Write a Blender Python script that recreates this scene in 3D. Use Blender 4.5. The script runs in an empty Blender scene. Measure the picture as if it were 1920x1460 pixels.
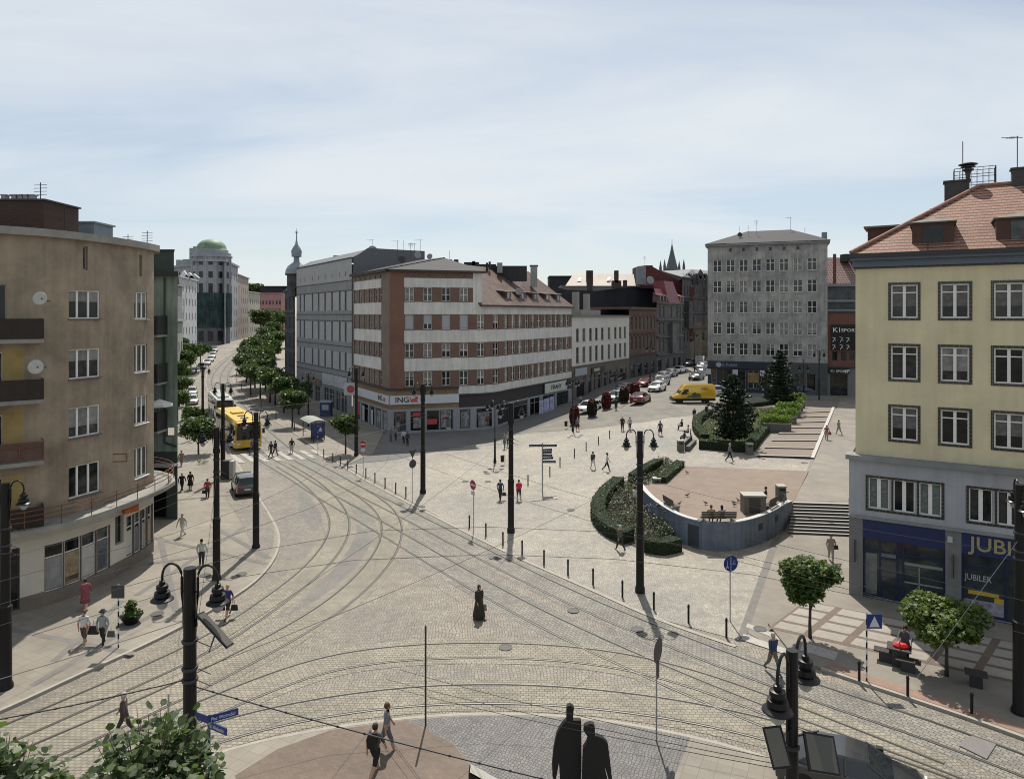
import bpy, bmesh, math, random
from math import sin, cos, pi, radians, sqrt, atan2, hypot, floor
from mathutils import Vector, Matrix
R = random.Random(11)
S = bpy.context.scene
C = S.collection
# ---------------------------------------------------------------- camera, sky, sun, exposure
F, H, YH = 1300.0, 15.5, 590.0
cam = bpy.data.cameras.new('camera'); camo = bpy.data.objects.new('camera', cam); C.objects.link(camo)
camo.location = (0, 0, H); camo.rotation_euler = (radians(90), 0, 0)
cam.sensor_width = 36; cam.lens = 36*F/1920; cam.shift_y = -(730-YH)/1920
cam.clip_start = .5; cam.clip_end = 6000
S.camera = camo
SUN_EL, SUN_AZ = 58.0, 1.0
W = bpy.data.worlds.new('World'); S.world = W; W.use_nodes = True
nt = W.node_tree; nt.nodes.clear()
def N(t, **k):
    n = nt.nodes.new(t)
    for a, b in k.items(): setattr(n, a, b)
    return n
sky = N('ShaderNodeTexSky', sky_type='NISHITA', sun_disc=False, sun_elevation=radians(SUN_EL), sun_rotation=radians(SUN_AZ), air_density=1.0, dust_density=.6, ozone_density=.6, altitude=200)
bg = N('ShaderNodeBackground'); out = N('ShaderNodeOutputWorld'); bg.inputs[1].default_value = 0.09
tc = N('ShaderNodeTexCoord'); sp = N('ShaderNodeSeparateXYZ'); nt.links.new(tc.outputs['Generated'], sp.inputs[0])
# clouds on a high flat layer: direction / height
zz = N('ShaderNodeMath', operation='MAXIMUM'); zz.inputs[1].default_value = .03; nt.links.new(sp.outputs[2], zz.inputs[0])
za = N('ShaderNodeMath', operation='ADD'); za.inputs[1].default_value = .12; nt.links.new(zz.outputs[0], za.inputs[0])
vd = N('ShaderNodeVectorMath', operation='DIVIDE'); cb = N('ShaderNodeCombineXYZ')
nt.links.new(tc.outputs['Generated'], vd.inputs[0])
for i in range(3): nt.links.new(za.outputs[0], cb.inputs[i])
nt.links.new(cb.outputs[0], vd.inputs[1])
mp = N('ShaderNodeMapping'); mp.inputs['Scale'].default_value = (.5, 1.0, 0); mp.inputs['Rotation'].default_value = (0, 0, .35); mp.inputs['Location'].default_value = (3.1, 1.7, 0)
nt.links.new(vd.outputs[0], mp.inputs[0])
no = N('ShaderNodeTexNoise'); no.inputs['Scale'].default_value = .7; no.inputs['Detail'].default_value = 9; no.inputs['Roughness'].default_value = .56; no.inputs['Distortion'].default_value = .8
nt.links.new(mp.outputs[0], no.inputs['Vector'])
cr = N('ShaderNodeValToRGB'); cr.color_ramp.elements[0].position = .38; cr.color_ramp.elements[1].position = .66
nt.links.new(no.outputs['Fac'], cr.inputs[0])
cm = N('ShaderNodeMath', operation='MULTIPLY_ADD'); cm.inputs[1].default_value = .5; cm.inputs[2].default_value = .42
nt.links.new(cr.outputs[0], cm.inputs[0])
mx = N('ShaderNodeMixRGB'); mx.inputs[2].default_value = (8.1, 8.6, 8.95, 1)
cap = N('ShaderNodeVectorMath', operation='MINIMUM'); cap.inputs[1].default_value = (8.6, 9.0, 9.4); nt.links.new(sky.outputs[0], cap.inputs[0])
nt.links.new(cm.outputs[0], mx.inputs[0]); nt.links.new(cap.outputs[0], mx.inputs[1])
nt.links.new(mx.outputs[0], bg.inputs[0]); nt.links.new(bg.outputs[0], out.inputs[0])
sl = bpy.data.lights.new('sun', 'SUN'); so = bpy.data.objects.new('sun', sl); C.objects.link(so)
sl.energy = 5.0; sl.angle = radians(.5); sl.color = (1, .94, .84)
e_, a_ = radians(SUN_EL), radians(SUN_AZ)
sd = Vector((sin(a_)*cos(e_), cos(a_)*cos(e_), sin(e_)))
so.rotation_euler = sd.to_track_quat('Z', 'Y').to_euler(); so.location = (0, 60, 80)
S.view_settings.view_transform = 'Standard'; S.view_settings.look = 'None'; S.view_settings.exposure = .13; S.cycles.filter_width = 1.05; S.view_settings.gamma = 1
# ---------------------------------------------------------------- helpers
def lerp(v, xs, ys):
    if v <= xs[0]: return ys[0]
    for i in range(1, len(xs)):
        if v <= xs[i]: return ys[i-1]+(ys[i]-ys[i-1])*(v-xs[i-1])/(xs[i]-xs[i-1])
    return ys[-1]
def g(x, y):
    a = lerp(x, (-2, 9, 15), (0, .8, 1.55))
    y0 = lerp(x, (12, 19), (46, 50)); y1 = lerp(x, (12, 19), (63, 51.6))
    s = min(1, max(0, (y-y0)/(y1-y0))); s = s*s*(3-2*s)
    z = a*s + lerp(y, (67, 100), (0, .95))*lerp(x, (12, 20), (0, 1))
    return max(z, lerp(y, (100, 240), (0, 6)))
def G(px, py):                              # point of the ground seen at a pixel of the 1920 x 1460 photograph
    k = (py-YH)/F; u = (px-960)/F
    lo, hi = 5.0, 600.0; y = lo
    while y < hi:
        if H-k*y <= g(u*y, y): break
        y += .5
    a, b = y-.5, y
    for _ in range(20):
        m = (a+b)/2
        if H-k*m <= g(u*m, m): b = m
        else: a = m
    return Vector((u*b, b, g(u*b, b)))
def P(px, D): return ((px-960)*D/F, D)
def Z(py, D): return H-(py-YH)*D/F
def GL(*p): return [tuple(G(*q)[:2]) for q in p]
def tag(o, label=None, cat=None, group=None, kind=None):
    if label: o['label'] = label
    if cat: o['category'] = cat
    if group: o['group'] = group
    if kind: o['kind'] = kind
    return o
def empty(name, loc, label=None, cat=None, group=None, rz=0):
    o = bpy.data.objects.new(name, None); C.objects.link(o); o.location = loc; o.rotation_euler = (0, 0, rz); o.empty_display_size = .3
    return tag(o, label, cat, group)
class MB:
    def __init__(s): s.v = []; s.f = []; s.m = []
    def add(s, vs, fs, mi=0):
        b = len(s.v); s.v += [tuple(v) for v in vs]
        for i, f in enumerate(fs): s.f.append([b+k for k in f]); s.m.append(mi if isinstance(mi, int) else mi[i])
        return s
    def box(s, x0, x1, y0, y1, z0, z1, mi=0, M=None):
        vs = [Vector((x, y, z)) for z in (z0, z1) for y in (y0, y1) for x in (x0, x1)]
        if M: vs = [M @ v for v in vs]
        return s.add(vs, [(0, 2, 3, 1), (4, 5, 7, 6), (0, 1, 5, 4), (2, 6, 7, 3), (0, 4, 6, 2), (1, 3, 7, 5)], mi)
    def ob(s, c, size, rz=0, mi=0, rx=0, ry=0):      # oriented box by centre
        Mx = Matrix.Translation(c) @ Matrix.Rotation(rz, 4, 'Z') @ Matrix.Rotation(ry, 4, 'Y') @ Matrix.Rotation(rx, 4, 'X')
        a, b, d = [q/2 for q in size]
        return s.box(-a, a, -b, b, -d, d, mi, Mx)
    def tube(s, pts, r, n=8, mi=0, cap=True):
        pts = [Vector(p) for p in pts]; rs = r if isinstance(r, (list, tuple)) else [r]*len(pts)
        vs = []; up = Vector((0, 0, 1))
        for i, p in enumerate(pts):
            d = (pts[min(i+1, len(pts)-1)]-pts[max(i-1, 0)]).normalized()
            a = d.cross(up)
            if a.length < .05: a = d.cross(Vector((1, 0, 0)))
            a.normalize(); b = d.cross(a)
            vs += [p+(a*cos(2*pi*k/n)+b*sin(2*pi*k/n))*rs[i] for k in range(n)]
        fs = [(i*n+k, i*n+(k+1) % n, (i+1)*n+(k+1) % n, (i+1)*n+k) for i in range(len(pts)-1) for k in range(n)]
        if cap: fs += [tuple(range(n))[::-1], tuple((len(pts)-1)*n+k for k in range(n))]
        return s.add(vs, fs, mi)
    def lathe(s, prof, c=(0, 0, 0), n=16, mi=0, sx=1, sy=1):
        vs = [(c[0]+r*cos(2*pi*k/n)*sx, c[1]+r*sin(2*pi*k/n)*sy, c[2]+z) for r, z in prof for k in range(n)]
        fs = [(i*n+k, i*n+(k+1) % n, (i+1)*n+(k+1) % n, (i+1)*n+k) for i in range(len(prof)-1) for k in range(n)]
        fs += [tuple(range(n))[::-1], tuple((len(prof)-1)*n+k for k in range(n))]
        return s.add(vs, fs, mi)
    def prism(s, pts, z0, z1, mi=0, side=None):
        n = len(pts); vs = [(p[0], p[1], z0) for p in pts]+[(p[0], p[1], z1) for p in pts]
        fs = [tuple(range(n))[::-1], tuple(range(n, 2*n))]+[(i, (i+1) % n, n+(i+1) % n, n+i) for i in range(n)]
        return s.add(vs, fs, mi if side is None else [mi, mi]+[side]*n)
    def loft(s, rings, mi=0, cap=True):
        n = len(rings[0]); vs = [v for r in rings for v in r]
        fs = [(i*n+k, i*n+(k+1) % n, (i+1)*n+(k+1) % n, (i+1)*n+k) for i in range(len(rings)-1) for k in range(n)]
        if cap: fs += [tuple(range(n))[::-1], tuple((len(rings)-1)*n+k for k in range(n))]
        return s.add(vs, fs, mi)
    def mesh(s, name, mats, org=(0, 0, 0), smooth=False):
        me = bpy.data.meshes.new(name)
        o = Vector(org); me.from_pydata([(a-o.x, b-o.y, c-o.z) for a, b, c in s.v], [], s.f)
        for m in (mats if isinstance(mats, (list, tuple)) else [mats]): me.materials.append(m)
        me.polygons.foreach_set('material_index', s.m)
        if smooth: me.polygons.foreach_set('use_smooth', [True]*len(s.f))
        bm = bmesh.new(); bm.from_mesh(me)
        if len(s.f) < 60000 and not getattr(s, 'leafy', 0): bmesh.ops.recalc_face_normals(bm, faces=bm.faces)
        bm.to_mesh(me); bm.free(); me.update()
        if smooth == 'a': me.set_sharp_from_angle(angle=radians(38))
        return me
    def build(s, name, mats, parent=None, org=None, smooth=False, loc=None):
        if org is None: org = parent.location if parent is not None and parent.get('wc') else (0, 0, 0)
        me = s.mesh(name, mats, org, smooth)
        o = bpy.data.objects.new(name, me); C.objects.link(o)
        if parent is not None: o.parent = parent; o.location = loc or (0, 0, 0)
        else: o.location = loc or org
        return o
def obj(name, me, parent=None, loc=(0, 0, 0), rz=0):
    o = bpy.data.objects.new(name, me); C.objects.link(o); o.location = loc; o.rotation_euler = (0, 0, rz)
    if parent is not None: o.parent = parent
    return o
def bld(name, loc, label, cat='building', group=None):    # a thing whose parts are modelled in place (world) coordinates
    e = empty(name, loc, label, cat, group); e['wc'] = 1; return e
def copytree(o, parent=None, loc=None, rz=None):
    c = o.copy(); C.objects.link(c)
    if parent is not None: c.parent = parent
    if loc is not None: c.location = loc
    if rz is not None: c.rotation_euler = (0, 0, rz)
    for ch in o.children: copytree(ch, c)
    return c
ORD = 'first second third fourth fifth sixth seventh eighth ninth tenth eleventh twelfth thirteenth fourteenth fifteenth sixteenth seventeenth eighteenth nineteenth twentieth'.split()
# ---------------------------------------------------------------- materials
MATS = {}
def mat(name, c, rough=.8, var=.12, sc=1.2, bump=0, metal=0, stain=0, spec=.4, coat=0, streak=0):
    if name in MATS: return MATS[name]
    m = bpy.data.materials.new(name); m.use_nodes = True; t = m.node_tree; b = t.nodes['Principled BSDF']
    b.inputs['Roughness'].default_value = rough; b.inputs['Metallic'].default_value = metal
    b.inputs['Specular IOR Level'].default_value = spec
    if coat: b.inputs['Coat Weight'].default_value = coat; b.inputs['Coat Roughness'].default_value = .06
    L = t.links.new; n = t.nodes.new
    tcn = n('ShaderNodeTexCoord'); nz = n('ShaderNodeTexNoise'); nz.inputs['Scale'].default_value = sc; nz.inputs['Detail'].default_value = 7; nz.inputs['Roughness'].default_value = .62
    L(tcn.outputs['Object'], nz.inputs['Vector'])
    r = n('ShaderNodeValToRGB'); r.color_ramp.elements[0].position = .3; r.color_ramp.elements[1].position = .7
    r.color_ramp.elements[0].color = tuple(x*(1-var) for x in c)+(1,); r.color_ramp.elements[1].color = tuple(min(1, x*(1+var)) for x in c)+(1,)
    L(nz.outputs['Fac'], r.inputs[0]); last = r.outputs[0]
    if stain:
        n2 = n('ShaderNodeTexNoise'); n2.inputs['Scale'].default_value = .35; n2.inputs['Detail'].default_value = 9; n2.inputs['Roughness'].default_value = .7
        L(tcn.outputs['Object'], n2.inputs['Vector'])
        r2 = n('ShaderNodeValToRGB'); r2.color_ramp.elements[0].position = .36; r2.color_ramp.elements[1].position = .6
        r2.color_ramp.elements[0].color = (1-stain, 1-stain, 1-stain*.95, 1); r2.color_ramp.elements[1].color = (1, 1, 1, 1)
        L(n2.outputs['Fac'], r2.inputs[0]); mm = n('ShaderNodeMixRGB'); mm.blend_type = 'MULTIPLY'; mm.inputs[0].default_value = 1
        L(last, mm.inputs[1]); L(r2.outputs[0], mm.inputs[2]); last = mm.outputs[0]
    if streak:
        mpn = n('ShaderNodeMapping'); mpn.inputs['Scale'].default_value = (2.2, 2.2, .16); L(tcn.outputs['Object'], mpn.inputs[0])
        n3 = n('ShaderNodeTexNoise'); n3.inputs['Scale'].default_value = 1.3; n3.inputs['Detail'].default_value = 5; L(mpn.outputs[0], n3.inputs['Vector'])
        r3 = n('ShaderNodeValToRGB'); r3.color_ramp.elements[0].position = .38; r3.color_ramp.elements[1].position = .58
        r3.color_ramp.elements[0].color = (1-streak, 1-streak, 1-streak, 1); r3.color_ramp.elements[1].color = (1, 1, 1, 1)
        L(n3.outputs['Fac'], r3.inputs[0]); mm = n('ShaderNodeMixRGB'); mm.blend_type = 'MULTIPLY'; mm.inputs[0].default_value = 1
        L(last, mm.inputs[1]); L(r3.outputs[0], mm.inputs[2]); last = mm.outputs[0]
    L(last, b.inputs['Base Color'])
    if bump:
        bn = n('ShaderNodeBump'); bn.inputs['Strength'].default_value = bump; bn.inputs['Distance'].default_value = .02
        n4 = n('ShaderNodeTexNoise'); n4.inputs['Scale'].default_value = sc*14; n4.inputs['Detail'].default_value = 4; L(tcn.outputs['Object'], n4.inputs['Vector'])
        L(n4.outputs['Fac'], bn.inputs['Height']); L(bn.outputs[0], b.inputs['Normal'])
    MATS[name] = m; return m
def stone(name, cols, sc, mortar, big=.1, stretch=(1, 1, 1), rot=0, gap=.06, bump=.5, rough=.6, spec=.45, rand=.75):   # setts: voronoi cells with joints
    m = bpy.data.materials.new(name); m.use_nodes = True; t = m.node_tree; b = t.nodes['Principled BSDF']; L = t.links.new; n = t.nodes.new
    b.inputs['Roughness'].default_value = rough; b.inputs['Specular IOR Level'].default_value = spec
    tcn = n('ShaderNodeTexCoord'); mpn = n('ShaderNodeMapping'); mpn.inputs['Scale'].default_value = stretch; mpn.inputs['Rotation'].default_value = (0, 0, rot)
    sepn = n('ShaderNodeSeparateXYZ'); cbn = n('ShaderNodeCombineXYZ'); L(tcn.outputs['Object'], sepn.inputs[0]); L(sepn.outputs[0], cbn.inputs[0]); L(sepn.outputs[1], cbn.inputs[1]); L(cbn.outputs[0], mpn.inputs[0])
    dn = n('ShaderNodeTexNoise'); dn.inputs['Scale'].default_value = .35; L(cbn.outputs[0], dn.inputs['Vector'])
    ad = n('ShaderNodeVectorMath'); ad.operation = 'MULTIPLY_ADD'; ad.inputs[1].default_value = (.7, .7, 0); L(dn.outputs['Color'], ad.inputs[0]); L(mpn.outputs[0], ad.inputs[2])
    v = n('ShaderNodeTexVoronoi'); v.voronoi_dimensions = '2D'; v.inputs['Scale'].default_value = sc; v.inputs['Randomness'].default_value = rand; L(ad.outputs[0], v.inputs['Vector'])
    v2 = n('ShaderNodeTexVoronoi'); v2.voronoi_dimensions = '2D'; v2.feature = 'DISTANCE_TO_EDGE'; v2.inputs['Scale'].default_value = sc; v2.inputs['Randomness'].default_value = rand; L(ad.outputs[0], v2.inputs['Vector'])
    sx = n('ShaderNodeSeparateXYZ'); L(v.outputs['Color'], sx.inputs[0])
    r = n('ShaderNodeValToRGB'); k = len(cols)
    while len(r.color_ramp.elements) < k: r.color_ramp.elements.new(.5)
    for i, c in enumerate(cols): r.color_ramp.elements[i].position = i/(k-1); r.color_ramp.elements[i].color = c+(1,)
    L(sx.outputs[0], r.inputs[0])
    nb = n('ShaderNodeTexNoise'); nb.inputs['Scale'].default_value = big; nb.inputs['Detail'].default_value = 9; nb.inputs['Roughness'].default_value = .65; L(cbn.outputs[0], nb.inputs['Vector'])
    rb = n('ShaderNodeValToRGB'); rb.color_ramp.elements[0].position = .33; rb.color_ramp.elements[1].position = .68
    rb.color_ramp.elements[0].color = (.66, .66, .68, 1); rb.color_ramp.elements[1].color = (1.12, 1.06, .97, 1); L(nb.outputs['Fac'], rb.inputs[0])
    mu = n('ShaderNodeMixRGB'); mu.blend_type = 'MULTIPLY'; mu.inputs[0].default_value = 1; L(r.outputs[0], mu.inputs[1]); L(rb.outputs[0], mu.inputs[2])
    n5 = n('ShaderNodeTexNoise'); n5.inputs['Scale'].default_value = 1.1; n5.inputs['Detail'].default_value = 6; n5.inputs['Roughness'].default_value = .75; L(cbn.outputs[0], n5.inputs['Vector']); r5 = n('ShaderNodeValToRGB'); r5.color_ramp.elements[0].position = .35; r5.color_ramp.elements[1].position = .62; r5.color_ramp.elements[0].color = (.74, .73, .72, 1); r5.color_ramp.elements[1].color = (1.08, 1.08, 1.08, 1); L(n5.outputs['Fac'], r5.inputs[0]); m5 = n('ShaderNodeMixRGB'); m5.blend_type = 'MULTIPLY'; m5.inputs[0].default_value = 1; L(mu.outputs[0], m5.inputs[1]); L(r5.outputs[0], m5.inputs[2]); mu = m5
    rg = n('ShaderNodeValToRGB'); rg.color_ramp.elements[0].position = gap*.35; rg.color_ramp.elements[1].position = gap*1.3; L(v2.outputs['Distance'], rg.inputs[0])
    mg = n('ShaderNodeMixRGB'); mg.inputs[1].default_value = mortar+(1,); L(rg.outputs[0], mg.inputs[0]); L(mu.outputs[0], mg.inputs[2]); L(mg.outputs[0], b.inputs['Base Color'])
    bn = n('ShaderNodeBump'); bn.inputs['Strength'].default_value = bump; bn.inputs['Distance'].default_value = .02; L(rg.outputs[0], bn.inputs['Height']); L(bn.outputs[0], b.inputs['Normal'])
    MATS[name] = m; return m
def brick(name, c1, c2, mortar, bw, bh, ms=.012, axis=None, zk=1.0, rough=.7, bump=.3, off=.5, spec=.3, rot=0, big=.15, gain=.2, rows=None):
    # brick / slab / tile pattern; axis=None lies in plan, axis=(dx,dy) stands along a facade or roof eave with height*zk as rows
    m = bpy.data.materials.new(name); m.use_nodes = True; t = m.node_tree; b = t.nodes['Principled BSDF']; L = t.links.new; n = t.nodes.new
    b.inputs['Roughness'].default_value = rough; b.inputs['Specular IOR Level'].default_value = spec
    tcn = n('ShaderNodeTexCoord'); sepn = n('ShaderNodeSeparateXYZ'); cbn = n('ShaderNodeCombineXYZ')
    if axis is None:
        mpn = n('ShaderNodeMapping'); mpn.inputs['Rotation'].default_value = (0, 0, rot); L(tcn.outputs['Object'], mpn.inputs[0]); L(mpn.outputs[0], sepn.inputs[0]); L(sepn.outputs[0], cbn.inputs[0]); L(sepn.outputs[1], cbn.inputs[1])
    else:
        dp = n('ShaderNodeVectorMath'); dp.operation = 'DOT_PRODUCT'; dp.inputs[1].default_value = (axis[0], axis[1], 0); L(tcn.outputs['Object'], dp.inputs[0]); L(dp.outputs['Value'], cbn.inputs[0])
        L(tcn.outputs['Object'], sepn.inputs[0]); ml = n('ShaderNodeMath'); ml.operation = 'MULTIPLY'; ml.inputs[1].default_value = zk; L(sepn.outputs[2], ml.inputs[0]); L(ml.outputs[0], cbn.inputs[1])
    bt = n('ShaderNodeTexBrick'); bt.offset = off; bt.inputs['Scale'].default_value = 1; bt.inputs['Brick Width'].default_value = bw; bt.inputs['Row Height'].default_value = bh; bt.inputs['Mortar Size'].default_value = ms; bt.inputs['Mortar Smooth'].default_value = .2
    bt.inputs['Color1'].default_value = c1+(1,); bt.inputs['Color2'].default_value = c2+(1,); bt.inputs['Mortar'].default_value = mortar+(1,)
    L(cbn.outputs[0], bt.inputs['Vector'])
    if rows:
        b2 = n('ShaderNodeTexBrick'); b2.offset = 0; b2.inputs['Scale'].default_value = 1; b2.inputs['Brick Width'].default_value = 500; b2.inputs['Row Height'].default_value = bh; b2.inputs['Mortar Size'].default_value = rows[0]; b2.inputs['Mortar Smooth'].default_value = .6
        b2.inputs['Color1'].default_value = b2.inputs['Color2'].default_value = (1, 1, 1, 1); b2.inputs['Mortar'].default_value = (rows[1],)*3+(1,); L(cbn.outputs[0], b2.inputs['Vector'])
        m2 = n('ShaderNodeMixRGB'); m2.blend_type = 'MULTIPLY'; m2.inputs[0].default_value = 1; L(bt.outputs['Color'], m2.inputs[1]); L(b2.outputs['Color'], m2.inputs[2]); btc = m2.outputs[0]
    else: btc = bt.outputs['Color']
    nb = n('ShaderNodeTexNoise'); nb.inputs['Scale'].default_value = big; nb.inputs['Detail'].default_value = 10; nb.inputs['Roughness'].default_value = .7; L(tcn.outputs['Object'], nb.inputs['Vector'])
    rb = n('ShaderNodeValToRGB'); rb.color_ramp.elements[0].position = .35; rb.color_ramp.elements[1].position = .65
    rb.color_ramp.elements[0].color = (1-gain, 1-gain, 1-gain, 1); rb.color_ramp.elements[1].color = (1+gain*.6, 1+gain*.6, 1+gain*.5, 1); L(nb.outputs['Fac'], rb.inputs[0])
    mu = n('ShaderNodeMixRGB'); mu.blend_type = 'MULTIPLY'; mu.inputs[0].default_value = 1; L(btc, mu.inputs[1]); L(rb.outputs[0], mu.inputs[2]); L(mu.outputs[0], b.inputs['Base Color'])
    if bump:
        bn = n('ShaderNodeBump'); bn.inputs['Strength'].default_value = bump; bn.inputs['Distance'].default_value = .02; bn.invert = True; L(bt.outputs['Fac'], bn.inputs['Height']); L(bn.outputs[0], b.inputs['Normal'])
    MATS[name] = m; return m
def leafmat(name, c, c2, trans=.35):
    m = bpy.data.materials.new(name); m.use_nodes = True; t = m.node_tree; b = t.nodes['Principled BSDF']; L = t.links.new; n = t.nodes.new
    oi = n('ShaderNodeNewGeometry'); r = n('ShaderNodeValToRGB'); r.color_ramp.elements[0].color = c+(1,); r.color_ramp.elements[1].color = c2+(1,)
    L(oi.outputs['Random Per Island'], r.inputs[0]); L(r.outputs[0], b.inputs['Base Color']); b.inputs['Roughness'].default_value = .5; b.inputs['Specular IOR Level'].default_value = .35
    tr = n('ShaderNodeBsdfTranslucent'); hs = n('ShaderNodeMixRGB'); hs.blend_type = 'MULTIPLY'; hs.inputs[0].default_value = 1; hs.inputs[2].default_value = (1.5, 1.7, .7, 1); L(r.outputs[0], hs.inputs[1]); L(hs.outputs[0], tr.inputs[0])
    ms = n('ShaderNodeMixShader'); ms.inputs[0].default_value = trans; L(b.outputs[0], ms.inputs[1]); L(tr.outputs[0], ms.inputs[2]); L(ms.outputs[0], t.nodes['Material Output'].inputs[0])
    MATS[name] = m; return m
def flat(c, rough=.6, metal=0, coat=0, spec=.4, name=None):
    return mat(name or 'paint_%d_%d_%d_%d_%d' % (c[0]*255, c[1]*255, c[2]*255, rough*10, metal*10), c, rough, .06, 3, 0, metal, 0, spec, coat)
black = flat((.007, .007, .008), .38, name='black_iron', spec=.3)
darkm = flat((.03, .032, .035), .5, name='dark_metal')
whitep = flat((.62, .61, .58), .5, name='white_paint')
greyp = flat((.25, .25, .25), .6, name='grey_paint')
steel = flat((.42, .42, .42), .3, .9, name='polished_steel')
chrome = flat((.35, .36, .37), .35, .8, name='galvanised_steel')
def glassmat(name, c1, c2, spec=.6):
    m = bpy.data.materials.new(name); m.use_nodes = True; t = m.node_tree; b = t.nodes['Principled BSDF']; L = t.links.new; n = t.nodes.new
    oi = n('ShaderNodeObjectInfo'); r = n('ShaderNodeValToRGB'); r.color_ramp.interpolation = 'CONSTANT'; r.color_ramp.elements[0].color = c1+(1,); r.color_ramp.elements[1].position = .75; r.color_ramp.elements[1].color = c2+(1,); e3 = r.color_ramp.elements.new(.42); e3.color = tuple((x+y)*.4 for x, y in zip(c1, c2))+(1,)
    L(oi.outputs['Random'], r.inputs[0]); nz = n('ShaderNodeTexNoise'); nz.inputs['Scale'].default_value = 2.5; tcn = n('ShaderNodeTexCoord'); va = n('ShaderNodeVectorMath'); L(tcn.outputs['Object'], va.inputs[0]); L(oi.outputs['Location'], va.inputs[1]); L(va.outputs[0], nz.inputs['Vector'])
    mr = n('ShaderNodeMapRange'); mr.inputs['From Min'].default_value = .35; mr.inputs['From Max'].default_value = .65; mr.inputs['To Min'].default_value = .45; mr.inputs['To Max'].default_value = 1.5; L(nz.outputs['Fac'], mr.inputs[0])
    mu = n('ShaderNodeMixRGB'); mu.blend_type = 'MULTIPLY'; mu.inputs[0].default_value = 1; L(r.outputs[0], mu.inputs[1]); L(mr.outputs[0], mu.inputs[2]); L(mu.outputs[0], b.inputs['Base Color']); b.inputs['Roughness'].default_value = .07; b.inputs['Specular IOR Level'].default_value = spec; MATS[name] = m; return m
glass = glassmat('window_glass', (.008, .009, .011), (.05, .054, .055), .4)
glass2 = mat('window_glass_dim', (.05, .055, .055), .12, .4, .9, spec=.5)
curt = mat('net_curtain', (.24, .24, .225), .6, .3, 3, streak=.3, spec=.3)
shut = mat('roller_shutter', (.33, .34, .36), .6, .05, 3)
wframe = flat((.70, .69, .66), .5, name='window_frame_white')
conc = mat('concrete', (.27, .26, .235), .85, .15, 1.5, bump=.3, stain=.25)
zinc = mat('zinc_sheet', (.16, .17, .18), .5, .15, .8, metal=.4)
def text(name, s, mt, parent, loc, size, rz=0, ext=.015, align='LEFT', sx=1.0, rx=pi/2, shear=0):
    cu = bpy.data.curves.new(name, 'FONT'); cu.body = s; cu.size = size; cu.extrude = ext; cu.align_x = align; cu.shear = shear; cu.resolution_u = 3; cu.offset = size*.012
    o = bpy.data.objects.new('t', cu); C.objects.link(o); bpy.context.view_layer.update()
    me = bpy.data.meshes.new_from_object(o); bpy.data.objects.remove(o); me.name = name; me.materials.clear(); me.materials.append(mt)
    me.transform(Matrix.Diagonal((sx, 1, 1, 1)))
    me.transform(Matrix.Rotation(rx, 4, 'X'))
    r = obj(name, me, parent, loc, rz); return r
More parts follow.
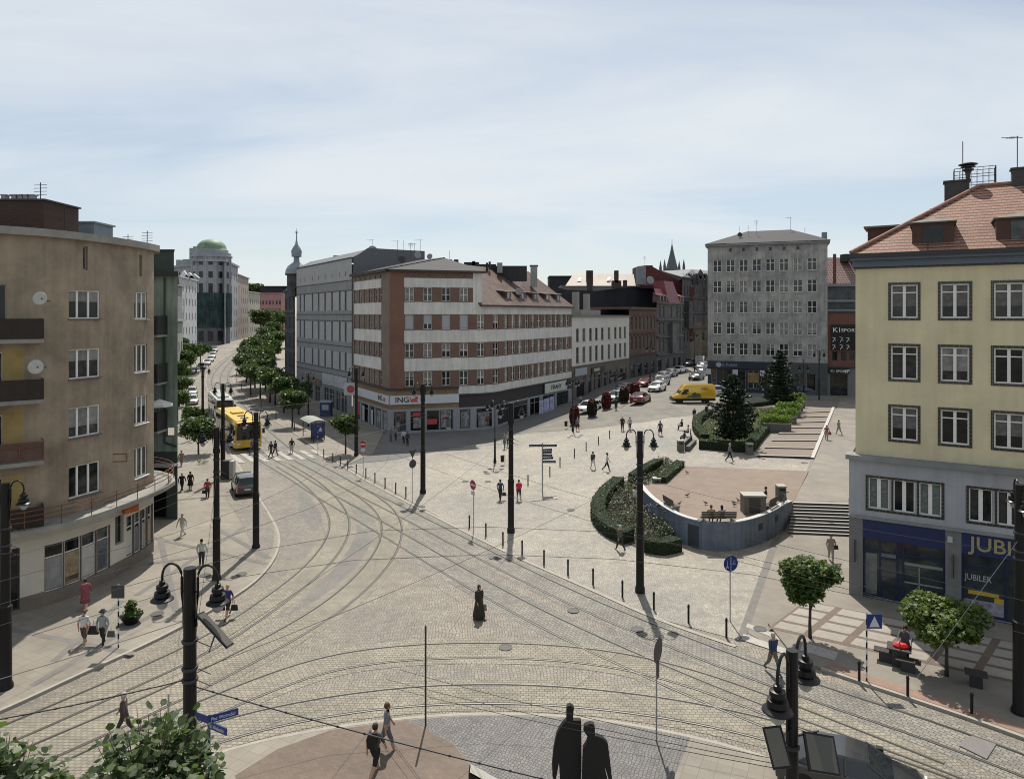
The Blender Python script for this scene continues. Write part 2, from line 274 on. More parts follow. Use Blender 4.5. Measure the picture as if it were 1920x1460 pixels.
# ---------------------------------------------------------------- people (built first, while the scene is small)
SKIN = flat((.42, .25, .17), .6, name='skin'); SKIN2 = flat((.33, .19, .13), .6, name='skin_tanned')
def body_mesh(key, pose):
    # joints in metres for a 1.75 m figure facing +Y; pose gives swings
    J = {}; E = []; Rr = {}
    def j(n_, p, r_, par=None):
        J[n_] = Vector(p); Rr[n_] = r_
        if par: E.append((par, n_))
    sit = pose.get('sit', 0); lean = pose.get('lean', 0); L_, A_ = pose.get('legs', (0, 0)), pose.get('arms', (0, 0, 0, 0))
    pz = .93 if not sit else .5
    j('pel', (0, 0, pz), (.155, .115)); ly = lean
    j('wai', (0, ly*.3, pz+.16), (.135, .10), 'pel'); j('che', (0, ly*.7, pz+.36), (.165, .12), 'wai'); j('nek', (0, ly*1.0, pz+.53), (.062, .062), 'che')
    j('jaw', (0, ly*1.1+.012, pz+.60), (.062, .07), 'nek'); j('hed', (0, ly*1.15+.01, pz+.69), (.082, .098), 'jaw'); j('top', (0, ly*1.15, pz+.765), (.06, .07), 'hed')
    for s, nm, sw, ax, ab in ((-1, 'l', L_[0], A_[0], A_[2]), (1, 'r', L_[1], A_[1], A_[3])):
        hx = .095*s
        if sit:
            j('hip'+nm, (hx, .02, pz), (.09, .09), 'pel'); j('kne'+nm, (hx*1.15, .44, pz+.02), (.06, .06), 'hip'+nm); j('ank'+nm, (hx*1.1, .46+.05*sw, .09), (.042, .042), 'kne'+nm); j('toe'+nm, (hx*1.15, .62+.05*sw, .035), (.045, .032), 'ank'+nm)
        else:
            j('hip'+nm, (hx, 0, pz-.06), (.092, .1), 'pel')
            ka = sw; ky = sin(ka)*.43; kz = pz-.06-cos(ka)*.42
            sa = ka-.55*max(0, -sw)-.1; ay = ky+sin(sa)*.42; az = max(.085, kz-cos(sa)*.41)
            j('kne'+nm, (hx*.95, ky+.015, kz), (.06, .064), 'hip'+nm); j('cal'+nm, (hx*.93, (ky*2+ay)/3-.01, kz-.13), (.053, .058), 'kne'+nm); j('ank'+nm, (hx*.9, ay, az), (.038, .04), 'cal'+nm)
            j('toe'+nm, (hx*1.05, ay+.16, max(.035, az-.06)), (.043, .03), 'ank'+nm)
        sh = Vector((.185*s, ly*.85, pz+.47)); j('sho'+nm, sh, (.06, .06), 'che')
        el = sh+Vector((s*.05+s*ab*.2, sin(ax)*.28, -cos(ax)*.28)); j('elb'+nm, el, (.041, .041), 'sho'+nm)
        fa = ax+pose.get('bend', (.25, .25))[0 if s < 0 else 1]
        wr = el+Vector((-s*.01-s*ab*.1, sin(fa)*.25, -cos(fa)*.25)); j('wri'+nm, wr, (.026, .03), 'elb'+nm)
        d = (wr-el).normalized(); pa = wr+d*.08; j('pal'+nm, pa, (.022, .036), 'wri'+nm)
        q = Vector((1, 0, 0)).cross(d).normalized()
        for k, (o_, ln) in enumerate(((-.028, .07), (-.009, .08), (.01, .075), (.028, .058))):
            j('f%d%s' % (k, nm), pa+d*ln*.55+q*o_, (.009, .009), 'pal'+nm); j('g%d%s' % (k, nm), pa+d*ln+q*o_+Vector((-s*.02, 0, 0)), (.008, .008), 'f%d%s' % (k, nm))
        j('t0'+nm, wr+d*.05+q*-.045+Vector((-s*.012, 0, 0)), (.01, .01), 'wri'+nm)
    for n_ in J:
        if n_[:3] in ('hip', 'kne', 'cal', 'ank', 'sho', 'elb', 'wri', 'che', 'wai', 'pel'): Rr[n_] = tuple(q*(1.2 if n_[:3] in ('kne', 'cal', 'elb', 'hip') else 1.12) for q in Rr[n_])
    names = list(J); me = bpy.data.meshes.new('body'); me.from_pydata([J[n_] for n_ in names], [(names.index(a), names.index(b)) for a, b in E], [])
    o = bpy.data.objects.new('b', me); C.objects.link(o); sk = o.modifiers.new('s', 'SKIN'); sk.use_smooth_shade = True
    for i, n_ in enumerate(names): me.skin_vertices[0].data[i].radius = Rr[n_]; me.skin_vertices[0].data[i].use_root = (n_ == 'pel')
    su = o.modifiers.new('u', 'SUBSURF'); su.levels = 1
    dg = bpy.context.evaluated_depsgraph_get(); m2 = bpy.data.meshes.new_from_object(o.evaluated_get(dg)); bpy.data.objects.remove(o)
    kind = {'pel': 4, 'wai': 1, 'che': 1, 'nek': 0, 'jaw': 0, 'hed': 0, 'top': 7}
    def kd(a, b):
        if b[:3] in ('hip',): return 4
        if b[:3] == 'kne': return 4
        if b[:3] in ('cal', 'ank'): return 5
        if b[:3] == 'toe': return 6
        if b[:3] == 'sho': return 1
        if b[:3] == 'elb': return 2
        if b[:3] == 'wri': return 3
        if b[:3] == 'wai': return 4 if False else 1
        if b[:3] == 'che': return 1
        return 0
    segs = [(J[a], J[b], kd(a, b)) for a, b in E]
    hz = pz
    for i in range(8): m2.materials.append(SKIN)
    for p in m2.polygons:
        c = p.center; best = 9; k_ = 1
        for a, b, kk in segs:
            ab_ = b-a; t_ = max(0, min(1, (c-a).dot(ab_)/max(1e-6, ab_.length_squared))); d_ = (c-a-ab_*t_).length
            if d_ < best: best = d_; k_ = kk
        if k_ == 1 and c.z < hz+.04: k_ = 4
        if k_ == 0 and c.z > hz+.64 and (c.y < J['hed'].y+.035 or c.z > hz+.745) and abs(c.x) < .2: k_ = 7
        if k_ == 0 and c.z < hz+.50 and abs(c.x) < .14 and c.z > hz: k_ = 1
        p.material_index = k_; p.use_smooth = True
    # eyes, nose and ears on the head
    hb = J['hed']; mb = MB()
    for s in (-1, 1):
        mb.lathe([(.001, -.009), (.009, 0), (.001, .009)], (s*.03, hb.y+.094, hb.z+.0), 6, 0); mb.lathe([(.004, -.03), (.018, 0), (.004, .03)], (s*.083, hb.y-.005, hb.z-.01), 6, 0)
    mb.add([(-.014, hb.y+.09, hb.z-.035), (.014, hb.y+.09, hb.z-.035), (0, hb.y+.122, hb.z-.035), (0, hb.y+.092, hb.z+.012)], [(0, 1, 2), (0, 2, 3), (1, 3, 2)], 0)
    bm = bmesh.new(); bm.from_mesh(m2); n0 = len(bm.verts); nv = [bm.verts.new(v) for v in mb.v]
    for f in mb.f:
        try: bm.faces.new([nv[i] for i in f]).material_index = 0
        except ValueError: pass
    bm.to_mesh(m2); bm.free(); m2.name = 'body_'+key
    return m2
POSES = {'walk': dict(legs=(.42, -.38), arms=(-.35, .35, .1, .1), lean=.03), 'walk2': dict(legs=(-.42, .36), arms=(.3, -.3, .15, .1), lean=.03), 'stand': dict(legs=(.03, -.02), arms=(.05, .1, .2, .2)),
         'carry': dict(legs=(.25, -.25), arms=(.05, -.1, .25, .3), lean=.02), 'hold': dict(legs=(.05, -.05), arms=(.35, .3, .1, .1), bend=(1.3, 1.2), lean=.04), 'sit': dict(sit=1, legs=(.3, -.6), arms=(.35, .4, .1, .1), bend=(.9, .9), lean=.04),
         'bow': dict(legs=(.05, -.05), arms=(.9, .8, .1, .1), bend=(.5, .5), lean=.22)}
BODY = {k: body_mesh(k, v) for k, v in POSES.items()}
HAIR = {'dark': flat((.02, .015, .012), .7, name='hair_dark'), 'brown': flat((.08, .045, .025), .7, name='hair_brown'), 'grey': flat((.35, .34, .33), .7, name='hair_grey'), 'fair': flat((.35, .25, .13), .7, name='hair_fair')}
def hair_mesh(long):
    mb = MB(); 
    mb.lathe([(.02, .112), (.065, .095), (.09, .05), (.097, 0), (.09, -.05), (.075, -.075 if not long else -.2), (.02, -.07 if not long else -.19)], (0, -.022, 0), 12, 0, .95, 1.08)
    return mb.mesh('hair', HAIR['dark'], smooth=True)
HM = {0: hair_mesh(0), 1: hair_mesh(1)}
def skirt_mesh(): return MB().lathe([(.14, .12), (.17, .0), (.26, -.42), (.25, -.43), (.1, -.05)], (0, 0, 0), 14, 0).mesh('skirt', black, smooth=True)
SKM = skirt_mesh()
def dress_mesh(): return MB().lathe([(.15, .35), (.15, .12), (.19, 0), (.33, -.82), (.32, -.83), (.1, -.05)], (0, 0, 0), 14, 0).mesh('robe', black, smooth=True)
DRM = dress_mesh()
def coatm(): return MB().lathe([(.08, .46), (.19, .42), (.2, .25), (.185, .1), (.2, -.02), (.23, -.16), (.2, -.17), (.1, 0)], (0, 0, 0), 14, 0, 1, .8).mesh('jacket', black, smooth=True)
CTM = coatm()
def cl(c): return flat(c, .85)
def person(px, py, face, pose, label, top, bottom, hair='dark', sleeves=1, longp=1, shoes=(.03, .03, .03), h=1.74, skirt=None, robe=None, jacket=None, long=0, group=None, at=None, skin=None, seat=0, hat=None):
    loc = at or G(px, py)
    s = h/1.75; e = empty('person', loc, label, 'person', group, radians(face)); e.scale = (s, s, s)
    o = obj('body', BODY[pose], e); sk = skin or SKIN; T = cl(top); B = cl(bottom)
    ms = [sk, T, T, T if sleeves else sk, B, B if longp else sk, cl(shoes), HAIR[hair]]
    for i, m_ in enumerate(ms): o.material_slots[i].link = 'OBJECT'; o.material_slots[i].material = m_
    ly = POSES[pose].get('lean', 0); pz = .93 if pose != 'sit' else .5
    hr = obj('hair', HM[long], e, (0, ly*1.15+.0, pz+.70)); hr.material_slots[0].link = 'OBJECT'; hr.material_slots[0].material = HAIR[hair]
    for k_, me_ in ((skirt, SKM), (robe, DRM), (jacket, CTM)):
        if k_:
            q = obj(me_.name, me_, e, (0, ly*.2, pz)); q.material_slots[0].link = 'OBJECT'; q.material_slots[0].material = cl(k_)
    if hat:
        mb = MB().lathe([(.17, 0), (.175, .012), (.095, .03), (.09, .1), (.05, .125), (.01, .127)], (0, 0, 0), 12); q = mb.build('hat', cl(hat), e, (0, 0, 0), True, (0, ly*1.15, pz+.735))
    return e
# ---------------------------------------------------------------- ground, paving, rails
GXL = list(range(-60, 61)); GYL = list(range(44, 104))+list(range(104, 241, 4))
def sheet(name, pts, dz, m, skirt=0, kind='structure', parent=None):
    bm = bmesh.new(); bm.faces.new([bm.verts.new((p[0], p[1], 0)) for p in pts])
    xs = [p[0] for p in pts]; ys = [p[1] for p in pts]
    for ax, L_ in ((0, GXL), (1, GYL)):
        a, b = (min(xs), max(xs)) if ax == 0 else (min(ys), max(ys))
        if ax == 0 and max(ys) < 44: continue
        for k in L_:
            if a+.01 < k < b-.01:
                bmesh.ops.bisect_plane(bm, geom=bm.verts[:]+bm.edges[:]+bm.faces[:], plane_co=(k, 0, 0) if ax == 0 else (0, k, 0), plane_no=(1, 0, 0) if ax == 0 else (0, 1, 0))
    if skirt:
        ed = [e for e in bm.edges if e.is_boundary]
        r = bmesh.ops.extrude_edge_only(bm, edges=ed); low = {v for v in r['geom'] if isinstance(v, bmesh.types.BMVert)}
    else: low = set()
    for v in bm.verts: v.co.z = g(v.co.x, v.co.y)+dz-(skirt if v in low else 0)
    big = [f for f in bm.faces if len(f.verts) > 4]
    bmesh.ops.triangulate(bm, faces=big)
    bmesh.ops.recalc_face_normals(bm, faces=bm.faces)
    up = sum(f.normal.z*f.calc_area() for f in bm.faces)
    if up < 0: bmesh.ops.reverse_faces(bm, faces=bm.faces)
    me = bpy.data.meshes.new(name); bm.to_mesh(me); bm.free(); me.materials.append(m)
    o = obj(name, me, parent); 
    return tag(o, kind=kind) if parent is None else o
def spline(pts, step=.7):
    P_ = [Vector((p[0], p[1])) for p in pts]; P_ = [P_[0]*2-P_[1]]+P_+[P_[-1]*2-P_[-2]]; out = []
    for i in range(1, len(P_)-2):
        a, b, c, d = P_[i-1:i+3]; n = max(2, int((c-b).length/step))
        for k in range(n):
            t = k/n; out.append(.5*((2*b)+(c-a)*t+(2*a-5*b+4*c-d)*t*t+(3*b-a-3*c+d)*t**3))
    out.append(P_[-2]); return out
def smooth2(pts, n=3):
    for _ in range(n): pts = [pts[0]]+[(pts[i-1]+pts[i]*2+pts[i+1])/4 for i in range(1, len(pts)-1)]+[pts[-1]]
    return pts
def offs(pts, d):
    out = []
    for i, p in enumerate(pts):
        t = (pts[min(i+1, len(pts)-1)]-pts[max(i-1, 0)]).normalized(); out.append(p+Vector((t.y, -t.x))*d)
    return out
def strip(mb, pts, w, dz, mi=0, h=0):
    a, b = offs(pts, -w/2), offs(pts, w/2); vs = []; n = len(pts)
    for p, q in zip(a, b): vs += [(p.x, p.y, g(p.x, p.y)+dz), (q.x, q.y, g(q.x, q.y)+dz)]
    fs = [(2*i, 2*i+1, 2*i+3, 2*i+2) for i in range(n-1)]
    mb.add(vs, fs, mi)
    if h:
        for e_ in (a, b):
            vs = []
            for p in e_: vs += [(p.x, p.y, g(p.x, p.y)+dz), (p.x, p.y, g(p.x, p.y)+dz-h)]
            mb.add(vs, fs, mi)
mcob = stone('sett_paving', [(.192, .175, .148), (.265, .242, .203), (.222, .198, .168), (.298, .272, .228), (.172, .163, .15)], 7, (.085, .075, .062), rand=.55, gap=.09)
mcob2 = stone('granite_sett_paving', [(.24, .23, .20), (.36, .345, .305), (.285, .26, .23), (.33, .32, .28), (.40, .385, .34)], 8, (.14, .125, .105), rand=.7, gap=.08)
mgreyset = stone('grey_sett_paving', [(.10, .10, .10), (.16, .155, .15), (.125, .125, .13), (.19, .18, .17)], 8, (.055, .052, .05), rand=.5, gap=.08, rot=.5)
mtrack = brick('track_sett_paving', (.25, .235, .202), (.172, .163, .147), (.07, .064, .055), .24, .17, .014, rot=.9, big=.3, gain=.22)
mtrack2 = brick('curve_sett_paving', (.28, .252, .20), (.203, .184, .148), (.09, .08, .065), .22, .17, .014, rot=.02, big=.3, gain=.2)
mslab = brick('pavement_slabs', (.24, .215, .18), (.205, .185, .155), (.14, .125, .105), .5, .5, .008, rot=.45, big=.25, bump=.1, off=0)
mslab2 = brick('path_slabs', (.225, .20, .17), (.195, .175, .15), (.18, .16, .14), .8, .8, .01, rot=-.35, big=.25, bump=.1, off=0)
mred = brick('red_brick_paving', (.155, .115, .09), (.125, .092, .074), (.10, .08, .065), .2, .1, .006, rot=.3, big=.3, bump=.1)
masph = mat('asphalt', (.19, .178, .155), .9, .16, .5, bump=.4, stain=.22)
masph2 = mat('dark_asphalt', (.13, .122, .115), .9, .14, .5, bump=.4, stain=.25)
mkerb = mat('kerb_stone', (.30, .275, .235), .8, .12, 2)
mdarkstrip = mat('dark_paving_strip', (.15, .14, .13), .85, .15, 2)
mterr = mat('terrace_resin', (.215, .168, .135), .9, .1, 1.5, bump=.3, stain=.12)
mwhite = mat('road_paint', (.33, .315, .285), .7, .2, 5)
mgroove = flat((.022, .02, .018), .7, name='rail_groove')
# base sheet reaching the horizon
xs = [-3000, -900, -300, -140, -90]+GXL+[90, 140, 300, 900, 3000]; ys = [-300, -30, 0, 20, 34]+GYL+[300, 500, 1200, 4000]
vs = [(x, y, g(x, y)) for y in ys for x in xs]; n_ = len(xs)
mb = MB(); mb.add(vs, [(j*n_+i, j*n_+i+1, (j+1)*n_+i+1, (j+1)*n_+i) for j in range(len(ys)-1) for i in range(n_-1)])
tag(mb.build('ground', mcob), kind='structure')
# left pavement with its kerb
kerbL = [(-60, 1362), (0, 1336), (66, 1307), (150, 1266), (247, 1224), (345, 1175), (440, 1120), (480, 1092), (508, 1061), (523, 1030), (523, 1003), (511, 977), (492, 946), (468, 907), (444, 869), (431, 850), (418, 815), (406, 780), (396, 748), (388, 728), (386, 712), (392, 696), (412, 678), (436, 662)]
kw = smooth2(spline(GL(*kerbL), 1.2), 2)
def pave(name, edge, close, m, dz=.12, kerbw=.16, kname='kerb'):
    sheet(name, [tuple(p) for p in edge]+close, dz, m, skirt=dz+.02)
    mb = MB(); strip(mb, edge, kerbw, dz+.006, 0, dz+.03); return tag(mb.build(kname, mkerb), kind='structure')
pave('left_pavement', kw, [(-120, 190), (-120, 20)], mslab)
mb = MB()      # darker slab strips crossing the left pavement
for q_, (a, b) in enumerate((((0, 1180), (250, 1230)), ((60, 1290), (330, 1130)), ((100, 1245), (230, 1130)), ((255, 1120), (460, 990)), ((330, 1150), (300, 1010)), ((280, 1010), (500, 1060)), ((400, 990), (505, 1050)), ((330, 940), (440, 930)), ((280, 1060), (420, 1040)))):
    A, B = G(*a), G(*b); strip(mb, spline([(A.x, A.y), (B.x, B.y)], 1), .34, .125+.0015*q_)
tag(mb.build('paving_strip', mdarkstrip), kind='structure')
# parking bay of setts by the parked hatchback
sheet('parking_bay', GL((420, 935), (466, 915), (500, 960), (515, 1000), (512, 1030), (494, 1063), (482, 1055), (470, 1020), (448, 975)), .128, mcob)
# right side of the tram street: pavement with trees
kerbR = [(620, 862), (600, 848), (560, 818), (524, 795), (496, 775), (470, 752), (452, 735), (440, 722), (437, 708), (446, 690), (456, 672), (466, 655)]
kr = smooth2(spline(GL(*kerbR), 1.2), 2)
pave('tree_pavement', kr, [(-60, 230), (-30, 150), (-17, 92)]+GL((700, 850), (650, 872)), mslab, .06)
# asphalt of the street to the right, and pavement along the bank
asp = GL((966, 814), (1040, 808), (1100, 803), (1200, 792), (1330, 776), (1420, 770), (1480, 752))+[(52, 108), (60, 125), (48, 152), (60, 220), (36, 220), (38, 175)]+GL((1240, 706), (1150, 738), (1080, 768), (1010, 794))
sheet('asphalt_road', asp, .012, masph)
sheet('shop_pavement_shade', GL((640, 872), (735, 862), (960, 818), (1040, 790), (1100, 766), (1240, 708))+[(36, 160), (8, 116), (-1, 99), (-14, 89.5), (-24, 103)], .022, mat('shade_toned_slabs', (.135, .13, .125), .85, .12, 2, stain=.15))  # pavement in the bank's shadow, with the shade put into its darker colour
# setts of the plaza between tram tracks and the terrace
sheet('plaza_paving', GL((640, 872), (700, 900), (831, 974), (964, 1040), (1105, 1102), (1235, 1160), (1385, 1200), (1400, 1180), (1450, 1020), (1500, 900), (1515, 878), (1520, 864), (1330, 835), (1330, 776), (1200, 793), (1100, 804), (966, 815), (735, 863)), .018, mcob2)
# light kerb line of the plaza and dark edge strip
mb = MB(); strip(mb, smooth2(spline(GL((618, 858), (668, 890), (700, 908), (831, 976), (964, 1042), (1105, 1104), (1235, 1162), (1380, 1212)), 1)), .24, .03)
tag(mb.build('plaza_kerb', mkerb), kind='structure')
# track zones
# rails
T1 = [(2600, 1790), (2250, 1580), (1920, 1430), (1731, 1364), (1600, 1322), (1498, 1289), (1400, 1253), (1233, 1188), (1090, 1128), (951, 1061), (838, 1003), (750, 958), (669, 918), (606, 883), (543, 850), (500, 815), (466, 780), (440, 752), (424, 728), (420, 708), (428, 690), (443, 674), (458, 660), (476, 650)]
t1 = smooth2(spline(GL(*T1), .8), 12)
t2 = offs(t1, -3.05)
TB1 = [(-260, 1490), (0, 1381), (120, 1330), (238, 1278), (355, 1226), (430, 1184), (483, 1149), (511, 1127), (558, 1094), (589, 1067), (616, 1036), (632, 1010), (638, 984), (633, 961), (619, 940), (600, 920), (575, 899), (530, 872)]
TB2 = [(-200, 1540), (0, 1441), (200, 1358), (330, 1298), (480, 1222), (608, 1149), (664, 1105), (695, 1074), (719, 1044), (731, 1018), (736, 991), (728, 965), (707, 943), (680, 925), (640, 903)]
CT1 = [(-100, 1560), (180, 1420), (330, 1352), (480, 1288), (560, 1257), (620, 1238), (700, 1228), (780, 1221), (860, 1218), (948, 1218), (1098, 1227), (1230, 1250), (1330, 1280), (1450, 1325), (1600, 1385), (1760, 1450)]
CT2 = [(60, 1540), (200, 1450), (330, 1395), (480, 1348), (620, 1322), (700, 1310), (780, 1302), (948, 1299), (1098, 1307), (1300, 1334), (1480, 1376), (1640, 1428), (1800, 1490)]
TR = [t1, t2]+[smooth2(spline(GL(*q), .6), 14) for q in (TB1, TB2, CT1, CT2)]
for i, t in enumerate(TR):
    a = MB(); strip(a, t, 2.45, .006+.0012*i); tag(a.build('track_bed', mtrack if i < 2 else mtrack2), kind='structure')
for i, t in enumerate(TR):
    a = MB()
    for s in (-.72, .72):
        q = offs(t, s); strip(a, q, .15, .0165+.001*i, 0); strip(a, offs(t, s*1.03), .05, .024+.001*i, 1)
    tag(a.build('tram_rails', [mgroove, flat((.40, .375, .33), .3, .85, name='rail_steel')]), kind='structure')
mds = stone('worn_sett_paving', [(.15, .148, .14), (.215, .205, .19), (.18, .17, .155), (.25, .24, .22)], 7, (.07, .066, .058), rand=.7, gap=.1)
for q in (((648, 958), (690, 972), (702, 1020), (672, 1070), (610, 1118), (540, 1152), (600, 1085), (640, 1030)), ((1060, 1185), (1160, 1180), (1260, 1240), (1180, 1268), (1080, 1232)), ((560, 905), (600, 925), (612, 960), (590, 1000), (560, 960)), ((760, 990), (840, 1030), (900, 1075), (860, 1085), (770, 1030)), ((1440, 1330), (1560, 1370), (1700, 1440), (1560, 1420))): sheet('sett_patch', GL(*q), .0045, mds)
# bottom pavement island
kb = smooth2(spline(GL((250, 1490), (374, 1424), (480, 1396), (560, 1380), (620, 1369), (762, 1350), (850, 1344), (939, 1342), (1080, 1348), (1200, 1366), (1300, 1386), (1400, 1412), (1480, 1440), (1600, 1486)), .8), 3)
pave('near_pavement', kb, [(6, 10), (-14, 10)], mslab)
mb_ = [(620, 1374), (762, 1355), (850, 1400), (905, 1470), (900, 1600), (500, 1600), (440, 1460), (520, 1410)]
sheet('red_brick_area', GL(*mb_), .124, mred)
sheet('grey_sett_area', GL((764, 1355), (850, 1348.5), (939, 1346.5), (1080, 1352.5), (1200, 1370), (1295, 1389), (1265, 1460), (1230, 1600), (905, 1600), (907, 1470), (852, 1400)), .124, mgreyset)
# right pavement
kr2 = smooth2(spline(GL((1540, 1256), (1620, 1284), (1720, 1316), (1820, 1350), (1920, 1386), (2050, 1436), (2300, 1540)), .8), 2)
pave('right_pavement', kr2, [(40, 20), (40, 35), (22, 38)]+GL((1590, 1095), (1508, 1122), (1440, 1172), (1492, 1238)), mslab2)
sheet('path_apron', GL((1395, 1182), (1450, 1030), (1478, 960), (1600, 960), (1700, 1200), (1490, 1237)), .02, mslab2)
sheet('dark_edging', GL((1382, 1196), (1399, 1196), (1462, 1010), (1451, 1004)), .026, mdarkstrip)
sheet('brick_band', GL((1542, 1254), (1620, 1281), (1760, 1327), (1920, 1382), (1920, 1366), (1760, 1313), (1620, 1268), (1560, 1247)), .13, mat('pink_paving', (.24, .155, .12), .85, .15, 3))
# light square slabs outlined in red brick by the shop
c0 = G(1510, 1130); ex = Vector((.857, -.515)); ey = Vector((-.70, -.71)); o0 = Vector((c0.x, c0.y))
mb = MB()
def quad(mb, o, a, b, dz, mi=0):
    pts = [o, o+a, o+a+b, o+b]; mb.add([(p.x, p.y, g(p.x, p.y)+dz) for p in pts], [(0, 1, 2, 3)], mi)
quad(mb, o0, ex*15.4, ey*4.6, .128, 1)
for i in range(9):
    for j in range(4): quad(mb, o0+ex*(i*1.7+.15)+ey*(j*1.12+.12), ex*1.36, ey*.86, .133, 0)
tag(mb.build('checker_paving', [mat('light_slab', (.29, .265, .23), .8, .12, 4, stain=.12), mred]), kind='structure')
# zebra crossings
def zebra(name, a, b, along, n, w, gap_, dz=.03):
    A, B = G(*a), G(*b); A = Vector((A.x, A.y)); B = Vector((B.x, B.y)); d = (B-A)/n; L_ = G(*along); L_ = Vector((L_.x, L_.y))-A; mb = MB()
    for i in range(n): quad(mb, A+d*i, d*w, L_, dz)
    tag(mb.build(name, mwhite), kind='structure')
zebra('crossing_stripes', (427, 852), (622, 842), (448, 868), 9, .5, .5, .04)
mb = MB()
for a, b, c, d in (((1398, 1176), (1490, 1212), (1492, 1205), (1402, 1169)), ((1390, 1200), (1475, 1228), (1480, 1219), (1394, 1189)), ((1500, 1224), (1565, 1243), (1572, 1228), (1505, 1208))):
    q = GL(a, b, c, d); mb.add([(x, y, .135 if a[0] > 1495 else .036) for x, y in q], [(0, 1, 2, 3)])
tag(mb.build('crossing_stripes', mwhite), kind='structure')
sheet('asphalt_patch', GL((1797, 1398), (1822, 1380), (1868, 1396), (1850, 1424)), .04, mat('patch', (.16, .15, .145), .8, .08, 3))
# manhole covers
mh = flat((.07, .065, .06), .6, name='cast_iron')
cov = None
for i, (px, py, lab) in enumerate(((295, 1155, 'on the left pavement below the flower trough'), (385, 1082, 'on the left pavement beside the tall pole'), (453, 1080, 'on the left pavement right of the tall pole'), (926, 1046, 'on the setts left of the bollards'), (1071, 956, 'on the plaza setts left of the rose bed'), (915, 903, 'on the plaza near the no entry sign'), (872, 903, 'on the plaza near the middle poles'), (750, 945, 'beside the curve of the rails'), (790, 950, 'near the foot of a lamp pole'), (948, 1214, 'between the front curved rails'), (1195, 1180, 'in the setts at the pole shadow'), (1508, 868, 'on the plaza setts below the wide steps'), (1425, 1180, 'within the white crossing stripes'), (913, 888, 'on the plaza beside the signpost'), (1075, 1145, 'of cracked setts between the tram tracks'))):
    q = G(px, py); zz_ = .134 if px < 460 else .03
    if px == 1425: zz_ = .045
    if cov is None: cov = MB().lathe([(.32, 0), (.32, .012), (.26, .014), (.255, .008), (.01, .008)], (0, 0, 0), 20).mesh('manhole_cover', mh)
    o = obj('manhole_cover', cov, None, (q.x, q.y, q.z+zz_)); tag(o, 'round iron manhole cover '+lab, 'manhole cover', 'manhole covers in the paving')
# ---------------------------------------------------------------- facades and windows
class Path2:
    def __init__(s, pts):
        s.p = [Vector((p[0], p[1])) for p in pts]; s.u = [0]
        for a, b in zip(s.p, s.p[1:]): s.u.append(s.u[-1]+(b-a).length)
        s.L = s.u[-1]
    def seg(s, u):
        for i in range(len(s.u)-2):
            if u < s.u[i+1]-1e-6: return i
        return len(s.u)-2
    def at(s, u):
        i = s.seg(u); d = (s.p[i+1]-s.p[i])/(s.u[i+1]-s.u[i]); return s.p[i]+d*(u-s.u[i])
    def dir(s, u):
        i = s.seg(u); return (s.p[i+1]-s.p[i]).normalized()
    def px(s, x):                        # u where the facade passes behind photo column x
        k = (x-960)/F; best = None
        for i in range(len(s.p)-1):
            a, b = s.p[i], s.p[i+1]; fa, fb = a.x-k*a.y, b.x-k*b.y
            if fa*fb <= 0 and fa != fb: return s.u[i]+(s.u[i+1]-s.u[i])*fa/(fa-fb)
        ends = [(abs(p.x/p.y-k), u) for p, u in zip(s.p, s.u)]; return min(ends)[1]
    def zz(s, x, py): return Z(py, s.at(s.px(x)).y)
def facade(parent, path, z0, z1, holes, mats, zone=None, cuts_z=(), cuts_u=(), depth=.18, name='wall', inset=.14, base=None):
    us = {0, path.L}; zs = {z0, z1}
    holes = [h if len(h) > 4 else tuple(h)+('plain',) for h in holes]
    for h in holes: us |= {h[0], h[1]}; zs |= {h[2], h[3]}
    us |= {u for u in path.u}; us |= set(cuts_u); zs |= set(cuts_z)
    def clean(L_):
        L_ = sorted(L_); o = [L_[0]]
        for v in L_[1:]:
            if v-o[-1] > 1e-3: o.append(v)
        return o
    us = clean([u for u in us if -1e-6 <= u <= path.L+1e-6]); zs = clean([z for z in zs if z0-1e-6 <= z <= z1+1e-6]); mb = MB()
    def pt(u, z, dd=0):
        p = path.at(u); d = path.dir(min(u, path.L-1e-5)); return (p.x-d.y*dd, p.y+d.x*dd, z)
    for i in range(len(us)-1):
        for j in range(len(zs)-1):
            uc, zc = (us[i]+us[i+1])/2, (zs[j]+zs[j+1])/2
            if any(h[0] < uc < h[1] and h[2] < zc < h[3] for h in holes): continue
            mb.add([pt(us[i], zs[j]), pt(us[i+1]-1e-6, zs[j]), pt(us[i+1]-1e-6, zs[j+1]), pt(us[i], zs[j+1])], [(0, 1, 2, 3)], zone(uc, zc) if zone else 0)
    for h in holes:
        a, b, c, d = h[:4]; q = [(a, c), (b, c), (b, d), (a, d)]; k = zone(a-.02, c+.02) if zone else 0
        for (ua, za_), (ub, zb) in zip(q, q[1:]+q[:1]): mb.add([pt(ua, za_), pt(ub, zb), pt(ub, zb, depth+.05), pt(ua, za_, depth+.05)], [(0, 1, 2, 3)], k)
    w = mb.build(name, mats, parent)
    for h in holes:
        if len(h) > 4 and h[4]: put_window(parent, path, h, inset)
    return w
WC = {}
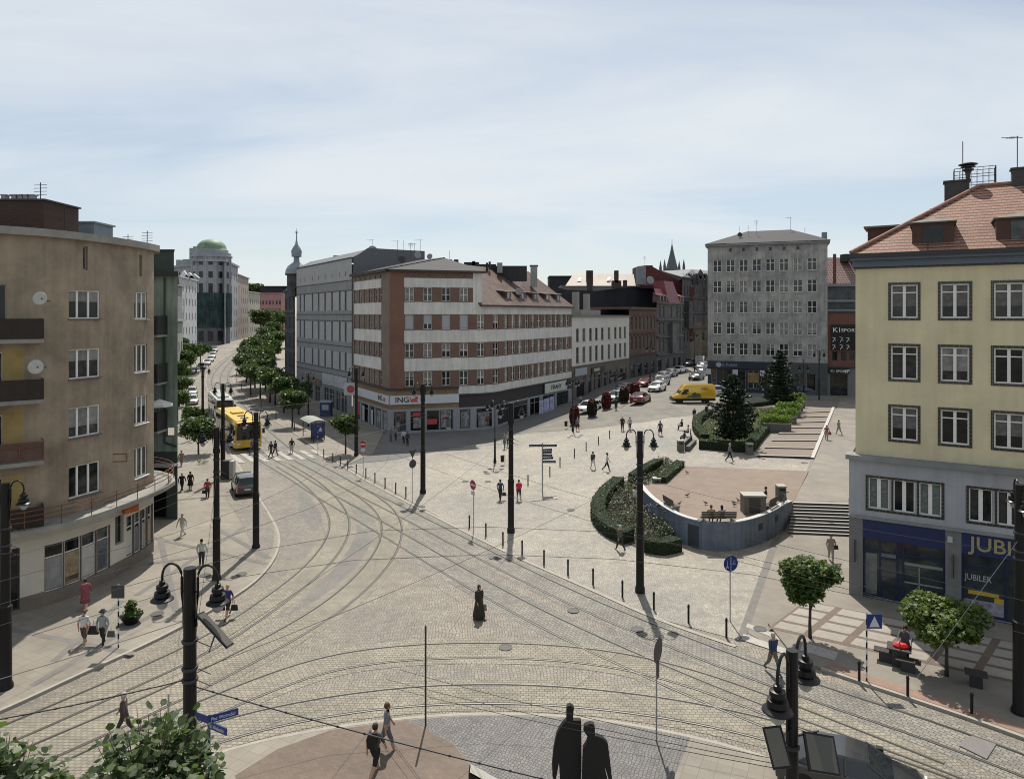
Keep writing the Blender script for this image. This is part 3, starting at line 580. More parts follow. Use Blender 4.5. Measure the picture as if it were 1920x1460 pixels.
def window_mesh(w, h, st):
    key = (round(w, 2), round(h, 2), st)
    if key in WC: return WC[key]
    s = STY[st]; fw = s.get('fw', .07); mb = MB(); e = .004
    mb.box(-w/2+e, -w/2+fw, 0, .07, e, h-e); mb.box(w/2-fw, w/2-e, 0, .07, e, h-e); mb.box(-w/2+fw, w/2-fw, 0, .07, e, fw); mb.box(-w/2+fw, w/2-fw, 0, .07, h-fw, h-e)
    for c in s.get('cols', [.5]): mb.box(-w/2+w*c-s.get('mw', .05), -w/2+w*c+s.get('mw', .05), -.01, .06, fw, h-fw)
    tr = s.get('rows', [.5]); us = [0]+list(s.get('cols', [.5]))+[1]
    for r in tr:
        for a, b in zip(us, us[1:]): mb.box(-w/2+w*a+fw*.7, -w/2+w*b-fw*.7, .005, .055, h*r-.03, h*r+.03)
    fr = mb.mesh('window', s.get('fm', wframe))
    pb = MB(); pb.box(-w/2+fw*.5, w/2-fw*.5, .045, .05, fw*.5, h-fw*.5)
    if s.get('blind'): pb.box(-w/2+fw*.4, w/2-fw*.4, -.02, .02, h*(1-s['blind']), h-.01, 1)
    if s.get('curt'):
        rr = random.Random(hash(key) & 255)
        for a, b in zip(us, us[1:]):
            lo = s['curt'] if isinstance(s['curt'], float) else .1; pb.box(-w/2+w*a+fw*.8, -w/2+w*b-fw*.8, .035, .042, h*lo, h-fw, 1)
    pn = pb.mesh('pane', [s.get('gm', glass), s.get('cm', curt)])
    WC[key] = (fr, pn); return WC[key]
STY = {'t2f': dict(cols=[.5], rows=[.76], mw=.07, curt=.35, cm=mat('dim_curtain', (.10, .10, .095), .5, .4, 3)), 'xb': dict(cols=[.5], rows=[.5], curt=.62), 'xe': dict(cols=[.5], rows=[.5], curt=.4), 'threec': dict(cols=[.3, .65], rows=[], mw=.055, curt=.6), 't2b': dict(cols=[.5], rows=[.76], mw=.07, curt=.55), 't2d': dict(cols=[.5], rows=[.76], mw=.07, curt=.05), 'x': dict(cols=[.5], rows=[.5]), 't': dict(cols=[.5], rows=[.66]), 'tc': dict(cols=[.5], rows=[.66], curt=.12), 't2': dict(cols=[.5], rows=[.76], mw=.07), 't2c': dict(cols=[.5], rows=[.76], mw=.07, curt=.3), 'xc': dict(cols=[.5], rows=[.5], curt=.1), 'xd': dict(cols=[.5], rows=[.5], gm=glass2),
       'three': dict(cols=[.3, .65], rows=[], mw=.055), 'threeb': dict(cols=[.3, .65], rows=[], mw=.055, curt=.35), 'sh': dict(cols=[], rows=[], blind=.93, cm=shut), 'sh2': dict(cols=[.5], rows=[], blind=.62, cm=shut),
       'dark': dict(cols=[.5], rows=[.6], fm=flat((.16, .15, .14), .6)), 'plain': dict(cols=[], rows=[], fm=greyp), 'two': dict(cols=[.5], rows=[], mw=.09, fw=.06), 'twoc': dict(cols=[.5], rows=[], mw=.09, fw=.06, curt=.02, cm=mat('patterned_curtain', (.12, .14, .13), .7, .5, 9)),
       'shop': dict(cols=[.5], rows=[.72], fm=flat((.33, .34, .36), .5)), 'shopn': dict(cols=[], rows=[.75], fm=flat((.33, .34, .36), .5)), 'shopw': dict(cols=[.25, .5, .75], rows=[.78], fw=.06), 'sl': dict(cols=[], rows=[], gm=flat((.085, .09, .095), .6), fm=flat((.07, .072, .075), .6)), 'blue': dict(cols=[.3, .66], rows=[.8], fm=flat((.02, .03, .10), .4), fw=.08), 'chem': dict(cols=[], rows=[.72], fw=.05), 'door': dict(cols=[.5], rows=[.8], fm=flat((.03, .03, .035), .4), fw=.09),
       'tall': dict(cols=[.5], rows=[.7], fm=flat((.30, .29, .27), .6), fw=.06), 'flatw': dict(cols=[.5], rows=[.55], fw=.05, fm=flat((.22, .22, .21), .6))}
sillm = flat((.10, .095, .09), .7, name='sill_dark'); sillw = flat((.5, .5, .48), .6, name='sill_pale')
ALT = {'x': ['x', 'x', 'xc', 'xb', 'x'], 'three': ['three', 'threec'], 't2': ['t2', 't2', 't2f'], 't2c': ['t2c', 't2f', 't2f', 't2'], 'xc': ['xc', 'xe'], 'threeb': ['threeb', 'threec', 'three']}
def put_window(parent, path, h, inset=.14):
    if h[4] in ALT: h = list(h); h[4] = R.choice(ALT[h[4]])
    u = (h[0]+h[1])/2; p = path.at(u); d = path.dir(u); st = h[4]; fr, pn = window_mesh(h[1]-h[0], h[3]-h[2], st); a = atan2(d.y, d.x)
    o = parent.location; w = obj('window', fr, parent, (p.x-d.y*inset-o.x, p.y+d.x*inset-o.y, h[2]-o.z), a)
    obj('pane', pn, w)
    if len(h) > 5:
        k = ('sill', round(h[1]-h[0], 2), h[5])
        if k not in WC: WC[k] = MB().box(-(h[1]-h[0])/2-.06, (h[1]-h[0])/2+.06, -inset-.1, -.005, -.05, -.004).mesh('sill', sillm if h[5] == 'd' else sillw)
        obj('sill', WC[k], w)
    return w
def slab(mb, path, u0, u1, z0, z1, out, back=0, mi=0, n=None):        # box following the facade, proud by out
    us = sorted({u0, u1} | {u for u in path.u if u0 < u < u1})
    vs = []
    for u in us:
        p = path.at(u); i = path.seg(min(u, path.L-1e-5)); d = path.dir(max(0, min(u, path.L-1e-5)))
        if u in path.u[1:-1]:
            d0 = path.dir(u-1e-3); d = ((d0+d)/2); d = d/d.length_squared
        for dd in (-out, back):
            for z in (z0, z1): vs.append((p.x-d.y*dd, p.y+d.x*dd, z))
    fs = []
    for k in range(len(us)-1):
        b = 4*k; fs += [(b, b+4, b+5, b+1), (b+2, b+3, b+7, b+6), (b+1, b+5, b+7, b+3), (b, b+2, b+6, b+4)]
    fs += [(0, 1, 3, 2), tuple(4*(len(us)-1)+q for q in (0, 2, 3, 1))]
    return mb.add(vs, fs, mi)
def roof(parent, faces, m, name='roof', th=.12):
    mb = MB()
    for f in faces:
        mb.add(f, [tuple(range(len(f)))])
    me = mb.mesh(name, m, parent.location); o = obj(name, me, parent); so_ = o.modifiers.new('t', 'SOLIDIFY'); so_.thickness = th; so_.offset = -1; return o
def antenna(name, label, loc, h, cat='antenna', kind=0):
    x, y, z = loc; mb = MB(); mb.tube([(0, 0, 0), (0, 0, h)], .025, 5)
    if kind == 1:
        for i in range(5): mb.tube([(-.5+.1*i, -.25, h-.1), (-.5+.1*i, .25, h-.1)], .012, 4)
        mb.tube([(-.9, 0, h-.1), (.3, 0, h-.1)], .018, 5)
    if kind == 2:
        for i in range(4): mb.tube([(-.35, 0, h-.15-.18*i), (.35, 0, h-.12-.18*i)], .014, 4)
    o = mb.build('antenna', darkm, loc=loc); return tag(o, label, cat, 'antennas on the roofs')
def dish(label, loc, r=.45, rz=0, mast=.8, col=greyp):
    e = empty('satellite_dish', loc, label, 'satellite dish', 'satellite dishes', rz)
    MB().tube([(0, 0, 0), (0, 0, mast)], .03, 6).build('mast', darkm, e)
    mb = MB(); mb.lathe([(.02, -.06), (r*.5, -.04), (r, .06), (r*.97, .075), (r*.5, -.02), (.01, -.045)], (0, 0, 0), 18, 0); o = mb.build('reflector', col, e, smooth=True, loc=(0, -.05, mast)); o.rotation_euler = (radians(75), 0, 0)
    MB().tube([(0, -.1, mast-r*.6), (0, -.5, mast), (0, -.5, mast+.05)], .015, 5).build('feed_arm', darkm, e); return e
def yaw(path, u): d = path.dir(u); return atan2(d.y, d.x)
def signboard(name, parent, path, u0, u1, z0, z1, m, out=.12, th=.08):
    p0 = path.at(u0); p1 = path.at(u1); mb = MB(); q = Path2([p0, p1]); slab(mb, q, 0, q.L, z0, z1, out, -out+th); return mb.build(name, m, parent)
def facetext(parent, path, u, z, s, size, m, out, sx=1, name='lettering', align='CENTER', u2=None):
    p = path.at(u); d = path.dir(u); o = parent.location
    return text(name, s, m, parent, (p.x+d.y*out-o.x, p.y-d.x*out-o.y, z-o.z), size, atan2(d.y, d.x), .012, align, sx)
# ---------------------------------------------------------------- 1 beige curved house on the left
pbeige = mat('beige_render', (.325, .262, .19), .9, .16, .5, bump=.4, stain=.38, streak=.12)
arc = [(-33.5, 30.9), (-29.5, 33.1), (-26, 35.2), (-24.9, 36.25), (-24.2, 37.4), (-23.7, 38.8), (-23.4, 40.3), (-23.22, 42), (-23.15, 43.6), (-23.3, 45.1), (-24, 46.4), (-25.2, 47.3), (-27, 47.9), (-34, 48.3)]
pb = Path2(arc); B1 = bld('curved_house', (-28, 40, 0), 'four storey beige rendered house with a rounded corner, curved balcony and chemist windows')
hs = []
rows = [(15.28, 16.86, 'three'), (11.97, 13.6, 'threeb'), (8.75, 10.4, 'threeb'), (5.45, 7.2, 'three')]
for i, (a, b, st) in enumerate(rows):
    u0, u1 = pb.px(129), pb.px(186); hs.append((u0, u1, a, b, st, 'd'))
    u0, u1 = pb.px(252), pb.px(268); hs.append((u0, u0+1.5, a-.05, b+.05, 'three', 'w'))
    if i: hs.append((pb.px(-22), pb.px(5), a-1.0, b, 'two'))
    else: hs.append((pb.px(-22), pb.px(12), a-1.0, b+.2, 'plain'))
hs += [(pb.px(156), pb.px(156)+.28, 18.0, 19.3), (pb.px(261), pb.px(261)+.3, 17.9, 19.2)]
U83, U212 = pb.px(83), pb.px(207)
UQ = [U83+(U212-U83)*k/4 for k in range(5)]
for k in range(4): hs.append((UQ[k]+.012, UQ[k+1]-.012, .8, 3.3, 'chem'))
hs.append((pb.px(216), pb.px(232), 1.9, 3.6, 'plain')); [hs.append((pb.px(237)+k*.8+.01, pb.px(237)+k*.8+.79, .8, 3.3, 'chem')) for k in range(4)]; hs.append((pb.px(-25), pb.px(37), .3, 3.5, 'door'))
shopw = mat('shop_front_cream', (.50, .465, .39), .8, .08, .8, stain=.15); plinth = mat('plinth_brown', (.17, .14, .115), .85, .15, 1, stain=.2)
facade(B1, pb, -.1, 19.6, hs, [pbeige, shopw, plinth], lambda u, z: 2 if z < .9 else (1 if z < 4.35 else 0), cuts_z=(.9, 4.35))
mb = MB(); slab(mb, pb, 0, pb.L, 19.6, 20.0, .35, .6); slab(mb, pb, 0, pb.L, 4.36, 4.62, 1.25, -.003); mb.build('cornice', conc, B1)
roof(B1, [[(p.x, p.y, 19.95) for p in pb.p]], zinc)
mb = MB(); oa = offs(smooth2(spline(arc, .6), 1), 1.15); oa = [p for p in oa]
for zz2 in (5.05, 5.3, 5.55): mb.tube([(p.x, p.y, zz2) for p in oa], .025, 5)
for p in oa[::2]: mb.tube([(p.x, p.y, 4.6), (p.x, p.y, 5.58)], .022, 5)
mb.build('balcony_railing', mat('rusty_railing', (.14, .06, .035), .8, .3, 5), B1)
rust = MATS['rusty_railing']
U0, U1 = pb.px(-60), pb.px(79)
for z_, solid in ((14.25, 1), (11.15, 1), (8.0, 0), (4.62, 1)):
    mb = MB(); pz2 = Path2([pb.at(pb.px(-90)), pb.at(U1)])
    if z_ > 5: slab(mb, pz2, 0, pz2.L, z_-.2, z_, 1.05, -.003, 1)
    m0 = 0 if solid else 0
    if solid:
        for a, b in ((-1.0, 1.05),): slab(mb, pz2, 0, pz2.L, z_+.03, z_+1.05, 1.05, -.99)
        p = pz2.at(pz2.L); d = pz2.dir(1); mb.add([(p.x, p.y, z_+.03), (p.x+d.y*1.05, p.y-d.x*1.05, z_+.03), (p.x+d.y*1.05, p.y-d.x*1.05, z_+1.05), (p.x, p.y, z_+1.05)], [(0, 1, 2, 3)])
    else:
        for zz2 in (.15, .75, 1.0):
            q = [pz2.at(u) for u in (0, pz2.L)]; d = pz2.dir(1); mb.tube([(q[0].x+d.y*1, q[0].y-d.x*1, z_+zz2), (q[1].x+d.y*1, q[1].y-d.x*1, z_+zz2), (q[1].x, q[1].y, z_+zz2)], .03, 5, 2)
        for k in range(7):
            q = pz2.at(pz2.L-.02-k*1.0); mb.tube([(q.x+d.y*1, q.y-d.x*1, z_), (q.x+d.y*1, q.y-d.x*1, z_+1)], .03, 5, 2)
        slab(mb, pz2, 0, pz2.L, z_+.1, z_+.95, .98, -.96)
    mb.build('balcony', [mat('balcony_panel', (.03, .022, .018), .8, .2, 2) if solid else mat('balcony_panel_red', (.10, .06, .048), .8, .2, 2), conc, rust], B1)
mb = MB()
for zt in (11.05, 14.8, 7.45): pass
loggia = mat('loggia_yellow', (.34, .25, .10), .9, .15, 1, stain=.25)
for z_ in (11.3, 8.2, 4.8):
    q = Path2([pb.at(pb.px(4)), pb.at(pb.px(68))]); slab(mb, q, 0, q.L, z_, z_+2.45, .004, .02)
mb.build('loggia_wall', loggia, B1)
# posters in the chemist's window, an orange box sign, a rusty bracket
qw = pb; q4 = UQ
def post1(u0, u1, z0, z1, m):
    p0, p1 = pb.at(u0), pb.at(u1); q = Path2([p0, p1]); mb = MB(); slab(mb, q, 0, q.L, z0, z1, -.115, .12); mb.build('window_poster', m, B1)
PMT = [mat('poster_grey', (.24, .24, .235), .5, .2, 3), mat('poster_tan', (.26, .2, .12), .5, .4, 4), mat('poster_pale', (.40, .39, .37), .5, .15, 2), mat('poster_blue', (.1, .11, .13), .5, .5, 5)]
for k, cidx in enumerate((0, 1, 2, 3)):
    post1(q4[k]+.09, q4[k+1]-.09, .9, 2.55, PMT[cidx])
post1(q4[1]+.12, q4[2]-.12, 1.0, 1.25, flat((.045, .04, .04))); post1(q4[3]+.2, q4[4]-.25, 1.0, 2.0, flat((.16, .16, .17))); post1(q4[2]+.1, q4[3]-.1, .9, 1.5, PMT[3]) if 0 else None
for k in range(4): post1(pb.px(237)+k*.8+.1, pb.px(237)+k*.8+.7, .95, 2.4, PMT[(k+2) % 4])
p = pb.at(pb.px(229)); MB().ob((p.x+.6, p.y-.2, 4.05), (.9, .25, .55), radians(62)).build('orange_sign', mat('orange_panel', (.35, .075, .01), .6, .2, 3), B1)
mb = MB(); p = pb.at(pb.px(212)); q = pb.at(pb.px(240))
for zz2, k in ((7.35, 1), (6.9, .6)): mb.tube([(p.x, p.y, zz2), (p.x+.75, p.y+.1, zz2), (q.x+.55, q.y-.9, zz2+.05)], .03, 5)
mb.tube([(p.x+.75, p.y+.1, 6.9), (p.x+.75, p.y+.1, 7.35)], .03, 5); mb.build('rusty_bracket', rust, B1)
# roof things
e = B1
MB().box(-37, -23.05*1.0-.0, 36.2, 39.5, 19.9, 22.05).build('chimney', brick('chimney_brick', (.07, .035, .028), (.05, .028, .022), (.03, .025, .02), .25, .08, .01, (1, 0)), B1) if False else None
chm = brick('chimney_brick', (.07, .035, .028), (.05, .028, .022), (.03, .025, .02), .25, .08, .01, (1, 0))
x1 = P(83, 36.6)[0]; mb = MB(); mb.box(-36, x1, 36.6, 39.5, 19.9, Z(376, 36.6), 0); mb.box(-36.1, x1+.1, 36.5, 39.6, Z(376, 36.6), Z(373, 36.6), 1); 
for px in (6, 25, 37, 47, 58): xx = P(px, 37)[0]; mb.box(xx-.12, xx+.12, 37, 37.3, Z(373, 36.6), Z(364, 36.6), 2); mb.box(xx-.18, xx+.18, 36.95, 37.35, Z(364, 36.6), Z(362, 36.6), 2)
mb.build('chimney', [chm, darkm, flat((.3, .3, .3))], B1)
mb = MB(); a, b = P(136, 42)[0], P(176, 42)[0]; mb.box(a, b, 42, 44, 19.9, Z(418, 42)); mb.box(a-.1, b+.12, 41.9, 44.1, Z(418, 42), Z(415, 42), 1)
a, b = P(92, 41)[0], P(107, 41)[0]; mb.box(a, a+.12, 41, 41.2, 19.9, Z(406, 41)); mb.box(b-.12, b, 41, 41.2, 19.9, Z(406, 41)); mb.box(a, b, 41, 41.2, Z(415, 41), Z(411, 41)); mb.build('roof_vent', [mat('grey_sheet', (.16, .19, .22), .6, .1, 2), greyp], B1)
for px, py0, h, kk, la in ((76, 373, 1.0, 2, 'thin antenna on the brick chimney of the beige house'), (98, 390, .5, 1, 'flat aerial beside the brick chimney of the beige house'), (122, 430, 1.1, 0, 'plain rod on the beige house roof between chimney and grey vent box'), (240, 447, .5, 2, 'short vent aerial on the beige roof edge'), (276, 470, .75, 2, 'aerial where the beige and green roofs meet')):
    D = 38 if px < 130 else 45; x, y = P(px, D); antenna('antenna', la, (x, y, Z(py0, D)-.1 if px < 100 else 19.9), h+(.0 if px < 100 else Z(py0-8, D)-19.9 if False else .3), kind=kk)
for px, py, sz in ((76, 560, .55), (68, 688, .6)):
    D = 34.8; x, y = P(px, D); e = empty('satellite_dish', (x, y, Z(py, D)), 'white satellite dish on the beige wall %s' % ('high above the upper brown balcony' if py < 600 else 'in the yellow bay between two balconies'), 'satellite dish', 'satellite dishes')
    o = MB().lathe([(.02, -.05), (sz*.3, -.02), (sz*.6, .08), (sz*.58, .09), (.01, -.03)], (0, 0, 0), 18).build('reflector', mat('dish_white', (.42, .41, .38), .6, .1, 2), e, smooth=True); o.rotation_euler = (radians(80), 0, radians(14))
    MB().tube([(.1, -.05, 0), (-.35, .5, -.05), (-.38, 1.3, -.1)], .035, 6).build('wall_arm', darkm, e)
# ---------------------------------------------------------------- 2 green house
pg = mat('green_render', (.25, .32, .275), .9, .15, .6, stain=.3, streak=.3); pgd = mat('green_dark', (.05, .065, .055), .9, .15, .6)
Yg = 52.2; xa, xb = P(255, Yg)[0], P(333, Yg)[0]; pG = Path2([(xa-6, Yg), (xb, Yg)])
B2 = bld('green_house', (xb-3, Yg, 0), 'green rendered house with dark balconies tucked behind the beige corner')
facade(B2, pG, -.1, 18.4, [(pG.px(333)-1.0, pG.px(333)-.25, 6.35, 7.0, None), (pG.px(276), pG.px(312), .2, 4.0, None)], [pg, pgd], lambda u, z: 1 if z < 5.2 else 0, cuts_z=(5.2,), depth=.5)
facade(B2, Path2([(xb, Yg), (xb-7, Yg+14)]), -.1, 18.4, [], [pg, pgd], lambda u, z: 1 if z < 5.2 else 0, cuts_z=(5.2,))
mb = MB(); x5 = P(325, Yg)[0]; mb.prism([(xa-6, Yg-.45), (xb+.25, Yg-.45), (xb-6.6, Yg+14), (xa-12, Yg+14)], 18.4, 18.75, 0); mb.prism([(xa-6, Yg+.1), (x5, Yg+.1), (x5-6.3, Yg+12), (xa-12, Yg+12)], 18.75, 20.3, 1); mb.prism([(xa-6, Yg), (x5+.1, Yg), (x5-6.2, Yg+12), (xa-12, Yg+12)], 20.3, 20.42, 0); mb.box(P(276, Yg)[0], P(312, Yg)[0], Yg+.4, Yg+.5, .1, 4, 2)
mb.build('roof_block', [darkm, mat('green_block', (.055, .075, .06), .9, .15, 1, stain=.2), black], B2)
mb = MB(); dp = P(310, Yg)[0]; mb.tube([(dp, Yg-.12, 5.9), (dp, Yg-.12, 18.3)], .07, 7); mb.tube([(dp, Yg-.12, 5.9), (dp+.9, Yg-.12, 5.6)], .07, 7); mb.build('drainpipe', flat((.02, .045, .035), .5), B2)
for k, (y0, y1) in enumerate(((592, 628), (682, 718), (772, 808))):
    mb = MB(); a, b = P(262, 51)[0], P(299, 51)[0]; mb.box(a, b, 50.7, Yg-.01, Z(y1, 51)-.15, Z(y1, 51), 1); mb.box(a, b, 50.7, 50.75, Z(y1, 51), Z(y0, 51), 0); mb.box(b-.05, b, 50.75, Yg-.01, Z(y1, 51), Z(y0, 51), 0); mb.build('balcony', [flat((.02, .022, .02), .6), conc], B2)
mb = MB(); mb.box(xb-1.6, xb+.05, Yg-.9, Yg-.01, Z(876, 51.4), Z(872, 51.4)); mb.build('door_canopy', flat((.3, .32, .32)), B2)
e = empty('parasol', (P(290, 50.6)[0], 50.6+.7, Z(808, 51)), 'white parasol open over a dark balcony of the green house', 'parasol')
MB().tube([(0, 0, 0), (0, 0, 2.2)], .025, 6).build('pole', greyp, e); MB().lathe([(.02, .42), (.95, .05), (.95, -.12), (.93, .04), (.02, .38)], (0, 0, 1.9), 8).build('canopy', flat((.62, .6, .58), .8), e)
# ---------------------------------------------------------------- 3 corner bank house with the white bands
bA = Vector((-15.9, 90)); bL = Vector((-23.7, 103.2)); c1 = Vector((-5.36, 93.2)); c2 = Vector((-.75, 98.2)); c3 = Vector((10.05, 117))
cur = [c1]
for k in range(1, 6):
    t = k/6; a_1 = c1+(c1-bA).normalized()*3.4; cur.append((1-t)**2*c1+2*t*(1-t)*a_1+t*t*c2)
pl = Path2([bL, bA]); pr = Path2([bA]+cur+[c2, c3])
B3 = bld('corner_bank_house', (-10, 96, 0), 'brown corner house with white bands, long bowed facade and a bank on the ground floor')
cream = mat('cream_band', (.62, .61, .585), .85, .06, .8, stain=.14, streak=.14); brownL = mat('brown_grey_render', (.20, .15, .125), .9, .1, .8, stain=.15); redb = mat('red_brown_render', (.19, .10, .075), .9, .08, .8, stain=.15)
brk = brick('ochre_brick', (.25, .17, .10), (.20, .135, .085), (.2, .15, .1), .5, .28, .02, (.9, .3)); greyst = mat('shop_grey', (.27, .28, .30), .85, .06, 1, stain=.1); dfas = flat((.035, .03, .032), .6, name='dark_fascia')
rowsB = [(17.55, 19.35), (13.85, 15.75), (10.15, 12.0), (6.35, 8.3)]
bandz = [(19.4, 20.6), (15.85, 17.45), (12.1, 13.75), (8.4, 10.05)]
upx = pr.px(903)
def zr(u, z):
    if z > 6.25:
        if u < pr.px(758): return 1
        for a, b in bandz:
            if a < z < b: return 0
        if z > 16.0 and u > pr.px(887): return 0
        return 2 if z < 20.6 else 2
    if u < pr.px(860): return 3 if z > 3.45 else 4
    if z > 5.2: return 0
    return 5 if z > 3.4 else 4
hs = []
wx = [767.6, 802.3, 836.5, 869.8, 901.8, 929.8, 949, 962.4, 975.5, 987.6, 999.5, 1011, 1022, 1033, 1043, 1053.5, 1064]
sts = {1: ['sh', 'sh2', 'sh', 'sh']}
for r, (a, b) in enumerate(rowsB):
    for i, x in enumerate(wx):
        if r == 0 and i > 3: continue
        u = pr.px(x); w = 1.16 if i < 16 else 1.3
        st = sts[1][i] if (r == 1 and i < 4) else R.choice(['x', 'x', 'xd', 'xc'] if r != 2 else ['x', 'xc', 'xc', 'xd'])
        hs.append((u-w/2, u+w/2, a, b, st, 'd'))
    if r == 0:
        for x in (775, 803, 837, 870): hs.append((pr.px(x)-.22, pr.px(x)+.22, 20.75, 21.2))
# shop openings
for a, b, st in ((738, 762, 'plain'), (769, 795, 'shopn'), (800, 824, 'plain'), (825, 850, 'plain'), (862, 882, 'plain'), (893, 923, 'shopn'), (932, 958, 'shopn'), (963, 990, 'shopn'), (994, 1013, 'shop'), (1018, 1040, 'shop'), (1044, 1066, 'door')):
    hs.append((pr.px(a), pr.px(b), .5, 3.15, st))
facade(B3, pr, -.3, 21.3, [h for h in hs if not (h[3] > 17 and h[0] > upx)], [cream, redb, mat('brown_render', (.155, .098, .078), .9, .1, .8, stain=.12), brk, greyst, dfas], zr, cuts_z=[z for ab in bandz for z in ab]+[6.25, 5.2, 3.4, 3.45, 16, 16.9], cuts_u=(pr.px(758), pr.px(887), pr.px(860), pr.px(906))) if False else None
# tall part and low part separately so the roofline steps down
uT = pr.px(904); prT = Path2([pr.at(0)]+[pr.at(u) for u in pr.u if 0 < u < uT]+[pr.at(uT)]); prB = pr
mats3 = [cream, redb, mat('brown_render', (.155, .098, .078), .9, .1, .8, stain=.12), brk, greyst, dfas]
facade(B3, pr, -.3, 16.9, [h for h in hs if h[3] < 16.9], mats3, zr, cuts_z=[z for ab in bandz for z in ab if z < 16.9]+[6.25, 5.2, 3.4, 3.45, 16.0], cuts_u=(pr.px(758), pr.px(887), pr.px(860)))
facade(B3, prT, 16.9, 21.4, [h for h in hs if h[3] > 16.9], mats3, zr, cuts_z=[17.45, 19.4, 20.6], cuts_u=(pr.px(758), pr.px(887)))
def zl(u, z):
    if z > 6.25:
        if u > pl.L-3.1: return 1
        if u < .7: return 1
        for a, b in bandz:
            if a < z < b: return 0
        return 1
    return 3 if z > 3.45 else 4
hs = []
for r, (a, b) in enumerate(rowsB):
    for x in (666, 675.2, 684.6, 694, 703.6, 713.2): u = pl.px(x); hs.append((u-.55, u+.55, a, b, 'x', 'd'))
for x in (666, 675.2, 684.6, 694, 703.6, 713.2): u = pl.px(x); hs.append((u-.2, u+.2, 20.7, 21.15))
for a, b in ((667, 675), (677, 690), (692, 702), (704, 714), (717, 726)): hs.append((pl.px(a), pl.px(b), .4, 3.15, 'shopn'))
facade(B3, pl, -.3, 21.4, hs, [cream, brownL, mats3[2], brk, greyst, dfas], zl, cuts_z=[z for ab in bandz for z in ab]+[6.25, 3.45], cuts_u=(.7, pl.L-3.1), depth=.3, inset=.24)
gz = Vector((17.9, 37.5)).normalized()
back = lambda p, d, s=12: (p.x-d.y*s, p.y+d.x*s)
dT = (prT.p[-1]-prT.p[0]).normalized()
pe = prT.p[-1]; eb = Vector(back(pe, dT, 9)); lb = bL+Vector((8.5, 5))
mb = MB(); mb.add([(pe.x, pe.y, 16.9), (eb.x, eb.y, 16.9), (eb.x, eb.y, 21.4), (pe.x, pe.y, 21.4)], [(0, 1, 2, 3)]); mb.build('side_wall', redb, B3)
mb = MB(); slab(mb, prT, -.0, prT.L+.35, 21.4, 21.65, .55, .5); slab(mb, pl, 0, pl.L, 21.402, 21.648, .55, .5); slab(mb, pr, 0, pr.px(860), 5.95, 6.2, .3, 0); slab(mb, pl, 0, pl.L, 5.952, 6.198, .3, 0)
slab(mb, pr, pr.px(900), pr.L, 16.9, 17.1, .5, .4); slab(mb, pr, pr.px(862), pr.L, 5.05, 5.2, .25, 0); mb.build('eaves', mat('eaves_dark', (.05, .042, .04), .7, .2, 2), B3)
# grey hipped roof over the corner
greyroof = mat('grey_felt_roof', (.055, .055, .056), .85, .1, 1, stain=.15)
o_ = .6
A_ = bA+Vector((-.2, -.75)); L0 = bL+Vector((-.5, .1)); E_ = pe+Vector((.5, -.3)); apx = Vector((-9.6, 99.5)); ap2 = Vector((-14, 104.6))
zE = 21.66
roof(B3, [[(A_.x, A_.y, zE), (E_.x, E_.y, zE), (apx.x, apx.y, 23.9)], [(L0.x, L0.y, zE), (A_.x, A_.y, zE), (apx.x, apx.y, 23.9), (ap2.x, ap2.y, 23.9)], [(E_.x, E_.y, zE), (E_.x-3, E_.y+10, zE), (ap2.x, ap2.y, 23.9), (apx.x, apx.y, 23.9)]], greyroof)
# ribbed red-brown roof over the long wing
ribs = brick('ribbed_red_roof', (.10, .052, .04), (.072, .04, .031), (.19, .15, .13), .42, 60, .05, ((c3-c2).normalized().x, (c3-c2).normalized().y), 1, .55, .3, 0, big=.5, gain=.35)
dR = (c3-c2).normalized(); nR = Vector((-dR.y, dR.x)); uu = pr.px(896)
e0 = pr.at(uu)-nR*.4; m0 = [pr.at(u)-nR*.45 for u in pr.u if u > uu+.5 and u < pr.L-.1]; e1 = c3-nR*.45
r0 = e0+nR*7.2+dR*.5; r1 = c3+nR*7.0-dR*2.6
ez, rz_ = 17.12, 23.15
roof(B3, [[(p.x, p.y, ez) for p in [e0]+m0+[e1]]+[(r1.x, r1.y, rz_), (r0.x, r0.y, rz_)], [(e1.x, e1.y, ez), (e1.x+nR.x*14, e1.y+nR.y*14, ez), (r1.x, r1.y, rz_)], [(r0.x, r0.y, rz_), (r1.x, r1.y, rz_), (e1.x+nR.x*14, e1.y+nR.y*14, ez), (e0.x+nR.x*15, e0.y+nR.y*15, ez)]], ribs, 'roof')
q0 = c3+nR*14; mb = MB(); mb.add([(c3.x, c3.y, -.3), (q0.x, q0.y, -.3), (q0.x, q0.y, ez), (c3.x, c3.y, ez)], [(0, 1, 2, 3)]); mb.build('end_wall', redb, B3)
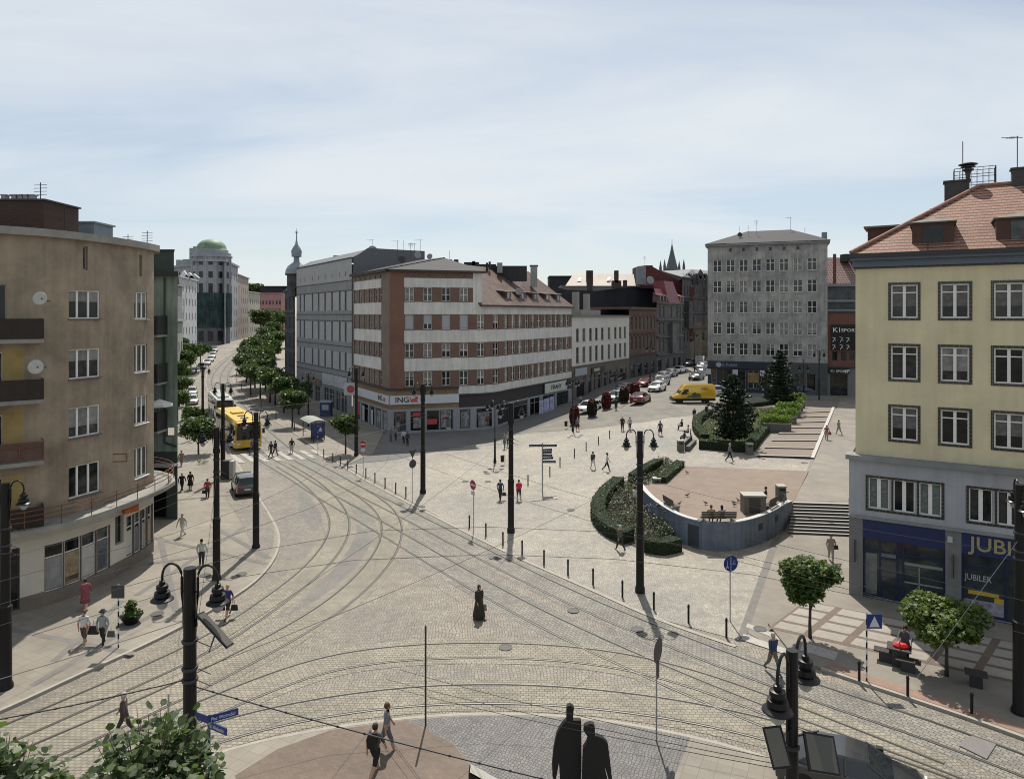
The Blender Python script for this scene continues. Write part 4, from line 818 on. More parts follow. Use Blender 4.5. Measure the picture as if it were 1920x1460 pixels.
for i, x in enumerate((961, 986, 1010, 1033, 1053)):
    u = pr.px(x+3); p = pr.at(u)+nR*1.0; a = atan2(dR.y, dR.x)
    w, zb, zt = .85, 17.7, 19.1; M4 = Matrix.Translation((p.x-B3.location.x, p.y-B3.location.y, 0)) @ Matrix.Rotation(a, 4, 'Z'); mb = MB()
    mb.add([M4 @ Vector(v) for v in ((-w, 0, zb), (w, 0, zb), (w, 0, zt), (-w, 0, zt), (-w, 2.6, zt+.15), (w, 2.6, zt+.15), (-w, 2.6, zb), (w, 2.6, zb))], [(0, 1, 2, 3), (0, 3, 4, 6), (1, 2, 5, 7)], 0)
    mb.add([M4 @ Vector(v) for v in ((-w-.15, -.25, zt+.02), (w+.15, -.25, zt+.02), (w+.15, 3.0, zt+.3), (-w-.15, 3.0, zt+.3), (-w-.15, -.25, zt+.12), (w+.15, -.25, zt+.12), (w+.15, 3.0, zt+.4), (-w-.15, 3.0, zt+.4))], [(0, 1, 2, 3), (4, 5, 6, 7), (0, 1, 5, 4), (1, 2, 6, 5), (0, 3, 7, 4)], 1)
    o = obj('dormer', mb.mesh('dormer', [mat('dormer_dark', (.06, .035, .03), .8, .1, 2), flat((.42, .39, .36))]), B3)
    fr, pn = window_mesh(.8, 1.1, 'two'); v = M4 @ Vector((.1, -.06, zb+.15)); w_ = obj('window', fr, o, v, a); obj('pane', pn, w_)
# chimneys of the long wing
mb = MB(); bb = lambda px, px2, y0, y1, D, dd=1.2, mi=0: mb.box(P(px, D)[0], P(px2, D)[0], D, D+dd, Z(y1, D), Z(y0, D), mi)
bb(995, 1007.5, 496, 534, 110.5, 1.4, 1); bb(993.5, 1009, 493.5, 496, 110.5, 1.5, 0); mb.build('chimney', [darkm, mat('chimney_render', (.27, .27, .265), .85, .1, 2)], B3)
mb = MB()
for a, b, y0, y1 in ((828, 836, 484, 490), (839, 847, 483, 491), (851, 859, 483, 492), (870, 898, 488, 493), (885, 891, 486, 489), (911, 915, 489, 495), (916, 920, 487, 494)): bb(a, b, y0, y1+8, 106, .8)
bb(932, 942, 489, 508, 107, 1, 1); bb(873, 988, 495, 524, 108, .5, 0); bb(855, 930, 492, 500, 110, 2, 0); mb.build('chimney', [mat('tar_black', (.03, .03, .032), .8, .3, 2), MATS['chimney_render']], B3)
for i, (px, y0, y1, kk) in enumerate(((745, 451, 485, 1), (757, 450, 485, 0), (770, 455, 487, 2), (777, 456, 487, 1), (788, 449, 487, 1), (843, 470, 486, 0))):
    D = 101; x, y = P(px, D); antenna('antenna', ORD[i]+' thin aerial from the left on the grey roof of the corner bank house', (x, y, Z(y1, D)), Z(y0, D)-Z(y1, D), kind=kk)
x, y = P(753, 95); dish('dark satellite dish at the front slope of the grey bank roof', (x, y, 22.2), .55, .5, .9, darkm)
x, y = P(783, 99); dish('pale satellite dish near the ridge of the grey bank roof', (x, y, 23.5), .5, .3, .5)
x, y = P(806, 99); dish('round grey satellite dish right of the ridge of the bank roof', (x, y, 23.2), .42, -.2, .6)
x, y = P(972, 103); dish('satellite dish between the first two dormers of the ribbed roof', (x, y, 18.3), .5, .2, .6)
# bank sign
ING = mat('sign_white', (.50, .52, .55), .5, .03, 1); blk = flat((.015, .015, .02), .5); orange = flat((.42, .09, .06), .5)
signboard('fascia_sign', B3, pr, .02, pr.px(860), 4.1, 5.25, ING, .22, .2); signboard('fascia_sign', B3, pl, pl.px(672), pl.L, 4.1, 5.25, ING, .22, .2)
facetext(B3, pr, pr.px(753.5), 4.38, 'ING', 1.0, blk, .235, 1.05, name='bank_lettering'); facetext(B3, pl, pl.px(716), 4.4, 'ING', .95, blk, .235, name='bank_lettering')
def lion(parent, path, u, z, s, out):
    p = path.at(u); d = path.dir(u); o = parent.location; M4 = Matrix.Translation((p.x+d.y*out-o.x, p.y-d.x*out-o.y, z-o.z)) @ Matrix.Rotation(atan2(d.y, d.x), 4, 'Z') @ Matrix.Scale(s, 4)
    mb = MB(); pts = [(.25, .1), (.4, 0), (1.6, 0), (1.65, .12), (1.42, .2), (1.5, .45), (1.65, .6), (1.6, .9), (1.35, 1.0), (1.12, .85), (1.05, .6), (.85, .62), (.6, .55), (.45, .42), (.3, .75), (.4, .88), (.28, .95), (.17, .75), (.33, .35)]
    n = len(pts); vs = [M4 @ Vector((a, -.01, b)) for a, b in pts]+[M4 @ Vector((a, .03, b)) for a, b in pts]; mb.add(vs, [tuple(range(n)), tuple(range(n, 2*n))]+[(i, (i+1) % n, n+(i+1) % n, n+i) for i in range(n)])
    obj('lion_emblem', mb.mesh('lion_emblem', orange), parent)
lion(B3, pr, pr.px(766), 4.38, .75, .25); lion(B3, pl, pl.px(721), 4.4, .55, .25)
x, y = P(657.5, 102); e = empty('hanging_sign', (x, y, 4.6), 'white projecting sign with an orange lion head at the left end of the bank', 'sign'); MB().box(-.95, .95, -.1, .1, -.9, .9).build('panel', ING, e)
MB().lathe([(.5, 0), (.55, .03), (.4, .04), (.38, .02), (.01, .02)], (0, 0, 0), 20).build('lion_head', orange, e, smooth=False, loc=(0, -.11, 0)).rotation_euler = (pi/2, 0, 0)
# window advertising of the bank
mb = MB()
def post(path, a, b, z0, z1, mi, out=-.1): slab(mb, path, path.px(a), path.px(b), z0, z1, out, -out+.004, mi)
for a, b, z0, z1, mi in ((741, 751, .7, 2.6, 1), (743, 752, 2.0, 2.9, 2), (744, 750, 1.1, 1.7, 4), (774, 788, 2.45, 2.95, 3), (775, 790, .9, 2.3, 5), (801, 820, 1.3, 2.0, 3), (827, 846, .8, 3.1, 5), (829, 842, 1.9, 2.2, 3), (837, 846, .55, 2.0, 4), (864, 880, .6, 3.1, 5), (864, 876, 2.75, 3.05, 3), (864, 872, .6, 2.0, 4), (897, 922, .6, 2.6, 5), (897, 905, .6, 1.9, 4), (911, 922, 1.3, 2.0, 3)): post(pr, a, b, z0, z1, mi)
for a, b, z0, z1, mi in ((668, 674, 1.2, 3.4, 3), (678, 682, .6, 2.8, 4), (694, 698, .6, 2.6, 4), (706, 712, .6, 2.9, 5), (718, 724, .5, 3.0, 5)): post(pl, a, b, z0, z1, mi)
mb.build('window_poster', [black, flat((.1, .09, .09)), flat((.16, .1, .08)), flat((.42, .06, .05)), flat((.42, .42, .42)), mat('poster_figures', (.20, .20, .21), .5, .9, 1.6)], B3)
# curtain shop
signboard('curtain_shop_sign', B3, pr, pr.px(1019), pr.px(1060), 3.5, 5.0, flat((.50, .50, .47)), .3, .1); facetext(B3, pr, pr.px(1040), 3.95, 'FIRANY', .95, blk, .315, 1.15, name='shop_lettering')
mb = MB(); 
for k, (a, b) in enumerate(((1001, 1009), (1010, 1020), (1021, 1029))): slab(mb, pr, pr.px(a), pr.px(b), .5, 2.5+.1*k, .95, -.9)
tag(mb.build('banner_stand', mat('banner_blue_white', (.35, .38, .52), .6, .45, 1.3)), 'blue and white printed banners standing before the curtain shop', 'banner')
B3.location.z -= .28
# ---------------------------------------------------------------- 4 grey strip-window house
pgs = Path2([(-39.9, 128.4), bL+Vector((-.25, .4))]); B4 = bld('grey_house', (-32, 116, 0), 'flat grey house with bands of tall closed windows and shops at street level')
gA = mat('grey_render', (.25, .252, .255), .9, .07, .6, stain=.15, streak=.12); gB = mat('pale_grey_panel', (.35, .352, .355), .9, .05, .8, stain=.12); gC = flat((.05, .053, .058), .8)
gs = [(16.15, 19.1), (11.35, 14.4), (6.95, 9.7)]
slx = [563, 570.5, 586, 597.5, 609.5, 622.5, 637, 648]
def zg(u, z):
    if z > 20.7 and u > pgs.px(556): return 1
    for a, b in gs:
        if a < z < b: return 1
    return 0
hs = []
for a, b in gs:
    for x in slx: hs.append((pgs.px(x)-.45, pgs.px(x)+.45, a, b, 'sl'))
for x in slx: hs.append((pgs.px(x)-.2, pgs.px(x)+.2, 21.4, 22.1))
for a, b in ((607, 616), (617.5, 627), (629, 637), (639, 650)): hs.append((pgs.px(a), pgs.px(b), .4, 3.6, 'shop'))
hs += [(pgs.px(565), pgs.px(572), .2, 3.4, 'door'), (pgs.px(578), pgs.px(586), .4, 3.4, 'shop'), (pgs.px(590), pgs.px(600), .4, 3.4, 'shop')]
facade(B4, pgs, -.3, 24.0, hs, [gA, gB], zg, cuts_z=[z for ab in gs for z in ab]+[20.7], inset=.1)
mb = MB()
for z_ in (20.62, 15.5, 19.15, 14.5, 10.6, 6.8, 5.9): slab(mb, pgs, 0, pgs.L, z_, z_+.09, .07, 0)
slab(mb, pgs, 0, pgs.L, 23.95, 24.12, .12, .3); mb.box(0, 0, 0, 0, 0, 0); mb.build('ledge', gC, B4)
dq = pgs.dir(0); nq = Vector((-dq.y, dq.x)); a, b = pgs.p[0], pgs.p[1]
c_, d__ = b+nq*12, a+nq*12; xw = lambda p, z: (p.x, p.y, z)
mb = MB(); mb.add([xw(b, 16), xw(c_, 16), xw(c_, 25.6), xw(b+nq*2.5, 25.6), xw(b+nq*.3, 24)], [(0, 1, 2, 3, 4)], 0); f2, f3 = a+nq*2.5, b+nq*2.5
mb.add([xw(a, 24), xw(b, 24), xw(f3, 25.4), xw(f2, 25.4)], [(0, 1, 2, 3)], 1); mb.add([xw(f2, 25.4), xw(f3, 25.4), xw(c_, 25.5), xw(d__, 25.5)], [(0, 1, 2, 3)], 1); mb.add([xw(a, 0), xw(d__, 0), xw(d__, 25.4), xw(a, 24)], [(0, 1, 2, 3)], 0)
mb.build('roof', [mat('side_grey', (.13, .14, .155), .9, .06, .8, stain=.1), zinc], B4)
mb = MB(); bb(625, 641, 479, 484, 118, 2); bb(702, 719, 480, 492, 112, 2); bb(727, 748, 479, 492, 108, 2); bb(748, 790, 480, 492, 110, 2); mb.build('chimney', MATS['tar_black'], B4)
x, y = P(698, 106); antenna('antenna', 'tall T shaped aerial above the satellite dish on the grey house', (x, y, 24.2), Z(449, 106)-24.2, kind=1); dish('large grey satellite dish on the grey house roof', (x+.1, y-.3, 24.3), .75, .4, Z(470, 106)-24.3)
for i, (u0, u1) in enumerate(((606, 627.5), (628.5, 652))): o = signboard('shop_sign', B4, pgs, pgs.px(u0), pgs.px(u1), 4.1, 5.9, mat('shop_sign_pale', (.36, .38, .40), .6, .25, 1.2), .15, .1)
signboard('shop_sign', B4, pgs, pgs.px(577), pgs.px(603), 3.6, 4.6, mat('shop_sign_red', (.16, .1, .1), .6, .4, 1.2), .15, .1)
# ---------------------------------------------------------------- 5 dark ornate house with onion dome
dk = mat('soot_stone', (.085, .082, .085), .9, .3, .8, stain=.3, streak=.3)
pq = Path2([(-47.5, 145), (-40.3, 128.9)]); B5 = bld('onion_dome_house', (-44, 138, 0), 'dark ornate tenement with a bulbous onion dome turret and spire')
hs = []
for z_ in (5.2, 9.0, 12.8, 16.6):
    for k in range(7): u = 1.2+k*2.3; hs.append((u-.5, u+.5, z_, z_+2.3, 'dark'))
for k in range(4): hs.append((1+k*4, 3.6+k*4, .4, 3.6, 'plain'))
facade(B5, pq, -.3, 20.5, hs, dk)
mb = MB(); [slab(mb, pq, 0, pq.L, z_, z_+.3, .35, 0) for z_ in (4.3, 8.3, 12, 15.9, 20.2)]; mb.build('cornice', flat((.07, .07, .072), .8), B5)
p0, p1 = pq.p; nq = Vector((-pq.dir(0).y, pq.dir(0).x)); roof(B5, [[xw(p0, 20.5), xw(p1, 20.5), xw(p1+nq*3, 24.3), xw(p0+nq*3, 24.3)], [xw(p0+nq*3, 24.3), xw(p1+nq*3, 24.3), xw(p1+nq*12, 24.3), xw(p0+nq*12, 24.3)]], mat('slate_dark', (.06, .06, .07), .6, .2, 2))
x, y = P(556, 131.5); mb = MB(); mb.lathe([(1.75, -4), (1.75, 0), (2.1, .1), (2.1, .3), (1.75, .4)], (0, 0, 22.9), 16, 0); o = mb.build('turret', [dk], B5, org=(0, 0, 0), loc=(x-B5.location.x, y-B5.location.y, 0))
mb = MB(); mb.lathe([(2.1, -.1), (1.95, .7), (1.6, 1.4), (.85, 1.95), (.55, 2.2), (.5, 3.1), (.95, 3.2), (.9, 3.5), (1.0, 4.2), (.7, 4.9), (.28, 5.5), (.12, 6.4), (.08, 7.6), (.2, 7.7), (.2, 7.95), (.04, 8.1), (.02, 8.6)], (0, 0, 23.3), 16); mb.build('onion_dome', mat('dome_grey', (.20, .23, .255), .5, .2, 1), B5, org=(0, 0, 0), smooth='a', loc=(x-B5.location.x, y-B5.location.y, 0))
# ---------------------------------------------------------------- 6 low white house
d6 = dR; w0 = c3+d6*.05; pw = Path2([w0, w0+d6*27.6]); wE = pw.p[1]
B6 = bld('low_white_house', (17, 129, 0), 'low white house with two rows of narrow windows and a flat roof')
mw_ = mat('white_render', (.58, .57, .53), .85, .05, .8, stain=.1); mtan = mat('tan_shop_front', (.145, .125, .105), .85, .1, .8, stain=.15)
hs = []
for x in (1083, 1095, 1107.5, 1118.5, 1129.5, 1142, 1154, 1163, 1172):
    u = pw.px(x)
    for a, b in ((10.9, 13.1), (7.2, 9.9)): hs.append((u-.62, u+.62, a, b, 'flatw', 'd'))
for a, b in ((1081, 1098), (1103, 1110), (1114, 1118), (1121, 1128), (1132, 1139), (1142, 1147), (1151, 1158), (1162, 1175)): hs.append((pw.px(a), pw.px(b), 1.2, 4.9, 'shopn'))
facade(B6, pw, .2, 15.1, hs, [mw_, mtan], lambda u, z: 1 if z < 6.7 else 0, cuts_z=(6.7,))
n6 = Vector((-d6.y, d6.x)); mb = MB(); slab(mb, pw, 0, pw.L, 15.1, 15.4, .3, 14); slab(mb, pw, 0, pw.L, 6.6, 6.75, .12, 0); mb.build('parapet', mat('parapet_grey', (.17, .165, .155), .8, .12, 1), B6)
def rb(B, path, u, back_, w, dpt, z0, z1, m, name='chimney'):
    p = path.at(u); d = path.dir(min(u, path.L-.01)); n = Vector((-d.y, d.x)); q = p+n*back_; mb = MB(); mb.ob((q.x, q.y, (z0+z1)/2), (w, dpt, z1-z0), atan2(d.y, d.x)); return mb.build(name, m, B)
cg = mat('block_grey', (.20, .22, .235), .8, .1, 1); rb(B6, pw, pw.px(1086), 3.5, 1.4, 1.4, 15.4, 17.2, cg, 'roof_vent'); rb(B6, pw, pw.px(1117), 4, 1.1, 1, 15.4, 19.7, mat('block_pale', (.24, .235, .22), .8, .1, 1)); rb(B6, pw, pw.px(1141), 4.5, 1.0, 1, 15.4, 19.5, MATS['block_pale']); rb(B6, pw, pw.px(1128), 3, 9, 1.8, 15.4, 16.4, MATS['block_pale'], 'roof_light')
signboard('shop_sign', B6, pw, pw.px(1077), pw.px(1099), 5.0, 6.3, flat((.30, .33, .37)), .2, .1); signboard('shop_sign', B6, pw, pw.px(1108), pw.px(1132), 5.0, 6.0, black, .2, .1); signboard('shop_sign', B6, pw, pw.px(1112), pw.px(1122), 5.3, 5.8, flat((.4, .38, .33)), .25, .06)
# 7 brown brick house
pk = Path2([wE, wE+d6*17.6]); kE = pk.p[1]; B7 = bld('brown_brick_house', (28, 149, 0), 'brown brick tenement with arched rows of windows between the white house and the pink roof')
bb1 = brick('brown_brick', (.15, .075, .052), (.105, .055, .04), (.09, .07, .06), .3, .1, .015, (d6.x, d6.y), gain=.3)
hs = []
for z_ in (8.3, 12.4):
    for k in range(7): u = 1.4+k*2.42; hs.append((u-.6, u+.6, z_, z_+2.7, 'tall'))
for k in range(4): hs.append((1+k*4.2, 3.4+k*4.2, 1.9, 5.2, 'plain'))
facade(B7, pk, .5, 16.6, hs, [bb1, mat('dark_ground_floor', (.075, .07, .07), .85, .15, 1, stain=.2)], lambda u, z: 1 if z < 7.1 else 0, cuts_z=(7.1,))
mb = MB(); slab(mb, pk, 0, pk.L, 16.6, 17.1, .5, 10); slab(mb, pk, 0, pk.L, 11.6, 11.8, .25, 0); slab(mb, pk, 0, pk.L, 7.1, 7.3, .25, 0)
for h in hs[:14]: slab(mb, pk, h[0]-.2, h[1]+.2, h[3]+.1, h[3]+.35, .15, 0)
mb.build('cornice', bb1, B7)
for i in range(4): pass
# 8 pink mansard house
pf0 = kE; pf1 = Vector(P(1279, 168)); pp = Path2([pf0, pf1]); B8 = bld('pink_roof_house', ((pf0.x+pf1.x)/2, 164, 0), 'grey stone corner tenement with a pink mansard roof and dormers')
stn = mat('grey_stone', (.135, .14, .135), .85, .25, .8, stain=.25, streak=.2); pink = mat('pink_metal_roof', (.20, .06, .07), .5, .12, .8); redbk = brick('red_firewall', (.14, .035, .028), (.10, .028, .022), (.06, .03, .03), .3, .1, .01, (.9, -.3), gain=.3)
hs = []
LW = pp.L
for z_ in (7.6, 11.6, 15.3):
    for u in (.10, .25, .55, .78, .90): hs.append((u*LW-.55, u*LW+.55, z_-.6, z_+2.2, 'tall'))
for u in (.12, .4, .68, .88): hs.append((u*LW-1, u*LW+1, 2.2, 5.4, 'plain'))
facade(B8, pp, 1, 18.2, hs, stn)
mb = MB(); [slab(mb, pp, -.0, LW, z_, z_+.3, .5, 0) for z_ in (18.0, 14.2, 10.3, 6.3)]; slab(mb, pp, LW*.45, LW*.65, 6.6, 13.5, 1.0, -.01); mb.build('cornice', stn, B8)
dp_ = pp.dir(0); np_ = Vector((-dp_.y, dp_.x)); a, b = pp.p
hs_ = lambda p, q, t: p+(q-p)*t
mb = MB(); mb.add([xw(hs_(a, b, -.02)-np_*.3, 18.3), xw(hs_(a, b, 1.02)-np_*.3, 18.3), xw(hs_(a, b, .92)+np_*1.3, 21.5), xw(hs_(a, b, .10)+np_*1.3, 21.5)], [(0, 1, 2, 3)]); mb.add([xw(b+dp_*.3-np_*.3, 18.3), xw(b+np_*12, 18.3), xw(b+np_*12, 21.5), xw(hs_(a, b, .92)+np_*1.3, 21.5)], [(0, 1, 2, 3)])
mb.add([xw(hs_(a, b, .92)+np_*1.3, 21.5), xw(hs_(a, b, .10)+np_*1.3, 21.5), xw(hs_(a, b, .10)+np_*12, 21.8), xw(hs_(a, b, .92)+np_*12, 21.8)], [(0, 1, 2, 3)])
A1, B1_, = hs_(a, b, .38), hs_(a, b, .84)
mb.add([xw(A1-np_*.5, 18.3), xw(B1_-np_*.5, 18.3), xw(hs_(a, b, .78)+np_*1, 23.4), xw(hs_(a, b, .42)+np_*1, 23.4), xw(hs_(a, b, .78)+np_*6, 23.4), xw(hs_(a, b, .42)+np_*6, 23.4), xw(B1_+np_*6, 18.3), xw(A1+np_*6, 18.3)], [(0, 1, 2, 3), (3, 2, 4, 5), (1, 6, 4, 2), (0, 3, 5, 7)])
mb.build('mansard_roof', pink, B8)
for t in (.08, .2, .32, .88, .97):
    p = hs_(a, b, t)-np_*.35; mb = MB(); ang = atan2(dp_.y, dp_.x); mb.ob((p.x+np_.x*.8, p.y+np_.y*.8, 19.2), (.9, 1.6, 1.6), ang, 0); mb.ob((p.x+np_.x*.7, p.y+np_.y*.7, 20.1), (1.25, 1.9, .14), ang, 1, rx=.35); mb.ob((p.x-np_.x*.02, p.y-np_.y*.02, 19.2), (.55, .05, 1.1), ang, 2); mb.build('dormer', [stn, pink, glass], B8)
# dark firewall block behind the low houses
B9 = bld('dark_firewall_house', (20, 160, 0), 'long windowless dark wall of a rear building rising above the low white house')
tar = mat('dark_firewall', (.028, .03, .036), .95, .25, .5, stain=.2)
D = 152; cs = [(1040, 537), (1062, 543), (1118, 544), (1180, 535), (1222, 530), (1232, 536)]
mb = MB(); pt_ = [(P(x, D+(x-1040)*.06)[0], D+(x-1040)*.06, Z(y, D)) for x, y in cs]
for p, q in zip(pt_, pt_[1:]): mb.add([(p[0], p[1], 0), (q[0], q[1], 0), q, p, (p[0], p[1]+9, 0), (q[0], q[1]+9, 0), (q[0], q[1]+9, q[2]-.3), (p[0], p[1]+9, p[2]-.3)], [(0, 1, 2, 3), (3, 2, 6, 7)])
mb.add([(pt_[-1][0], pt_[-1][1], 0), (pt_[-1][0], pt_[-1][1]+9, 0), (pt_[-1][0], pt_[-1][1]+9, pt_[-1][2]), pt_[-1], ], [(0, 1, 2, 3)]); mb.build('wall', tar, B9)
mb = MB()
for x0, x1_, y0, y1 in ((1101, 1111, 524, 545), (1148, 1165, 526, 540), (1153, 1160, 507, 530), (1170, 1176, 525, 540)): bb(x0, x1_, y0, y1, 156, 1.5)
mb.build('chimney', [mat('chimney_dark_brick', (.06, .045, .04), .9, .2, 2)], B9)
bbx = MB(); mb = bbx; bb(1197, 1211, 499, 533, 158, 3); mb.build('light_shaft', cg, B9)
x, y = P(1209, 158); antenna('antenna', 'cellular aerial mast above the grey lift shaft by the pink roof', (x, y, Z(499, 158)), Z(480, 158)-Z(499, 158), kind=2)
x, y = P(1219, 157.5); dish('pale satellite dish left of the pink mansard roof', (x, y, Z(530, 157)), .9, .2, .6)
B10 = bld('red_firewall_house', (31, 180, 0), 'house with a steep red brick gable wall behind the pink roof'); D = 181
mb = MB(); cs = [(1197, 600), (1197, 499), (1212, 497.5), (1224, 497.5), (1224, 500), (1284, 533), (1300, 540), (1300, 640)]; vs = [(P(x, D)[0], D, Z(y, D)) for x, y in cs]; n = len(vs); vs += [(x, y+9, z) for x, y, z in vs]
mb.add(vs, [tuple(range(n)), tuple(range(n, 2*n))]+[(i, (i+1) % n, n+(i+1) % n, n+i) for i in range(n)], [0, 0]+[1 if i in (2, 4, 5) else 0 for i in range(n)]); mb.build('gable_wall', [redbk, mat('blue_metal_roof', (.16, .19, .25), .4, .3, 1)], B10)
for k in range(7):
    pass
# light tiled roof further back
B11 = bld('pale_tiled_house', (20, 185, 0), 'pale tiled hipped roof with skylights and a brick chimney far behind the dark wall'); D = 178
pt_l = brick('pale_tiles', (.40, .33, .27), (.34, .28, .24), (.22, .18, .16), .4, .3, .03, (1, 0), 1.2, .6, .3, gain=.15)
fx = lambda px, D_, py: (P(px, D_)[0], D_, Z(py, D_))
roof(B11, [[fx(1060, D, 536), fx(1192, D, 536), fx(1188, D+7, 514), fx(1076, D+7, 512)]], pt_l); mb = MB(); bb(1052, 1200, 535, 600, D+.2, 12); mb.build('wall', mat('rear_wall', (.17, .16, .15), .9, .1, 1), B11)
mb = MB(); bb(1100, 1112, 507, 533, D+1, 1.6); mb.build('chimney', chm, B11); mb = MB()
for a_1, y0 in ((1082, 524), (1137, 523)): mb.add([fx(a_1, D+2.2, y0+5), fx(a_1+7, D+2.2, y0+5), fx(a_1+9, D+4.6, y0-2), fx(a_1+3, D+4.6, y0-2)], [(0, 1, 2, 3)])
me_ = mb.build('skylight', flat((.5, .48, .44)), B11); me_.location.z += .25
# gothic houses closing the street
B12 = bld('gothic_house', (46, 190, 0), 'dark sooty gothic tenement with pointed gables and pinnacles closing the side street')
D = 186; pgo = Path2([Vector(P(1279, 176)), Vector(P(1316, 190)), Vector(P(1345, 192))]); hs = []
for z_ in (8.5, 12.6, 16.7, 20.6):
    for k in range(4): u = pgo.L*(.06+.12*k)+.3; hs.append((u-.5, u+.5, z_, z_+2.4, 'dark'))
    for k in range(3): u = pgo.L*(.78+.08*k); hs.append((u-.4, u+.4, z_, z_+2.2, 'dark'))
facade(B12, pgo, 2, 25, hs, [dk, mat('ochre_stone', (.13, .11, .075), .9, .3, 1, stain=.3)], lambda u, z: 1 if (z < 13.5 and u > pgo.L*.3) else 0, cuts_z=(13.5,), cuts_u=(pgo.L*.3,))
mb = MB()
for x, w, h, b_ in ((1284, 5, 1.5, 24), (1292, 4.5, 2.6, 24), (1306, 4.5, 1.5, 25), (1314, 3, 2.6, 25), (1322, 4, 1.5, 25)):
    q = P(x, 184); mb.add([(q[0]-w/2, q[1], b_), (q[0]+w/2, q[1], b_), (q[0]+w/2, q[1]+1, b_), (q[0]-w/2, q[1]+1, b_), (q[0], q[1], b_+h), (q[0], q[1]+1, b_+h)], [(0, 1, 4), (2, 3, 5), (1, 2, 5, 4), (3, 0, 4, 5)])
for x in (1281, 1287, 1296, 1300, 1303, 1309, 1318, 1325): q = P(x, 183); mb.lathe([(.35, 0), (.35, 1.4), (.45, 1.5), (.04, 2.9)], (q[0], q[1], 23.5), 6)
for z_ in (11.8, 15.8, 19.8, 24.8): slab(mb, pgo, 0, pgo.L, z_, z_+.35, .4, 0)
slab(mb, pgo, pgo.L*.1, pgo.L*.25, 12, 19, 1.1, 0); mb.build('gable', dk, B12)
roof(B12, [[xw(pgo.p[0], 25), xw(pgo.p[1], 25), (pgo.p[1].x, 200, 28.5), (pgo.p[0].x, 200, 28)], [xw(pgo.p[1], 25), xw(pgo.p[2], 25), (pgo.p[2].x, 200, 28), (pgo.p[1].x, 200, 28.5)]], mat('old_roof_grey', (.10, .105, .11), .6, .3, 1))
# spire
x, y = P(1260, 300); B13 = bld('church_spire', (x, y, 0), 'slender pointed church spire rising behind the gothic houses', 'church'); mb = MB(); mb.box(x-4.5, x+4.5, y-4.5, y+4.5, 0, Z(507, y)); mb.build('tower', dk, B13)
mb = MB(); mb.lathe([(3, 0), (2.2, 2.2), (.9, 7.5), (.12, 11.5), (.1, 13.5)], (x, y, Z(507, y)), 8)
for sx_ in (-4.1, 4.1):
    for sy in (-4.1, 4.1): mb.lathe([(.6, 0), (.6, 1.5), (.05, 4.6)], (x+sx_, y+sy, Z(507, y)), 6)
mb.build('spire', mat('spire_slate', (.10, .11, .12), .7, .2, 1), B13)
# ---------------------------------------------------------------- six storey grey house on the plaza
gA0 = Vector((33.3, 118)); dgp = Vector((.9336, -.3584)); pG6 = Path2([gA0, gA0+dgp*18.6]); B14 = bld('grey_six_storey_house', (42, 116, 2.4), 'tall stained grey plaster house with eight columns of white framed windows')
gst = mat('stained_grey_plaster', (.35, .345, .325), .9, .1, .7, bump=.3, stain=.36, streak=.2); dkb = mat('dark_blue_fascia', (.016, .022, .035), .5, .15, 1)
hs = []
gx = (1345.5, 1370.3, 1394.8, 1419.5, 1444.6, 1470.4, 1496.5, 1523.2)
for r, zt in enumerate((24.72, 21.22, 17.75, 14.25, 10.75)):
    for i, x in enumerate(gx):
        u = pG6.px(x)-.04; st = 'sh' if (r == 1 and i == 3) else R.choice(['x', 'x', 'xc', 't']); hs.append((u-.68, u+.68, zt-2.0, zt, 'x' if st == 'sh' else st, 'w'))
for x in (1369.5, 1394, 1419.3, 1444.4, 1470, 1496): u = pG6.px(x); hs.append((u-.25, u+.25, 26.05, 26.7))
facade(B14, pG6, 7.7, 27.0, hs, [gst], name='wall')
hs = [(pG6.px(a), pG6.px(b), c, d, st) for a, b, c, d, st in ((1333, 1344, 2.8, 6.3, 'plain'), (1352, 1372, 2.4, 6.2, 'door'), (1380, 1398, 3.0, 6.2, 'plain'), (1402, 1423, 3.2, 6.2, 'shop'), (1428, 1440, 3.2, 6.2, 'plain'), (1448, 1480, 3.2, 6.2, 'shopn'), (1488, 1508, 3.2, 6.0, 'plain'), (1512, 1530, 3.2, 6.0, 'plain'))]
facade(B14, pG6, 1.5, 7.7, hs, [dkb, mat('stone_dark_base', (.07, .075, .075), .8, .2, 1)], lambda u, z: 0 if u < 11 else 1, cuts_u=(11,))
n14 = Vector((-dgp.y, dgp.x)); g1 = pG6.p[1]; mb = MB(); mb.add([xw(g1, 1), xw(g1+n14*13, 1), xw(g1+n14*13, 27), xw(g1, 27)], [(0, 1, 2, 3)]); mb.add([xw(gA0, 1), xw(gA0+n14*13, 1), xw(gA0+n14*13, 27), xw(gA0, 27)], [(0, 1, 2, 3)]); mb.build('side_wall', gst, B14)
mb = MB(); slab(mb, pG6, -.35, pG6.L+.35, 27.0, 27.35, .45, 13.4); mb.build('eaves', zinc, B14)
f_ = lambda u, n_: gA0+dgp*u+n14*n_
roof(B14, [[xw(f_(-.4, -.45), 27.36), xw(f_(19, -.45), 27.36), xw(f_(13.2, 6.3), 30.0), xw(f_(6.2, 6.3), 30.0)], [xw(f_(-.4, -.45), 27.36), xw(f_(6.2, 6.3), 30.0), xw(f_(-.4, 13.4), 27.36)], [xw(f_(19, -.45), 27.36), xw(f_(13.2, 6.3), 30.0), xw(f_(19, 13.4), 27.36)]], mat('dark_felt_roof', (.028, .028, .032), .8, .15, 1))
mb = MB(); q = f_(18.3, 3); mb.ob((q.x, q.y, 28.1), (.8, .9, 1.9), atan2(dgp.y, dgp.x)); mb.build('chimney', cg, B14)
